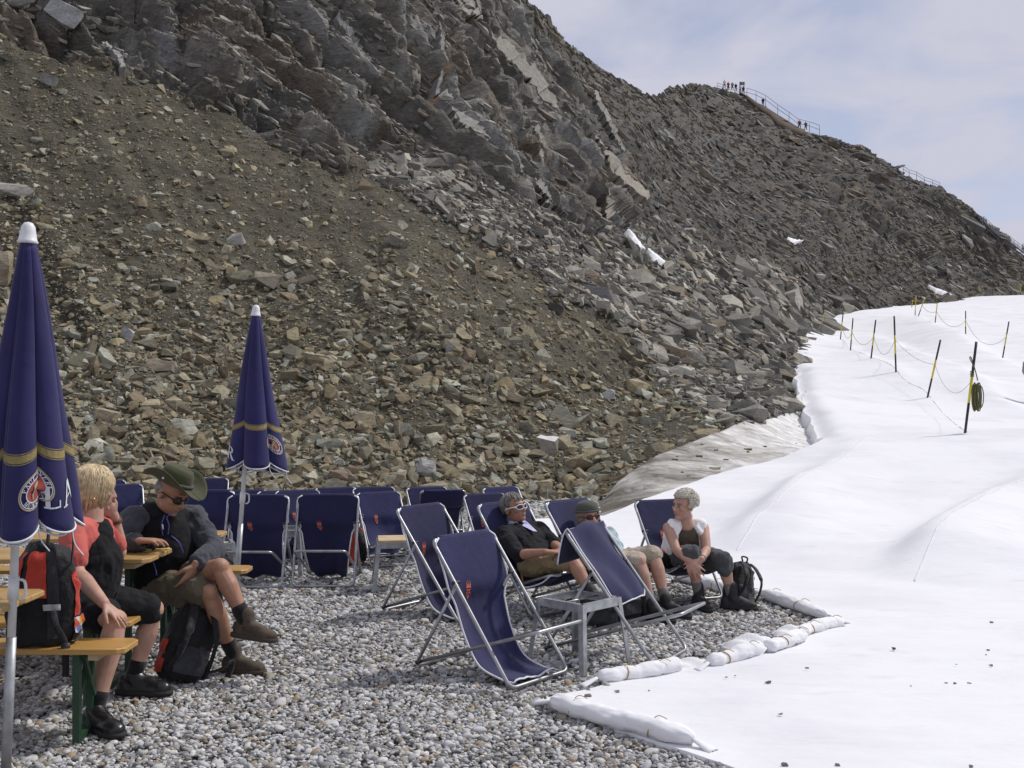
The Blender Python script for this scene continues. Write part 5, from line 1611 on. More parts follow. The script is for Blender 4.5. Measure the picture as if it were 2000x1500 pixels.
# ---- blonde woman in coral polo and black vest
w1 = Fig("person", (Xp(165, 5.92), 5.92, 0), "blonde woman in coral polo and black vest, elbow on the table, chin on hand")
pel, ch, nk, hd = at(160, 1180, 5.92), at(176, 1090, 5.93), at(180, 1012, 5.93), at(184, 955, 5.97)
hf = hframe((0.90, 0.42, -0.12), (0.05, 0.0, 1)); sR, sL = at(138, 1032, 5.76), at(205, 1030, 6.12)
eR, wR = at(150, 1118, 5.68), at(203, 1178, 5.52); eL, wL = at(233, 1078, 6.20), at(222, 1006, 6.12)
kR, kL = at(226, 1212, 5.58), at(300, 1190, 6.15); aR, aL = at(186, 1385, 5.47), at(260, 1328, 6.14)
aR.z, aL.z = 0.085, 0.085
sd1 = (sL - sR).normalized(); hR, hL = pel - sd1 * 0.10, pel + sd1 * 0.10
b = MB()
etube(b, [pel - Vector((0, 0, .09)), pel, pel.lerp(ch, .5), ch, ch.lerp(nk, .7), nk], [(.15, .12), (.165, .14), (.165, .145), (.165, .13), (.105, .075), (.055, .055)], sd1)
arm(b, sR, eR, wR, 1.12); arm(b, sL, eL, wL, 1.12); leg(b, hR, kR, aR, 1.12); leg(b, hL, kL, aL, 1.12)
chain(b, [nk - Vector((0, 0, .03)), nk + (hd - nk) * .5, hd - Vector((0, 0, .04))], [.062, .054, .052]); head(b, hd, hf, 1.0, jaw=1.06)
hand(b, wR, Vector((0.70, -0.02, -0.62)), Vector((-.5, .1, -.8)), Vector((-.2, -.6, .2)), 0.16, 0.16)
hand(b, wL, (at(203, 984, 6.04) - wL), Vector((-.6, .1, .5)), Vector((0.2, .5, .6)), 0.85, 0.08)
w1.put(b, "body", SK_PALE, 0.0066, 3)
m = MB(); etube(m, [pel - Vector((0, 0, .03)), pel.lerp(ch, .3), pel.lerp(ch, .6), ch, ch.lerp(nk, .6), ch.lerp(nk, .92)], [(.16, .14), (.172, .150), (.178, .155), (.184, .15), (.165, .11), (.085, .08)], sd1)
for s_, e_ in ((sR, eR), (sL, eL)):
    chain(m, [s_ - (sL - sR).normalized() * 0.0 + Vector((0, 0, .0)), s_.lerp(e_, .35), s_.lerp(e_, .68)], [.064, .066, .069]); chain(m, [s_, ch.lerp(nk, .75)], [.062, .07])
w1.put(m, "polo_shirt", M_CORAL, 0.0095, 3, 0.012)
m = MB(); etube(m, [pel - Vector((0, 0, .05)), pel, pel.lerp(ch, .3), pel.lerp(ch, .6), ch, ch.lerp(nk, .55), ch.lerp(nk, .95)], [(.165, .150), (.182, .162), (.180, .165), (.188, .172), (.190, .166), (.150, .120), (.075, .085)], sd1)
w1.put(m, "vest", M_BLACK, 0.0105, 3, 0.018)
m = MB(); chain(m, [hR, hR.lerp(kR, .4), hR.lerp(kR, .70)], [.118, .104, .098]); chain(m, [hL, hL.lerp(kL, .5), hL.lerp(kL, .90)], [.118, .104, .092]); m.ellipsoid(pel - Vector((0, 0, .03)), (.165, .185, .10))
w1.put(m, "shorts", M_BLACK, 0.0105, 3, 0.016)
m = MB(); m.ellipsoid(hd + hf @ Vector((-.022, 0, .028)), (.098, .080, .090), hf)
m.ellipsoid(hd + hf @ Vector((-.045, 0, -.025)), (.070, .074, .066), hf)
hair_cap(m, hd, hf, 1000, 2.25, .0040, lambda th: (0.62 + 0.38 * min(1, abs(th) / 1.3)) if abs(th) < 1.3 else 1.0, 1.01, 3, size=(.112, .094, .102), frontcut=.9, wave=.004)
w1.put(m, "hair", M_BLOND)
for a_, k_ in ((aR, kR), (aL, kL)): sock(w1, a_, k_, M_SOCK, 0.10)
shoe(w1, aR, (0.80, -0.60, 0), M_LEATH, M_SOLE, M_LACE, 0.02, 1.12, 0.0); shoe(w1, aL, (1, -0.12, 0), M_LEATH, M_SOLE, M_LACE, 0.02, 1.12, 0.0)
m = MB(); dv = (wL - eL).normalized(); q = wL - dv * 0.035; x_ = dv.orthogonal().normalized(); y_ = dv.cross(x_)
for o_ in (-.006, .006): m.tube([q + dv * o_ + (x_ * math.cos(a) + y_ * math.sin(a)) * .036 for a in np.linspace(0, 2 * math.pi, 18, endpoint=False)], .0075, 6, True)
w1.put(m, "bracelet", M_STRAP)
m = MB(); m.ellipsoid(hd + hf @ Vector((-.002, -.092, -.046)), (.008, .008, .008)); w1.put(m, "earring", M_RINGG)
m = MB(); q = wR + Vector((0.62, -0.05, -0.72)).normalized() * 0.108 * 1.0 + Vector((.0, -.004, 0)); m.tube([q + (Vector((0, 1, 0)) * math.cos(a) + Vector((.75, 0, .65)) * math.sin(a)) * .0115 for a in np.linspace(0, 2 * math.pi, 12, endpoint=False)], .0022, 5, True); w1.put(m, "finger_ring", M_RINGG)

# ---- man in the green bush hat
m1 = Fig("person", (Xp(325, 6.74), 6.74, 0), "man in olive bush hat and dark jacket sitting with legs crossed")
pel, ch, nk, hd = at(318, 1142, 6.78), at(316, 1060, 6.74), at(318, 992, 6.72), at(336, 962, 6.64)
hf = hframe((0.80, -0.42, -0.50), (0.42, -0.1, 0.9)); sR, sL = at(263, 1020, 6.62), at(378, 1012, 6.90)
eR, wR = at(232, 1062, 6.45), at(270, 1056, 6.36); eL, wL = at(418, 1075, 6.74), at(383, 1102, 6.52)
kR, kL = at(408, 1158, 6.48), at(430, 1108, 6.50); aR, aL = at(457, 1280, 6.62), at(481, 1218, 6.46)
aR.z = 0.095
sd1 = (sL - sR).normalized(); hR, hL = pel - sd1 * 0.09, pel + sd1 * 0.09
b = MB()
etube(b, [pel - Vector((0, 0, .09)), pel, pel.lerp(ch, .5), ch, ch.lerp(nk, .7), nk], [(.15, .12), (.17, .14), (.17, .14), (.175, .12), (.105, .075), (.055, .055)], sd1)
arm(b, sR, eR, wR, 1.1); arm(b, sL, eL, wL, 1.1); leg(b, hR, kR, aR, 1.05); leg(b, hL, kL, aL, 1.08)
chain(b, [nk - Vector((0, 0, .04)), nk.lerp(hd, .4), hd - hf @ Vector((.01, 0, .05))], [.068, .062, .058]); head(b, hd, hf, 1.04, jaw=1.08)
hand(b, wR, Vector((1, -.1, .02)), Vector((0, 0, -1)), Vector((.1, .9, 0)), 0.35, 0.1, 1.08)
hand(b, wL, Vector((-0.42, -0.10, -0.85)), Vector((-.5, .3, .1)), Vector((-.7, -.55, 0)), 0.22, 0.10, 1.12)
m1.put(b, "body", SK_TAN, 0.0066, 3)
m = MB(); etube(m, [pel - Vector((0, 0, .05)), pel, pel.lerp(ch, .35), pel.lerp(ch, .7), ch, ch.lerp(nk, .55), ch.lerp(nk, .92)], [(.20, .19), (.215, .195), (.215, .19), (.215, .185), (.215, .17), (.18, .13), (.085, .09)], sd1)
chain(m, [sR + sd1 * .04, ch.lerp(nk, .6)], [.075, .09]); chain(m, [sL - sd1 * .04, ch.lerp(nk, .6)], [.075, .09])
m1.put(m, "jacket", M_BLACK, 0.0105, 3, 0.022, wr_big)
m = MB(); bk_ = nk - hf @ Vector((.07, 0, 0)); etube(m, [nk + Vector((-.02, .02, -.05)), nk + Vector((-.03, .02, -.005)), nk + Vector((-.03, .02, .03))], [(.125, .115), (.115, .10), (.085, .08)], sd1); m1.put(m, "hood", M_BLACK, 0.0095, 3, 0.02)
for tag_, s_, e_, w_ in ((0, sR, eR, wR), (1, sL, eL, wL)):
    m = MB(); chain(m, [s_ + Vector((0, 0, .005)), s_.lerp(e_, .5), e_, e_.lerp(w_, .5), e_.lerp(w_, .88)], [.092, .080, .068, .058, .052]); m1.put(m, "sleeve", M_CHAR, 0.008, 2, 0.022)
m = MB(); chain(m, [hR, hR.lerp(kR, .45), hR.lerp(kR, .86)], [.13, .108, .092]); chain(m, [hL, hL.lerp(kL, .4), hL.lerp(kL, .66)], [.13, .10, .092]); m.ellipsoid(pel - Vector((0, 0, .03)), (.17, .18, .10)); m.ellipsoid(hR.lerp(kR, .62) - Vector((0, .03, .07)), (.075, .06, .05))
m1.put(m, "cargo_shorts", M_KHAKI, 0.0105, 3, 0.024)
# zips
def zipline(pts_, name="zip"):
    z_ = MB(); z_.tube(catmull(pts_, 8), 0.004, 5); return m1.put(z_, name, M_BLUEZ)
fw = Vector((0, -0.165, 0))
zipline([at(322, 1006, 6.53), at(316, 1024, 6.525), at(318, 1046, 6.52)]); zipline([at(340, 1000, 6.52), at(326, 1010, 6.53), at(330, 1026, 6.52), at(328, 1044, 6.52)]); zipline([at(334, 1046, 6.52), at(350, 1060, 6.52), at(358, 1080, 6.53)]); zipline([at(298, 1094, 6.50), at(304, 1112, 6.50), at(306, 1124, 6.50)])
m = MB(); m.tube([at(317.5, 1024, 6.512), at(318.5, 1034, 6.51)], .004, 6); m1.put(m, "zip_pull", M_WHITE)
# hat
hat_c = hd + hf @ Vector((-.012, 0, .062)); hm = hframe((0.84, -0.32, -0.36), (0.40, -0.06, 0.92))
m = MB(); rows = []
for r_ in np.linspace(0.0, 1.0, 9):
    row = []
    for a in np.linspace(0, 2 * math.pi, 49):
        rx, ry = .102 + .108 * r_, .086 + .110 * r_
        lift = .085 * (r_ ** 1.6) * (abs(math.sin(a)) ** 2.2) - .028 * r_ * (math.cos(a) ** 2)
        row.append(hat_c + hm @ Vector((rx * math.cos(a), ry * math.sin(a) * (1 - .12 * r_ * abs(math.sin(a))), lift)))
    rows.append(row)
m.grid(rows); o = m1.put(m, "hat_brim", M_OLIVE); solid(o, 0.005, 0)
m = MB(); m.loft([[hat_c + hm @ Vector((rx * math.cos(a), ry * math.sin(a), z - dent * (1 - abs(math.sin(a))) )) for a in np.linspace(0, 2 * math.pi, 28, endpoint=False)] for rx, ry, z, dent in ((.108, .091, -.005, 0), (.107, .090, .03, 0), (.102, .084, .07, 0), (.092, .068, .098, .004), (.07, .04, .112, .01), (.04, .012, .100, .012))])
m1.put(m, "hat_crown", M_OLIVE, None)
m = MB(); m.tube([hat_c + hm @ Vector((.1105 * math.cos(a), .0935 * math.sin(a), .014)) for a in np.linspace(0, 2 * math.pi, 36, endpoint=False)], .011, 6, True); m1.put(m, "hat_band", M_CAPG)
m = MB(); m.ellipsoid(hat_c + hm @ Vector((.02, -.165, .040)), (.007, .007, .007)); m1.put(m, "hat_stud", M_WHITE)
m = MB(); m.ellipsoid(hd + hf @ Vector((-.028, 0, .008)), (.096, .086, .082), hf); m1.put(m, "hair", M_GREYH)
glasses(m1, hd, hf, M_FRB, M_LENS, 1.06)
for a_, k_ in ((aR, kR), (aL, kL)): sock(m1, a_, k_, M_SOCK, 0.11, .040)
shoe(m1, aR, (1, -0.18, 0), M_BROWN, M_SOLEB, M_LACEB, 0.055, 1.0, 0.0); shoe(m1, aL, (1, -0.22, -0.10), M_BROWN, M_SOLEB, M_LACEB, 0.055, 1.0)
m = MB(); dv = (wR - eR).normalized(); x_ = dv.orthogonal().normalized(); y_ = dv.cross(x_); q = wR - dv * 0.02
for o_ in (-.008, 0, .008): m.tube([q + dv * o_ + (x_ * math.cos(a) + y_ * math.sin(a)) * .034 for a in np.linspace(0, 2 * math.pi, 18, endpoint=False)], .006, 6, True)
m1.put(m, "watch", M_RUBBER)

# ---- man lying back in white sunglasses
m2 = Fig("person", (Xp(1045, 8.8), 8.8, 0), "reclining man in black fleece and white sunglasses in a deck chair")
pel, ch, nk, hd = at(1052, 1100, 8.48), at(1026, 1058, 8.62), at(1010, 1024, 8.70), at(1003, 992, 8.68)
hf = hframe((0.72, -0.62, 0.22), (-0.28, 0.15, 0.95)); sR, sL = at(984, 1042, 8.50), at(1052, 1036, 8.78)
eR, wR = at(1012, 1084, 8.24), at(1066, 1078, 8.10); eL, wL = at(1082, 1064, 8.60), at(1096, 1073, 8.25)
kR, kL = at(1118, 1093, 8.08), at(1150, 1087, 8.28); aR, aL = at(1156, 1163, 7.92), at(1200, 1163, 8.08)
sd1 = (sL - sR).normalized(); hR, hL = pel - sd1 * 0.09, pel + sd1 * 0.09
b = MB()
etube(b, [pel + (pel - ch) * .2, pel, pel.lerp(ch, .5), ch, ch.lerp(nk, .7), nk], [(.13, .09), (.155, .105), (.15, .10), (.165, .105), (.105, .07), (.05, .05)], sd1)
arm(b, sR, eR, wR, 1.0); arm(b, sL, eL, wL, 1.0); leg(b, hR, kR, aR, 1.0); leg(b, hL, kL, aL, 1.0)
chain(b, [nk, nk.lerp(hd, .4), hd - hf @ Vector((.01, 0, .05))], [.06, .056, .054]); head(b, hd, hf, 1.0)
hand(b, wR, Vector((1, .1, .0)), Vector((0, .1, -1)), Vector((.1, .9, 0)), 0.35, 0.1); hand(b, wL, Vector((-.2, -.8, -.2)), Vector((0, .1, -1)), Vector((-.9, .1, 0)), 0.35, 0.1)
m2.put(b, "body", SK_TAN, 0.0066, 3)
m = MB(); etube(m, [pel + (pel - ch) * .1, pel, pel.lerp(ch, .5), ch, ch.lerp(nk, .6), ch.lerp(nk, .95)], [(.17, .125), (.178, .13), (.178, .13), (.195, .135), (.165, .105), (.075, .075)], sd1)
for s_, e_, k_ in ((sR, eR, .98), (sL, eL, 1.12)): chain(m, [s_, s_.lerp(e_, .5), s_.lerp(e_, k_)], [.070, .066, .058]); chain(m, [s_, ch.lerp(nk, .6)], [.068, .08])
m2.put(m, "fleece_jacket", M_BLACK, 0.0095, 3, 0.018)
cf = ch + Vector((0.085, -0.10, 0.055)); m = MB(); etube(m, [nk + Vector((.0, -.0, -.015)), nk + Vector((0, -.0, .03)), nk + Vector((-.003, .003, .045))], [(.078, .075), (.068, .066), (.062, .06)], sd1)
m.add([nk + Vector((-.02, -.075, .03)), nk + Vector((.075, -.045, .03)), nk.lerp(ch, .75) + Vector((.11, -.115, .062)), nk.lerp(ch, .72) + Vector((.08, -.125, .062))], [(0, 1, 2, 3)])
m2.put(m, "shirt_collar", M_LAV)
m = MB(); chain(m, [hR, hR.lerp(kR, .5), hR.lerp(kR, .88)], [.10, .088, .082]); chain(m, [hL, hL.lerp(kL, .5), hL.lerp(kL, .88)], [.10, .088, .082]); m.ellipsoid(pel, (.15, .14, .085)); m2.put(m, "shorts", M_KHAKI2, 0.0095, 3, 0.024)
m = MB(); m.ellipsoid(hd + hf @ Vector((-.024, 0, .026)), (.100, .082, .090), hf)
hair_cap(m, hd, hf, 260, 1.15, .0045, lambda th: .55 if abs(th) < 1.2 else 1.35, 1.0, 5, size=(.104, .083, .096), wave=.004); m2.put(m, "hair", M_GREYH)
glasses(m2, hd, hf, M_FRW, M_LENS, 1.06)
for a_, k_ in ((aR, kR), (aL, kL)): sock(m2, a_, k_, M_SOCK, 0.07, .039)
shoe(m2, aR, (.70, -.62, .25), M_DBOOT, M_SOLE, M_LACE, 0.04); shoe(m2, aL, (.75, -.55, .30), M_DBOOT, M_SOLE, M_LACE, 0.04)

# ---- person in grey cap half hidden behind the thrown-over canvas
w2 = Fig("person", (Xp(1195, 8.95), 8.95, 0), "person in grey cap and dark glasses lying back behind the thrown-over canvas")
pel, ch, nk, hd = at(1198, 1100, 8.62), at(1168, 1062, 8.74), at(1154, 1036, 8.82), at(1149, 1008, 8.80)
hf = hframe((0.38, -0.90, 0.05), (-0.10, 0.05, 1)); sR, sL = at(1122, 1050, 8.66), at(1188, 1044, 8.90)
kR, kL = at(1248, 1096, 8.26), at(1277, 1083, 8.44); aR, aL = at(1272, 1174, 8.2), at(1300, 1166, 8.34)
aR.z, aL.z = 0.10, 0.10
sd1 = (sL - sR).normalized(); hR, hL = pel - sd1 * 0.09, pel + sd1 * 0.09
b = MB()
etube(b, [pel + (pel - ch) * .2, pel, pel.lerp(ch, .5), ch, ch.lerp(nk, .7), nk], [(.13, .09), (.155, .105), (.15, .10), (.155, .105), (.10, .07), (.05, .05)], sd1)
eR, wR, eL, wL = at(1138, 1092, 8.45), at(1190, 1092, 8.35), at(1212, 1080, 8.72), at(1225, 1086, 8.48)
arm(b, sR, eR, wR, .95); arm(b, sL, eL, wL, .95); leg(b, hR, kR, aR, 1.02); leg(b, hL, kL, aL, 1.02)
chain(b, [nk, nk.lerp(hd, .4), hd - hf @ Vector((.01, 0, .05))], [.058, .053, .05]); head(b, hd, hf, 0.97)
hand(b, wR, Vector((1, -.3, .0)), Vector((0, .1, -1)), Vector((.1, .9, 0)), 0.35, 0.1, .95); hand(b, wL, Vector((-.2, -.8, -.2)), Vector((0, .1, -1)), Vector((-.9, .1, 0)), 0.35, 0.1, .95)
w2.put(b, "body", SK_PALE, 0.007, 3)
m = MB(); etube(m, [pel + (pel - ch) * .1, pel, pel.lerp(ch, .5), ch, ch.lerp(nk, .6), ch.lerp(nk, .95)], [(.17, .125), (.178, .13), (.172, .13), (.185, .135), (.16, .10), (.072, .072)], sd1)
for s_, e_ in ((sR, eR), (sL, eL)): chain(m, [s_, s_.lerp(e_, .5), s_.lerp(e_, .7)], [.066, .06, .058])
w2.put(m, "striped_shirt", simple("teal_stripe_shirt", (0.55, 0.58, 0.6), 0.9, col2=(0.16, 0.30, 0.36), scale=18), 0.0105, 3, 0.015)
m = MB(); chain(m, [hR, hR.lerp(kR, .5), hR.lerp(kR, .88)], [.115, .098, .088]); chain(m, [hL, hL.lerp(kL, .5), hL.lerp(kL, .93)], [.115, .10, .090]); m.ellipsoid(pel, (.16, .15, .10)); w2.put(m, "shorts", M_BEIGE, 0.0095, 3, 0.02)
m = MB(); m.ellipsoid(hd + hf @ Vector((-.024, 0, .010)), (.098, .086, .085), hf)
hair_cap(m, hd, hf, 200, 1.5, .005, lambda th: .45 if abs(th) < .9 else 1.25, .99, 8, size=(.102, .086, .092), wave=.004); w2.put(m, "hair", M_BLNDG)
m = MB(); cc = hd + hf @ Vector((-.014, 0, .058)); m.loft([[cc + hf @ Vector((rx * math.cos(a), ry * math.sin(a), z)) for a in np.linspace(0, 2 * math.pi, 26, endpoint=False)] for rx, ry, z in ((.110, .092, -.018), (.112, .094, .0), (.106, .089, .025), (.090, .076, .048), (.058, .05, .066), (.02, .018, .072))]); w2.put(m, "cap", M_CAPG)
m = MB(); m.tube([cc + hf @ Vector((.112 * math.cos(a), .094 * math.sin(a), -.014)) for a in np.linspace(0, 2 * math.pi, 30, endpoint=False)], .009, 6, True); w2.put(m, "cap_band", M_CAPG)
glasses(w2, hd, hf, M_FRR, M_LENS, 1.0)
for a_, k_ in ((aR, kR), (aL, kL)): sock(w2, a_, k_, M_SOCKG, 0.10, .035)
shoe(w2, aR, (.75, -.65, 0), M_DBOOT, M_SOLE, M_LACEB, 0.04, 1.05, 0.0); shoe(w2, aL, (.82, -.55, 0), M_DBOOT, M_SOLE, M_LACEB, 0.04, 1.05, 0.0)

# ---- white-haired woman sitting forward
w3 = Fig("person", (Xp(1338, 9.0), 9.0, 0), "white-haired woman in white vest sitting forward with hands clasped on her knee")
pel, ch, nk, hd = at(1332, 1092, 9.08), at(1338, 1055, 8.92), at(1341, 1020, 8.84), at(1336, 987, 8.82)
hf = hframe((-0.80, -0.60, 0.0), (0.02, -0.04, 1)); sR, sL = at(1305, 1031, 8.82), at(1374, 1031, 8.88)
eR, wR = at(1321, 1074, 8.66), at(1347, 1097, 8.50); eL, wL = at(1380, 1074, 8.74), at(1370, 1092, 8.52)
kR, kL = at(1350, 1082, 8.58), at(1412, 1095, 8.62); aR, aL = at(1364, 1158, 8.64), at(1428, 1162, 8.62)
aR.z, aL.z = 0.105, 0.105
sd1 = (sL - sR).normalized(); hR, hL = pel - sd1 * 0.09, pel + sd1 * 0.11
b = MB()
etube(b, [pel - Vector((0, 0, .08)), pel, pel.lerp(ch, .5), ch, ch.lerp(nk, .7), nk], [(.14, .10), (.165, .12), (.15, .11), (.15, .105), (.10, .07), (.05, .05)], sd1)
arm(b, sR, eR, wR, .98); arm(b, sL, eL, wL, .98); leg(b, hR, kR, aR, .98); leg(b, hL, kL, aL, .98)
chain(b, [nk - Vector((0, 0, .03)), nk.lerp(hd, .4), hd - Vector((0, 0, .05))], [.058, .052, .05]); head(b, hd, hf, 0.97)
hand(b, wR, Vector((.62, -.25, -.75)), Vector((0, .9, -.2)), Vector((-.5, 0, -.4)), 0.18, 0.16, .98); hand(b, wL, Vector((-.75, -.3, -.42)), Vector((0, .9, -.4)), Vector((-.3, 0, .8)), 0.45, 0.10, .98)
w3.put(b, "body", SK_PALE, 0.0064, 3)
m = MB(); etube(m, [pel - Vector((0, 0, .03)), pel.lerp(ch, .4), ch, ch.lerp(nk, .55), ch.lerp(nk, .85)], [(.165, .13), (.162, .132), (.165, .13), (.135, .10), (.085, .075)], sd1); w3.put(m, "shirt", M_TAUPE, 0.0095, 3, 0.014)
# open sleeveless vest: two front halves and a back
for s in (-1, 1):
    m = MB(); c0 = sd1 * s
    etube(m, [pel + c0 * .140 + Vector((0, .03, -.01)), pel.lerp(ch, .5) + c0 * .135, ch + c0 * .130 + Vector((0, -.02, 0)), ch.lerp(nk, .6) + c0 * .112, ch.lerp(nk, .98) + c0 * .062], [(.045, .135), (.045, .145), (.045, .145), (.045, .115), (.028, .075)], sd1)
    chain(m, [nk.lerp(ch, .15) + c0 * .075, (sL if s > 0 else sR).lerp(nk, .22) + Vector((0, 0, .010))], [.050, .058])
    w3.put(m, "vest", M_CREAM, 0.0095, 3, 0.014)
m = MB(); chain(m, [hR, hR.lerp(kR, .5), kR, kR.lerp(aR, .10)], [.115, .098, .086, .080]); chain(m, [hL, hL.lerp(kL, .5), kL, kL.lerp(aL, .18)], [.115, .10, .090, .084]); m.ellipsoid(pel - Vector((0, 0, .02)), (.17, .15, .09)); w3.put(m, "trousers", M_GREYT, 0.0095, 3, 0.022)
m = MB(); m.ellipsoid(hd + hf @ Vector((-.026, 0, .032)), (.096, .078, .086), hf)
rr_ = random.Random(4)
for i in range(1500):
    th = rr_.uniform(-math.pi, math.pi); ph = math.acos(rr_.uniform(-0.35 if abs(th) > 1.15 else 0.42, 1))
    p = Vector((.108 * math.sin(ph) * math.cos(th) - .02, .090 * math.sin(ph) * math.sin(th), .098 * math.cos(ph) + .034)) * rr_.uniform(.97, 1.08)
    n_ = p.normalized(); t_ = n_.orthogonal().normalized(); t_ = Matrix.Rotation(rr_.uniform(0, 6.3), 3, n_) @ t_; u_ = n_.cross(t_)
    r0 = rr_.uniform(.007, .014)
    m.tube([hd + hf @ ((p + (t_ * math.cos(a) + u_ * math.sin(a)) * r0 + n_ * .007 * math.sin(a * .7)) * .98) for a in np.linspace(0, rr_.uniform(3, 5.5), 6)], [.0016, .0022, .0024, .0022, .0018, .001], 4)
w3.put(m, "hair", M_WHITEH)
for s in (-1, 1):
    m = MB(); m.ellipsoid(hd + hf @ (Vector((.083, s * .031, -.002)) * .97), (.0115, .0110, .0058), hf, 12, 8); w3.put(m, "eye", M_EYE)
    m = MB(); m.ellipsoid(hd + hf @ (Vector((.0935, s * .031, -.002)) * .97), (.003, .0055, .0055), hf, 10, 6); w3.put(m, "iris", M_IRIS)
    m = MB(); m.tube([hd + hf @ (Vector(p) * .97) for p in ((.088, s * .048, .016), (.096, s * .032, .023), (.096, s * .016, .019))], .0032, 5); w3.put(m, "eyebrow", M_GREYH)
m = MB(); m.ellipsoid(hd + hf @ (Vector((.1015, 0, -.0655)) * .97), (.005, .022, .006), hf, 12, 6); w3.put(m, "lips", M_LIP)
for a_, k_ in ((aR, kR), (aL, kL)): sock(w3, a_, k_, M_SOCKG, 0.115, .034)
shoe(w3, aR, (.35, -.93, 0), M_DBOOT, M_SOLE, M_LACEW, 0.075, 0.98, 0.0); shoe(w3, aL, (.93, -.36, 0), M_DBOOT, M_SOLE, M_LACEW, 0.075, 1.02, 0.0)
m = MB(); dv = (wL - eL).normalized(); x_ = dv.orthogonal().normalized(); y_ = dv.cross(x_); m.tube([wL - dv * .02 + (x_ * math.cos(a) + y_ * math.sin(a)) * .031 for a in np.linspace(0, 2 * math.pi, 18, endpoint=False)], .004, 6, True); w3.put(m, "bracelet", M_GALV)
# ---------------------------------------------------------------- backpacks
M_PACK = cloth("black_pack_nylon", (0.014, 0.014, 0.016), sheen=0.1, fold=0.5, rough=0.6)
M_PACKG = cloth("grey_pack_nylon", (0.035, 0.036, 0.042), sheen=0.1, fold=0.5, rough=0.6)
M_REDN = cloth("red_nylon", (0.45, 0.052, 0.032), sheen=0.1, fold=0.3, rough=0.6)
M_REFL = simple("reflective_tape", (0.45, 0.46, 0.48), 0.35, 0.3)
M_YEL = simple("yellow_plastic", (0.62, 0.46, 0.03), 0.5)
def snack_mat():
    m, n, l, b = new_mat("printed_wrapper")
    tc = n.new("ShaderNodeTexCoord"); vo = n.new("ShaderNodeTexVoronoi"); vo.inputs['Scale'].default_value = 26
    l.new(tc.outputs['Object'], vo.inputs['Vector'])
    sp = n.new("ShaderNodeSeparateXYZ"); l.new(vo.outputs['Color'], sp.inputs[0])
    rp = n.new("ShaderNodeValToRGB"); rp.color_ramp.interpolation = 'CONSTANT'; e = rp.color_ramp.elements
    e[0].position = 0; e[0].color = (.62, .60, .55, 1); e[1].position = .3; e[1].color = (.55, .10, .04, 1)
    for p_, c_ in ((.45, (.6, .42, .06, 1)), (.62, (.12, .17, .42, 1)), (.75, (.7, .68, .62, 1)), (.9, (.30, .32, .12, 1))):
        x = e.new(p_); x.color = c_
    l.new(sp.outputs[0], rp.inputs[0]); l.new(rp.outputs[0], b.inputs['Base Color']); b.inputs['Roughness'].default_value = 0.25
    return m
M_SNACK = snack_mat()
def backpack(base, size, yaw, tilt, lab, body=None, panels=(), straps=True, extras=()):
    """size: half width, half depth, height; front of the pack faces local -Y"""
    body = body or M_PACK
    root = empty("backpack", base, yaw); root.rotation_euler = (tilt[0], tilt[1], yaw)
    a, b_, H = size
    prof = [(0.0, .80), (.03, .95), (.12, 1.03), (.35, 1.06), (.6, 1.0), (.8, .88), (.92, .68), (.985, .38), (1.0, .1)]
    zz = [p[0] for p in prof]; ff = [p[1] for p in prof]
    def S(th, z, off=0.0):
        f = float(np.interp(z, zz, ff)) * (1 + .025 * math.sin(5 * th + 9 * z) * z)
        cx, sx = math.cos(th), math.sin(th)
        r_ = Vector((math.copysign(abs(sx) ** .7, sx) * (a * f + off), -math.copysign(abs(cx) ** .7, cx) * (b_ * f + off), z * H))
        return r_
    ths = np.linspace(0, 2 * math.pi, 40, endpoint=False)
    zs = [0, .02, .06, .12, .2, .3, .4, .5, .6, .7, .78, .86, .92, .96, .985, 1.0]
    m = MB(); m.loft([[S(t, z) for t in ths] for z in zs]); bo = m.build("body", body, root, True)
    tx = bo.modifiers.new('dents', 'DISPLACE'); tx.texture = wr_tex; tx.strength = 0.03; tx.mid_level = 0.5; tx.texture_coords = 'LOCAL'
    for (nm, mat, t0, t1, z0, z1, off) in panels:
        m = MB(); m.grid([[S(t, z, off) for t in np.linspace(t0, t1, 10)] for z in np.linspace(z0, z1, 14)]); o = m.build(nm, mat, root, True)
        tx = o.modifiers.new('dents', 'DISPLACE'); tx.texture = wr_tex; tx.strength = 0.03; tx.mid_level = 0.5; tx.texture_coords = 'LOCAL'
    if straps:
        for s in (-1, 1):
            p0 = S(s * .45, .93, .012)
            m = MB(); pts_ = catmull([p0, p0 + Vector((s * .01, -.055, -.06 * H / .5)), Vector((s * a * .62, -b_ - .075, H * .55)), Vector((s * a * .7, -b_ - .05, H * .28)), S(s * .8, .08, .01)], 6)
            m.tube(pts_, [.026] * 12 + [.016] * (len(pts_) - 12), 8, flat=.38); m.build("shoulder_strap", M_PACK, root, True)
        m = MB(); m.tube(catmull([S(-.2, .96), Vector((-.03, -b_ * .45, H * 1.07)), Vector((.03, -b_ * .45, H * 1.07)), S(.2, .96)], 5), .007, 6); m.build("grab_handle", M_PACK, root, True)
    for (nm, mat, fn) in extras:
        m = MB(); fn(m, S); m.build(nm, mat, root, True)
    tag(root, lab, "backpack")
    return root
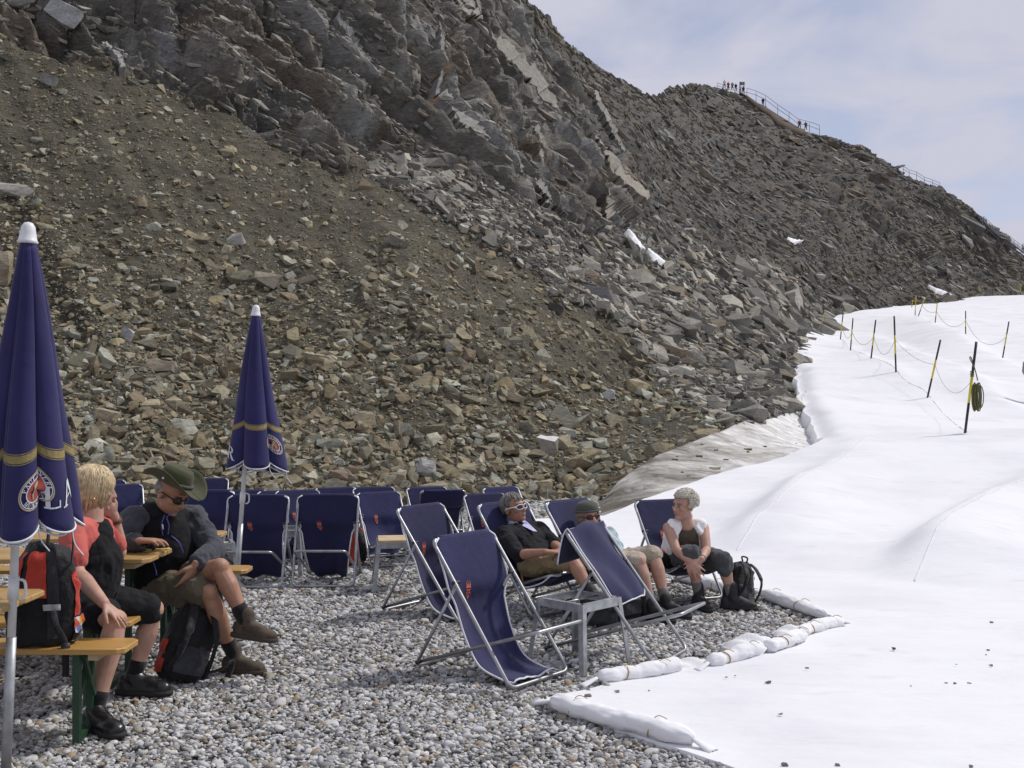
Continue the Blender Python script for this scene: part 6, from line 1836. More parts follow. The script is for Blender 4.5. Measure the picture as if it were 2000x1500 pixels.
backpack((Xp(88, 5.36), 5.36, 0.472), (.165, .105, .50), R(8), (0, 0), "red and black backpack standing on the varnished bench",
         panels=[("red_panel", M_REDN, -.75, -.50, .48, .93, .006), ("red_panel", M_REDN, -.28, .10, .48, .93, .006), ("red_panel", M_REDN, 1.15, 1.62, .28, .72, .006), ("front_panel", M_PACKG, .12, .42, .08, .95, .010),
                 ("reflector", M_REFL, .05, .45, .36, .42, .014), ("wrapper", M_SNACK, 1.05, 1.75, .03, .27, .012), ("side_pocket", M_PACK, 1.0, 1.9, .0, .12, .016)], straps=False,
         extras=[("hanging_strap", M_PACK, lambda m, S: m.tube(catmull([S(.25, .36, .018), S(.30, .22, .05), S(.55, .06, .03), Vector((.13, -.125, -.04)), Vector((.132, -.13, -.14))], 8), .017, 8, flat=.3)),
                 ("buckle", M_RUBBER, lambda m, S: m.box(Vector((.132, -.132, .0)), (.04, .014, .045))),
                 ("shoulder_strap", M_PACK, lambda m, S: m.tube(catmull([S(1.1, .80, .005), S(1.0, .95, .06) + Vector((.02, 0, .05)), Vector((.10, .05, .60)), Vector((.06, .12, .60))], 8), .014, 8, flat=.3)),
                 ("shoulder_strap", M_PACK, lambda m, S: m.tube(catmull([S(.2, .97, .0), Vector((.03, .0, .58)), Vector((.09, .08, .62))], 8), .020, 8, flat=.35))])
backpack((gnd(338, 1338).x, gnd(338, 1338).y + .08, 0.01), (.15, .11, .47), R(38), (R(-8), R(20)), "black backpack with red side panel slumped on the gravel beside the bench",
         panels=[("red_panel", M_REDN, -1.7, -1.05, .05, .45, .006), ("front_pocket", M_PACKG, -.5, .6, .08, .42, .012), ("side_pocket", M_PACK, .9, 1.7, .0, .3, .012)],
         extras=[("waist_belt", M_PACK, lambda m, S: m.tube(catmull([S(.7, .15, .01), Vector((.16, -.18, .10)), Vector((.25, -.14, .16)), Vector((.26, -.10, .02))], 8), .02, 8, flat=.3))])
backpack((gnd(1226, 1215).x, gnd(1226, 1215).y + .12, 0.01), (.14, .10, .42), R(20), (R(-6), R(-4)), "upright black backpack between the two reclining people's legs",
         panels=[("front_pocket", M_PACKG, -.6, .6, .08, .5, .012), ("yellow_bottle", M_YEL, 1.15, 1.6, .16, .40, .02)])
backpack((gnd(1152, 1222).x, gnd(1152, 1222).y + .1, 0.01), (.20, .10, .22), R(-15), (R(-10), R(14)), "dark grey bag lying under the bare side table's far edge", body=M_PACKG, straps=False, panels=[("lid", M_PACK, -1.2, 1.2, .6, .95, .01)])
backpack((gnd(1446, 1190).x, gnd(1446, 1190).y + .14, 0.01), (.13, .10, .36), R(30), (R(-10), R(16)), "black mesh backpack leaning at the white-haired woman's boots", panels=[("front_pocket", M_PACKG, -.5, .6, .08, .42, .012), ("trim", M_LETTER, 1.25, 1.36, .05, .7, .012)])
backpack((gnd(690, 1104).x, gnd(690, 1104).y + .1, 0.01), (.12, .08, .36), R(10), (0, 0), "small bright red pack showing between two deck chairs", body=M_REDN, panels=[("front_pocket", M_PACK, .2, .9, .1, .8, .01)])
# red and black jacket beside the white-haired woman
fj = Fig("folded_jacket", at(1297, 1100, 9.0), "red and black jacket stuffed beside the white-haired woman", "jacket")
m = MB(); m.ellipsoid(at(1302, 1092, 8.92), (.11, .10, .065)); m.ellipsoid(at(1315, 1082, 8.95), (.07, .08, .05)); fj.put(m, "body", M_BLACK, 0.008, 2, 0.03)
m = MB(); m.ellipsoid(at(1292, 1082, 8.96), (.085, .09, .045)); fj.put(m, "lining", M_REDN, 0.008, 2, 0.03)
# things on the worn table
tb = Fig("camera", at(262, 1072, 6.38), "black tubular gadget lying on the worn table", "camera")  # unidentified black tubular thing: stepped barrel with a short curved tail
m = MB(); p0, p1 = at(240, 1066, 6.36), at(285, 1062, 6.40); p0.z = p1.z = 0.803; dv = (p1 - p0)
m.tube([p0 + dv * t for t in (0, .2, .21, .5, .51, .8, 1)], [.022, .022, .026, .026, .029, .029, .024], 14); m.tube(catmull([p1, p1 + Vector((.03, 0, .022)), p1 + Vector((.05, .01, .0)), p1 + Vector((.03, .03, -.02))], 6), .009, 6); tb.put(m, "barrel", M_RUBBER)
nk_ = Fig("paper_napkin", at(318, 1074, 6.45), "crumpled yellow wrapper at the worn table's corner", "wrapper")
m = MB(); q = at(318, 1074, 6.45); q.z = .782; rr_ = random.Random(9)
for k in range(6): m.ellipsoid(q + Vector((rr_.uniform(-.05, .05), rr_.uniform(-.03, .03), .006)), (.028, .014, .010), Matrix.Rotation(rr_.uniform(0, 3), 3, 'Z'), 8, 5)
nk_.put(m, "paper", simple("yellow_paper", (0.55, 0.40, 0.12), 0.8, var=0.3, scale=60), 0.005, 0, 0.02)
# trekking pole
tp = empty("trekking_pole", at(1030, 1198, 8.35)); o_ = tp.location.copy(); o_.z = 0; tp.location = o_
for nm, a, b2, mt in (("grip", at(1014, 1098, 8.45), at(1018, 1116, 8.44), M_RUBBER), ("shaft", at(1018, 1116, 8.44), at(1024, 1150, 8.41), simple("orange_shaft", (0.55, 0.20, 0.04), 0.4)), ("lower_shaft", at(1024, 1150, 8.41), at(1030, 1200, 8.36), simple("yellow_black_shaft", (0.45, 0.38, 0.04), 0.4, col2=(0.02, 0.02, 0.02), scale=22))):
    MB().tube([a - tp.location, b2 - tp.location], .009 if nm != "grip" else .016, 8).build(nm, mt, tp, True)
tag(tp, "orange and yellow trekking pole leaning by the reclining man's chair", "trekking pole")
# flat stones on the gravel
for nm, px, py, sx, sy, sz, c_, lab in (("stone_slab", 436, 1256, .16, .11, .02, (.11, .11, .115), "flat dark grey slab on the gravel behind the crossed legs"), ("rock", 404, 1232, .05, .04, .04, (.20, .14, .09), "brown rock on the gravel beside the green bench leg"), ("rock", 540, 1244, .06, .045, .035, (.17, .14, .09), "olive brown rock on the gravel right of the brown boots")):
    g = gnd(px, py)
    o = put_stone(nm, rough_stone_mesh(nm, 15 if nm == "stone_slab" else 4, 1, .05, 7), [[sx, 0, 0], [0, sy, 0], [0, 0, sz * (3 if nm == "stone_slab" else 1)]], (g.x, g.y, .018), c_)
    tag(o, lab, "rock")

# ---------------------------------------------------------------- sandbags along the edge of the cover
M_TIE = simple("ochre_twine", (0.40, 0.24, 0.05), 0.8)
def sandbag(p0, p1, r_, lab, tail0=True, tail1=True, ties=(.22, .72), seed=0, sag=0.0):
    p0, p1 = Vector(p0), Vector(p1); root = empty("sandbag", (p0 + p1) / 2); o_ = root.location.copy()
    ax = (p1 - p0); L = ax.length; ax.normalize(); sd_ = ax.cross(Vector((0, 0, 1))).normalized()
    rr_ = random.Random(seed); ph = rr_.uniform(0, 6)
    rings = []; n = 26
    st = [(-.0, .28), (.02, .62), (.05, .88), (.10, 1.0)] + [(t, 1.0) for t in np.linspace(.16, .84, 18)] + [(.90, 1.0), (.95, .88), (.98, .62), (1.0, .28)]
    def R_(t, f): return r_ * f * (1 + .06 * math.sin(9 * t + ph) + .03 * math.sin(23 * t + ph)) * (1 - .10 * sum(math.exp(-((t - q) / .018) ** 2) for q in ties))
    def C(t): return p0 + ax * L * t + sd_ * (.02 * math.sin(3 * t + ph)) + Vector((0, 0, r_ * .80 - sag * math.sin(math.pi * t)))
    for t, f in st:
        ring = []
        for q in range(n):
            a = 2 * math.pi * q / n; rad = R_(t, f) * (1 + .02 * math.sin(7 * a + 13 * t))
            v = sd_ * math.cos(a) * rad * 1.12 + Vector((0, 0, math.sin(a) * rad * (.86 if math.sin(a) < 0 else 1)))
            if f < .9: v *= 1 + .10 * math.sin(9 * a)
            ring.append(C(t) + v - o_)
        rings.append(ring)
    b = MB(); b.loft(rings); bo = b.build("sack", M_BAG, root, True); subsurf(bo, 1)
    dm_ = bo.modifiers.new("creases", "DISPLACE"); dm_.texture = wr_tex; dm_.strength = 0.012; dm_.mid_level = 0.5; dm_.texture_coords = "LOCAL"
    for q in ties:
        m = MB(); m.tube([C(q) - o_ + sd_ * math.cos(a) * R_(q, 1) * 1.13 + Vector((0, 0, math.sin(a) * R_(q, 1) * (.88 if math.sin(a) < 0 else 1.02))) + ax * .02 * math.sin(a + ph) for a in np.linspace(0, 2 * math.pi, 24, endpoint=False)], .0035, 5, True)
        k_ = C(q) - o_ + Vector((0, 0, R_(q, 1) * 1.02)); m.tube(catmull([k_, k_ + Vector((.03, -.01, .02)), k_ + Vector((.07, -.02, .005))], 4), .0022, 4)
        m.build("tie", M_TIE, root, True)
    for use, t, sg in ((tail0, 0, -1), (tail1, 1, 1)):
        if not use: continue
        m = MB(); c0 = C(t) - o_; rows = []
        for i, u in enumerate(np.linspace(0, 1, 7)):
            row = []
            for q in range(13):
                a = 2 * math.pi * q / 12
                w_ = r_ * (.26 + .45 * u); row.append(c0 + ax * sg * .12 * u + sd_ * math.cos(a) * w_ * (1 + .25 * math.sin(5 * a) * u) + Vector((0, 0, math.sin(a) * w_ * (.55 - .2 * u) * (1 + .3 * math.sin(6 * a + 1) * u) - .035 * u)))
            rows.append(row)
        m.grid(rows); o = m.build("tail", M_BAG, root, True); solid(o, .004, 0)
    tag(root, lab, "sandbag", "white sandbags weighting the sheet's edge")
    return root
sandbag(gnd(1082, 1383), gnd(1352, 1462), .052, "longest white sandbag at the sheet's pointed corner", seed=1, ties=(.18, .74))
sandbag(gnd(1168, 1338), gnd(1325, 1308), .048, "white sandbag next to the nearest deck chair's foot", tail1=False, seed=2, ties=(.30, .72))
sandbag(gnd(1378, 1306), gnd(1492, 1276), .050, "white sandbag with knotted end left of the paired bags", seed=3, ties=(.24, .74), tail1=False)
sandbag(gnd(1490, 1276), gnd(1574, 1250), .048, "middle white sandbag with two twine ties along the gravel edge", seed=4, ties=(.38, .85), tail1=False)
sandbag(gnd(1562, 1246), gnd(1640, 1222), .046, "white sandbag at the far tip of the gravel", seed=5, ties=(.3, .8), tail0=False)
sandbag(gnd(1486, 1168), gnd(1618, 1212), .050, "long thin white sandbag running back towards the mesh backpack", seed=6, ties=(.15, .62), tail0=False, tail1=False)
sandbag(gnd(1330, 1132), gnd(1424, 1164), .050, "white sandbag behind the white-haired woman's boots", seed=7, ties=(.3, .7), tail0=False, tail1=False)
# fold of the sheet between the bags
for k, (px, py, sx, sy, sz) in enumerate(((1345, 1302, .18, .10, .05), (1465, 1262, .20, .12, .075), (1545, 1238, .14, .09, .06))):
    g = gnd(px, py); rows = []
    for u in np.linspace(-1, 1, 17):
        rows.append([(g.x + u * sx, g.y + v * sy + .3 * u * sx, max(0.0, (1 - u * u) * (1 - v * v)) ** .7 * sz * (1 + .25 * math.sin(7 * u + 4 * v + k)) - .004) for v in np.linspace(-1, 1, 13)])
    MB().grid(rows).build("fold", M_FLEECE, cover, True)
# stray stones on the sheet
for k, (px, py, s_) in enumerate(((1149, 1360, .030), (1205, 1351, .020), (1186, 1383, .013), (1267, 1348, .009), (1418, 1322, .014), (1436, 1319, .008), (1576, 1305, .017), (1501, 1333, .024), (1524, 1394, .018), (1745, 1267, .018), (1848, 1334, .014), (1864, 1335, .017), (1893, 1334, .015),
                                  (1935, 1300, .018), (1936, 1216, .018), (1930, 1270, .015), (1926, 1278, .008), (1636, 1494, .015), (1620, 1092, .014), (1779, 1339, .007), (1868, 1297, .008), (1533, 1494, .020), (1895, 1497, .018))):
    g = gnd(px, py, .02)
    put_stone("stone", stone_me[int(rng.integers(0, 14))], [[s_, 0, 0], [0, s_ * .8, 0], [0, 0, s_]], (g.x, g.y, .016 + s_ * .3), PALG[k % 7] * .8, cover)

# ---------------------------------------------------------------- marker poles and ropes on the glacier
M_PYEL = simple("pole_yellow", (0.62, 0.50, 0.02), 0.45, var=0.08); M_PBLK = simple("pole_black", (0.016, 0.016, 0.017), 0.45)
def marker(top, bot, d, lab, near=True, r_=.028, hidden=False):
    t, b = at(top[0], top[1], d), at(bot[0], bot[1], d)
    if not hidden:
        b.z = float(snow_z([b.x], [d])[0]) - .03
    root = empty("marker_pole", b); v = t - b
    for nm, f0, f1, mt in (("lower_section", 0, .34, M_PBLK), ("yellow_section", .34, .66 if near else 1.0, M_PYEL)) + ((("upper_section", .66, 1.0, M_PBLK),) if near else ()):
        MB().tube([v * f0, v * f1], r_, 8).build(nm, mt, root, True)
    tag(root, lab, "pole", "yellow and black marker poles on the glacier")
    return t, b
MK = [((1907, 667.5), (1884.5, 846), 22, "tallest black and yellow pole, with the rope coil"), ((1837, 663.6), (1811, 786.6), 31, "tilted black and yellow pole left of the tallest one"),
      ((1746.5, 617), (1750, 736.5), 34, "third black and yellow pole from the rope coil"), ((1710.5, 624.6), (1701, 713), 45, "fourth black and yellow pole from the rope coil"),
      ((1666, 621.6), (1661, 695.4), 54, "fifth black and yellow pole from the rope coil"), ((1647, 609), (1641, 672), 64, "sixth black and yellow pole from the rope coil"), ((1610, 597), (1603, 648), 70, "seventh pole of the rope line, near the sheet's outer edge"),
      ((1586.6, 601.5), (1590.5, 637), 84, "outermost pole of the rope line against the scree")]
tops = [marker(a, b, d, l_, True, .028 if d < 40 else .032) for a, b, d, l_ in MK]
MK2 = [((1970.6, 628), (1958, 705.6), 50, "nearest pole of the upper rope line"), ((1886, 607), (1886, 671), 62, "second pole of the upper rope line"), ((1830.8, 592), (1826.3, 649), 72, "third pole of the upper rope line"),
       ((1806.5, 580.5), (1793.6, 635), 76, "tilted fourth pole of the upper rope line"), ((1789, 577.5), (1787, 627), 84, "fifth pole of the upper rope line"), ((1782.5, 585.6), (1780.7, 612), 100, "farthest pole of the upper rope line")]
tops2 = [marker(a, b, d, l_, d < 70, .032) for a, b, d, l_ in MK2]
FARP = [(1618, 588, 610), (1644, 584, 600), (1692, 590, 603), (1734, 585, 600), (1825, 568, 597), (1835, 570, 590), (1853, 570, 592), (1872, 566, 590), (1883, 565, 590), (1912, 562, 586), (1925, 562, 584), (1946, 560, 580), (1956, 562, 580), (1993, 555, 578)]
for k, (px, y0, y1) in enumerate(FARP):
    dfar = min(max(1.9 * F / max(y1 - y0, 12) , 95), 190)
    nth = ['outermost', 'second', 'third', 'fourth', 'fifth', 'sixth', 'seventh', 'eighth', 'ninth', 'tenth', 'eleventh', 'twelfth', 'thirteenth', 'last'][k]
    marker((px + (1 if k % 2 else -1), y0), (px, y1), dfar, nth + " thin distant yellow pole on the glacier skyline, counted from the scree", False, .05)
M_ROPE = simple("olive_rope", (0.11, 0.105, 0.04), 0.8, var=0.3, scale=60)
def rope(ps, lab, slack=0.35, r_=.004):
    root_pts = []
    for (a, b) in zip(ps, ps[1:]):
        d_ = (b - a).length
        for k in range(14):
            t = k / 14; root_pts.append(a.lerp(b, t) - Vector((0, 0, slack * min(d_ / 8, 1.6) * 4 * t * (1 - t))))
    root_pts.append(ps[-1])
    o_ = root_pts[0].copy()
    o = MB().tube([p - o_ for p in root_pts], [r_ * max(1, p.y / 26) for p in root_pts], 5).build("rope", M_ROPE, None, True, o_)
    tag(o, lab, "rope")
mid = lambda tb_: tb_[0].lerp(tb_[1], .42)
rope([mid(t) for t in tops[:7]], "sagging rope of the nearer pole line on the sheet", .42)
rope([mid(t) for t in tops2[:4]][::1], "sagging rope of the upper pole line", .5)
t0, b0 = tops[0]
rc = empty("rope_coil", t0.lerp(b0, .50)); rr_ = random.Random(2); o_ = rc.location.copy()
m = MB()
for k in range(16):
    cx, w_, h_ = .12 + rr_.uniform(-.06, .06), rr_.uniform(.015, .07), rr_.uniform(.22, .30)
    m.tube([Vector((cx + w_ * math.cos(a), -.05 + rr_.uniform(-.004, .004) + .02 * (k % 4), -.18 - h_ * math.sin(a) * 1.0 + rr_.uniform(-.006, .006))) for a in np.linspace(0, 2 * math.pi, 22, endpoint=False)], .011, 5, True)
m.build("coil", M_ROPE, rc, True)
m = MB(); m.tube(catmull([Vector((.12, -.05, .18)), Vector((.05, -.06, .42)), Vector((-.03, -.04, .60)), Vector((.03, .04, .62)), Vector((.10, -.03, .30)), Vector((.12, -.05, .15))], 6), .011, 5); m.build("hanging_loop", M_ROPE, rc, True)
m = MB()
for k in range(4): m.tube([v_ + (t0 - b0) * .13 for v_ in [Vector((.034 * math.cos(a), .034 * math.sin(a), .03 * k)) for a in np.linspace(0, 2 * math.pi, 12, endpoint=False)]], .011, 5, True)
m.build("lashing", M_ROPE, rc, True)
tag(rc, "olive rope coil hanging on the tallest pole", "rope coil")

# ---------------------------------------------------------------- distant people
def tiny(p, h, jac, trou, lab, lean=0.0, name="person", grp=None, walk=0.12):
    f = Fig(name, p, lab, "person", grp); p = Vector(p); k = h / 1.72
    P = lambda x, y, z: p + Vector((x, y, z)) * k
    b = MB(); chain(b, [P(-.09, 0, .88), P(-.10 - walk * .4, 0, .46), P(-.10 - walk, 0, .06)], [.09, .065, .045], 8); chain(b, [P(.09, 0, .88), P(.10 + walk * .3, -.03, .46), P(.10 + walk * .6, 0, .06)], [.09, .065, .045], 8)
    b.tube([P(0, 0, .84), P(0, 0, 1.1), P(0, 0, 1.40)], [.15, .15, .17], 10); b.ellipsoid(P(lean, -.02, 1.60), (.085 * k, .10 * k, .12 * k)); chain(b, [P(0, 0, 1.38), P(lean, 0, 1.52)], [.06, .055], 8)
    for s in (-1, 1): chain(b, [P(s * .20, 0, 1.38), P(s * .26, -.04, 1.10), P(s * .22, -.16, .90)], [.055, .045, .035], 8)
    f.put(b, "body", SK_TAN, .02 * k, 2)
    m = MB(); m.tube([P(0, 0, .80), P(0, 0, 1.1), P(0, 0, 1.36), P(0, 0, 1.45)], [.18, .18, .20, .10], 12)
    for s in (-1, 1): chain(m, [P(s * .20, 0, 1.38), P(s * .265, -.04, 1.10), P(s * .23, -.14, .94)], [.075, .062, .052], 8)
    f.put(m, "jacket", jac, .02 * k, 2)
    m = MB(); chain(m, [P(-.09, 0, .86), P(-.10 - walk * .4, 0, .46), P(-.10 - walk, 0, .10)], [.115, .088, .068], 8); chain(m, [P(.09, 0, .86), P(.10 + walk * .3, -.03, .46), P(.10 + walk * .6, 0, .10)], [.115, .088, .068], 8)
    f.put(m, "trousers", trou, .02 * k, 2)
    return f
J = {k: cloth(k + "_jacket", c) for k, c in dict(blue=(.05, .19, .42), dark=(.02, .02, .025), red=(.30, .04, .03), white=(.5, .5, .5), olive=(.10, .11, .05), slate=(.20, .22, .25)).items()}
T_ = {k: cloth(k + "_trousers", c) for k, c in dict(white=(.55, .55, .56), dark=(.02, .02, .022), navy=(.03, .03, .06)).items()}
dsk = 170.0; pb = at(1918, 580, dsk); pb.z = float(snow_z([pb.x], [dsk])[0]); tiny(pb, 1.75, J['blue'], T_['white'], "distant person in blue jacket and white trousers on the glacier skyline")
pe = at(2014, 790, 31.5); pe.z = float(snow_z([pe.x], [31.5])[0]); tiny(pe, 1.45, J['slate'], T_['dark'], "person in grey sleeve cut off by the frame's edge on the glacier", walk=.03)
def ridge_pt(px, py):
    q = grid_at(PD, np.array([float(px)]), np.array([max(float(py), float(sky_y(px)) + .2)]))[0]
    return Vector(q)
for px, jk, tr_, lab in ((1416, 'white', 'dark', "leftmost tiny hiker on the summit ridge"), (1424, 'red', 'dark', "tiny hiker in red on the summit ridge"), (1431, 'slate', 'navy', "tiny hiker in slate grey on the summit ridge"), (1438, 'dark', 'dark', "tiny dark hiker next to the slate grey one on the ridge"), (1447, 'white', 'dark', "tiny hiker in white just left of the ridge sign"), (1453, 'dark', 'navy', "tiny dark hiker under the ridge sign"),
                        (1491, 'dark', 'dark', "lone tiny hiker halfway down the ridge railing"), (1563, 'red', 'dark', "tiny hiker in red at the railing's lower end"), (1575, 'olive', 'dark', "tiny hiker in olive at the railing's lower end")):
    q = ridge_pt(px, sky_y(px)); tiny(q + Vector((0, 0, .55)), 1.72, J[jk], T_[tr_], lab, grp="hikers on the ridge")
# ---------------------------------------------------------------- railings, sign and stairs
M_STEEL = simple("grey_steel", (0.20, 0.20, 0.21), 0.5, 0.4); M_EARTH = rock_mat("path_earth", use_obj=True, s1=.4, s2=3.0)
def railing(pp, lab, h=1.15, r_=.05, rails=(1.0, .55), posts=1):
    pts_ = [Vector(p) for p in pp]; root = empty("railing", pts_[0]); o_ = pts_[0].copy()
    for f in rails:
        MB().tube([p - o_ + Vector((0, 0, h * f)) for p in pts_], r_, 6).build("rail", M_STEEL, root, True)
    for p in pts_[::posts]:
        MB().tube([p - o_ - Vector((0, 0, .3)), p - o_ + Vector((0, 0, h))], r_, 6).build("post", M_STEEL, root, True)
    tag(root, lab, "railing"); return root
railing([ridge_pt(x, sky_y(x)) for x in (1402, 1412, 1424, 1436, 1448, 1460)], "short railing at the summit viewpoint", 1.2)
railing([ridge_pt(x, sky_y(x)) + Vector((0, 0, z)) for x, z in ((1460, .3), (1478, 1.0), (1496, 1.2), (1520, .8), (1542, .6), (1560, .4), (1582, .4), (1602, .2))], "long steel railing down the ridge path", 1.9, .05)
railing([ridge_pt(x, sky_y(x)) + Vector((0, 0, z)) for x, z in ((1766, .6), (1778, .9), (1792, .8), (1808, .4), (1824, .4), (1838, .2))], "distant railing on the ridge's lower shoulder", 1.2, .045)
sg = empty("sign", ridge_pt(1451, sky_y(1451))); o_ = sg.location.copy()
for x in (-.45, .45): MB().tube([(x, .3, -.3), (x, .3, 3.1)], .09, 8).build("post", M_STEEL, sg, True)
MB().box((0, .2, 2.75), (1.1, .08, .7)).build("board", simple("sign_board", (.05, .05, .055), .5, col2=(.30, .30, .30), scale=3), sg)
tag(sg, "small dark signboard on two posts on the ridge", "sign")
st = empty("steel_stairs", at(1924, 440, 212)); o_ = st.location.copy()
sp = [at(1918, 434, 212), at(1936, 452, 212), at(1953, 466, 212), at(1962, 468, 212), at(1985, 486, 212), at(2030, 520, 212)]
for dy in (-.7, .7):
    MB().tube([p - o_ + Vector((0, dy, 0)) for p in sp], .16, 6).build("stringer", M_STEEL, st, True)
    for h in (.6, 1.1): MB().tube([p - o_ + Vector((0, dy, h)) for p in sp], .05, 5).build("rail", M_STEEL, st, True)
    for a, b2 in zip(sp, sp[1:]):
        for k in range(3):
            q = a.lerp(b2, k / 3) - o_ + Vector((0, dy, 0)); MB().tube([q, q + Vector((0, 0, 1.1))], .045, 5).build("post", M_STEEL, st, True)
for a, b2 in zip(sp, sp[1:]):
    for k in range(5):
        q = a.lerp(b2, k / 5) - o_; MB().box(q, (.34, 1.4, .06)).build("tread", M_STEEL, st)
for k in (2, 3): MB().tube([sp[k] - o_, sp[k] - o_ + Vector((-1.6, 0, -3.2))], .10, 6).build("strut", M_STEEL, st, True)
tag(st, "steel stairs with railings at the ridge's lower end", "stairs")
tiny(at(1998, 492, 212) , 1.7, J['white'], T_['dark'], "tiny hiker in white on the steel stairs", grp="hikers on the ridge")
# cut earth bank under the ridge path
rows = []
for x, y0, y1 in ((1445, 181, 184), (1460, 187, 194), (1480, 196, 208), (1500, 211, 226), (1520, 226, 240), (1540, 238, 252), (1560, 250, 258), (1572, 257, 260)):
    a, b2 = ridge_pt(x, sky_y(x)), ridge_pt(x, y1)
    rows.append([a + Vector((0, -.6, .5)), a.lerp(b2, .5) + Vector((0, -1.2, .2)), b2 + Vector((0, -.8, 0))])
o = MB().grid(rows).build("path_bank", M_EARTH, mountain, True); o.color = (.085, .06, .042, 1); solid(o, 1.0, -1)
# post at the top of the near cliff
q = ridge_pt(318, 34); pr_ = empty("marker_post", q)
MB().tube([(0, -.2, -.4), (0, -.2, .75)], .025, 6).build("shaft", M_STEEL, pr_, True)
m = MB(); m.box((.03, -.2, .80), (.30, .05, .12)); m.build("plate", M_RUBBER, pr_); tag(pr_, "thin post with dark plate on the near cliff", "post")

# ---------------------------------------------------------------- boulders that stand out on the slope
BO = [(515, 553, 84, 58, 3, (.27, .235, .18), "largest angular brown boulder on the scree above the farther parasol"), (463, 467, 40, 46, 5, (.33, .325, .29), "pale grey upright block on the scree left of the parasol tip"),
      (305, 722, 92, 56, 8, (.24, .20, .145), "wide brown boulder between the two parasols"), (28, 374, 96, 48, 2, (.36, .345, .30), "big pale boulder at the scree's outer edge"), (4, 535, 70, 130, 7, (.31, .255, .18), "tall tan boulder half hidden by the nearer parasol"),
      (832, 917, 54, 70, 9, (.36, .355, .335), "light grey upright boulder at the slope's foot above the turned-away chair"), (1070, 868, 52, 62, 11, (.27, .245, .20), "boulder with white-topped crust above the reclining man"),
      (1188, 772, 36, 40, 6, (.42, .41, .385), "pale grey oval stone on the brown scree"), (1005, 768, 78, 26, 16, (.36, .31, .225), "tan flat slab lying on the brown scree"), (1078, 606, 44, 42, 1, (.075, .07, .06), "black jagged rock where brown scree meets grey"),
      (1150, 591, 84, 40, 18, (.19, .19, .19), "long dark grey slab near the black jagged rock"), (1220, 710, 74, 48, 12, (.14, .125, .10), "dark block with overhanging face on the scree"), (868, 714, 40, 42, 10, (.27, .27, .25), "grey wedge stone in the middle of the brown scree"),
      (1446, 720, 54, 24, 20, (.40, .36, .27), "tan slab near the white sheet's edge"), (1466, 592, 34, 20, 21, (.40, .395, .38), "light flat slab high in the grey scree"), (215, 833, 76, 30, 22, (.34, .29, .20), "flat tan slab above the blonde woman"),
      (255, 660, 56, 40, 23, (.36, .36, .35), "light grey slab above the wide brown boulder"), (598, 549, 54, 36, 4, (.26, .225, .165), "tan boulder just right of the largest one"), (118, 50, 96, 62, 24, (.35, .35, .34), "big pale slab at the cliff's foot"), (40, 18, 66, 44, 13, (.38, .37, .34), "pale block above the big slab at the cliff's foot"),
      (300, 14, 70, 34, 17, (.42, .40, .36), "pale slab behind the thin post"), (660, 923, 52, 56, 0, (.26, .20, .15), "rounded brown boulder behind the back row of chairs"), (95, 145, 44, 34, 14, (.30, .295, .28), "grey stone at the top of the bare earth"), (770, 495, 54, 34, 19, (.25, .23, .19), "dark tilted slab on the upper brown scree")]
for (px, py, w_, h_, v, c_, lab) in BO:
    q = grid_at(PD, np.array([max(px, -200.)]), np.array([float(py)]))[0]; d_ = q[1]; k = d_ / F / 2
    me = rough_stone_mesh("boulder", v, 2, .13, 60 + v)
    rot = Euler((rng.uniform(-.25, .25), rng.uniform(-.25, .25) + (.35 if v > 13 else 0), 0)).to_matrix()
    vd = .7 if v < 14 else .9
    M3 = np.array(rot) @ np.diag([w_ * k, (w_ + h_) / 2 * k * vd, h_ * k * (1.5 if v < 14 else 2.6)])
    nn = grid_at(NB, np.array([float(px)]), np.array([float(py)]))[0]
    o = put_stone("boulder", me, M3, q + nn * h_ * k * .35, c_)
    tag(o, lab, "boulder", "boulders standing out on the scree")
    if px == 1070:
        m = MB(); BV = np.array([vv.co[:] for vv in me.vertices]); fs = [p for p in me.polygons if p.normal.z > .55]
        ids = sorted({i for p in fs for i in p.vertices}); mp_ = {i: n for n, i in enumerate(ids)}
        m.add([Vector(BV[i]) * 1.04 for i in ids], [tuple(mp_[i] for i in p.vertices) for p in fs]); m.build("white_crust", simple("white_crust", (.75, .74, .71), .8), o)

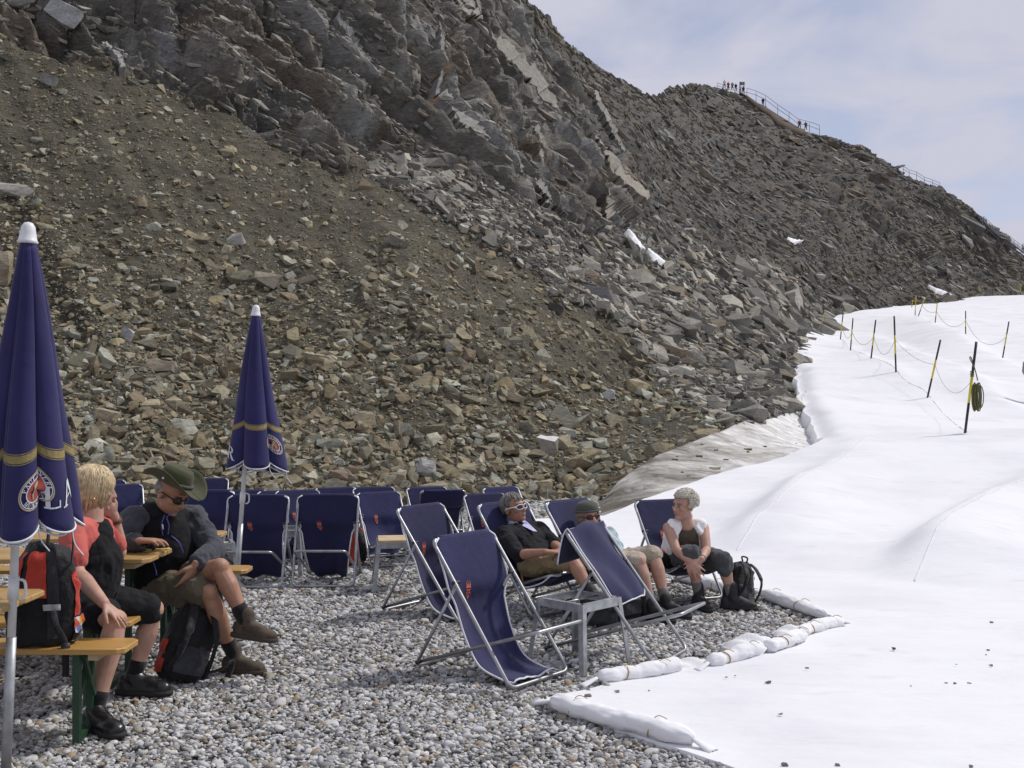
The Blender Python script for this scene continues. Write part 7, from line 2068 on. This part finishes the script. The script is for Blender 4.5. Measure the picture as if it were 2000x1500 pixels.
# ---------------------------------------------------------------- pale beds standing out of the cliff
def slab_run(line, widths, c_, seed, pieces):
    r = np.random.default_rng(seed); line = [Vector((a, b, 0)) for a, b in line]
    pl = resample(line, 40)
    for k in range(pieces):
        i0, i1 = int(39 * k / pieces), min(39, int(39 * (k + 1) / pieces) + 1)
        seg = pl[i0:i1 + 1]
        if len(seg) < 2: continue
        t = (seg[-1] - seg[0]).normalized(); n = Vector((-t.y, t.x, 0))
        wv = float(np.interp((k + .5) / pieces, np.linspace(0, 1, len(widths)), widths))
        for lane in range(1 if wv < 16 else 2):
            w_ = wv / (1 if wv < 16 else 2) * r.uniform(.9, 1.2); oc = n * (0 if wv < 16 else (lane - .5) * wv * .5) + t * r.uniform(-2, 2)
            out = []
            for p in seg: out.append(p + oc + n * w_ / 2 * r.uniform(.6, 1.25))
            for p in reversed(seg): out.append(p + oc - n * w_ / 2 * r.uniform(.6, 1.25))
            px = np.array([q.x for q in out]); py = np.array([max(q.y, float(sky_y(q.x)) + 1) for q in out])
            Wp = grid_at(PS, px, py); nn = grid_at(NB, px, py).mean(0); nn /= np.linalg.norm(nn); d_ = Wp[:, 1].mean()
            th_ = .010 * d_; A_ = Wp + nn * th_ * (r.uniform(.7, 1.0) + r.uniform(-.12, .12, len(Wp)))[:, None]; B_ = Wp - nn * th_ * 3
            N_ = len(A_); o = mesh_obj("slab", np.concatenate([A_, B_]), [tuple(range(N_)), tuple(range(2 * N_ - 1, N_ - 1, -1))] + [(q, (q + 1) % N_, N_ + (q + 1) % N_, N_ + q) for q in range(N_)], M_STONE, mountain)
            f = r.uniform(.75, 1.1); o.color = (c_[0] * f, c_[1] * f, c_[2] * f, 1)
slab_run([(884, -8), (912, 20), (934, 44)], [16, 18, 10], (.29, .275, .24), 1, 3)
slab_run([(942, 48), (1000, 112), (1055, 182), (1104, 238)], [9, 15, 15, 8], (.265, .25, .215), 2, 6)
slab_run([(1110, 244), (1160, 305), (1205, 360), (1250, 402)], [8, 14, 14, 11], (.26, .235, .195), 3, 5)
slab_run([(856, 190), (890, 250), (930, 305)], [8, 15, 11], (.27, .262, .235), 4, 3)
slab_run([(945, 275), (985, 320), (1005, 350)], [7, 12, 7], (.26, .25, .22), 5, 4)
slab_run([(1040, 368), (1070, 400), (1105, 428)], [12, 18, 12], (.235, .225, .20), 6, 5)
slab_run([(1025, 270), (1045, 310), (1058, 345)], [5, 8, 5], (.27, .25, .21), 7, 3)
slab_run([(1172, 380), (1190, 425)], [7, 12], (.24, .22, .18), 8, 3)
slab_run([(205, 55), (235, 110), (240, 140)], [8, 12, 8], (.26, .26, .25), 10, 3)
slab_run([(830, 60), (845, 130), (850, 190)], [5, 8, 5], (.21, .205, .19), 11, 4)
slab_run([(660, 20), (700, 70), (740, 130)], [7, 11, 7], (.21, .205, .195), 12, 6)
slab_run([(1150, 190), (1190, 255), (1215, 300)], [5, 8, 5], (.22, .21, .185), 16, 6)

# ---------------------------------------------------------------- last patches of snow on the slope
M_SNOW = simple("snow_patch", (0.80, 0.80, 0.82), 0.7, var=0.05, scale=3, bump=0.4, bscale=6, bdist=0.08)
def patch_run(line, widths, lab, seed, off=.006):
    r = np.random.default_rng(seed); pl = resample([Vector((a, b, 0)) for a, b in line], 26); rows = []
    for k, p in enumerate(pl):
        t = (pl[min(k + 1, 25)] - pl[max(k - 1, 0)]).normalized(); n = Vector((-t.y, t.x, 0))
        w_ = float(np.interp(k / 25, np.linspace(0, 1, len(widths)), widths)) * (0.95 + .18 * math.sin(k * .9 + seed) + .12 * math.sin(k * 1.9)) * math.sin(math.pi * (k + .6) / 26.2) ** .5
        px = np.array([p.x + n.x * w_ * s for s in (-.55, -.3, 0, .3, .55)]); py = np.array([p.y + n.y * w_ * s for s in (-.55, -.3, 0, .3, .55)])
        q = grid_at(PS, px, py); nn = grid_at(NB, px, py)
        h = np.array([-.3, .8, 1.0, .8, -.3])[:, None] * off * q[:, 1:2]
        rows.append([Vector(v) for v in q + nn * h])
    o = MB().grid(rows).build("snow_patch", M_SNOW, None, True); tag(o, lab, kind="structure")
patch_run([(1222, 452), (1236, 474), (1246, 490), (1262, 497)], [4, 9, 11, 5], "upper leftover snow streak below the cliff", 1)
patch_run([(1258, 496), (1274, 508), (1296, 527)], [4, 8, 5], "lower leftover snow streak below the cliff", 2)
patch_run([(1543, 458), (1556, 466), (1568, 471)], [5, 7, 3], "small snow patch high on the grey slope", 3, .003)
patch_run([(1808, 562), (1830, 572), (1852, 584)], [3, 5, 4], "thin snow streak above the glacier skyline", 4, .003)
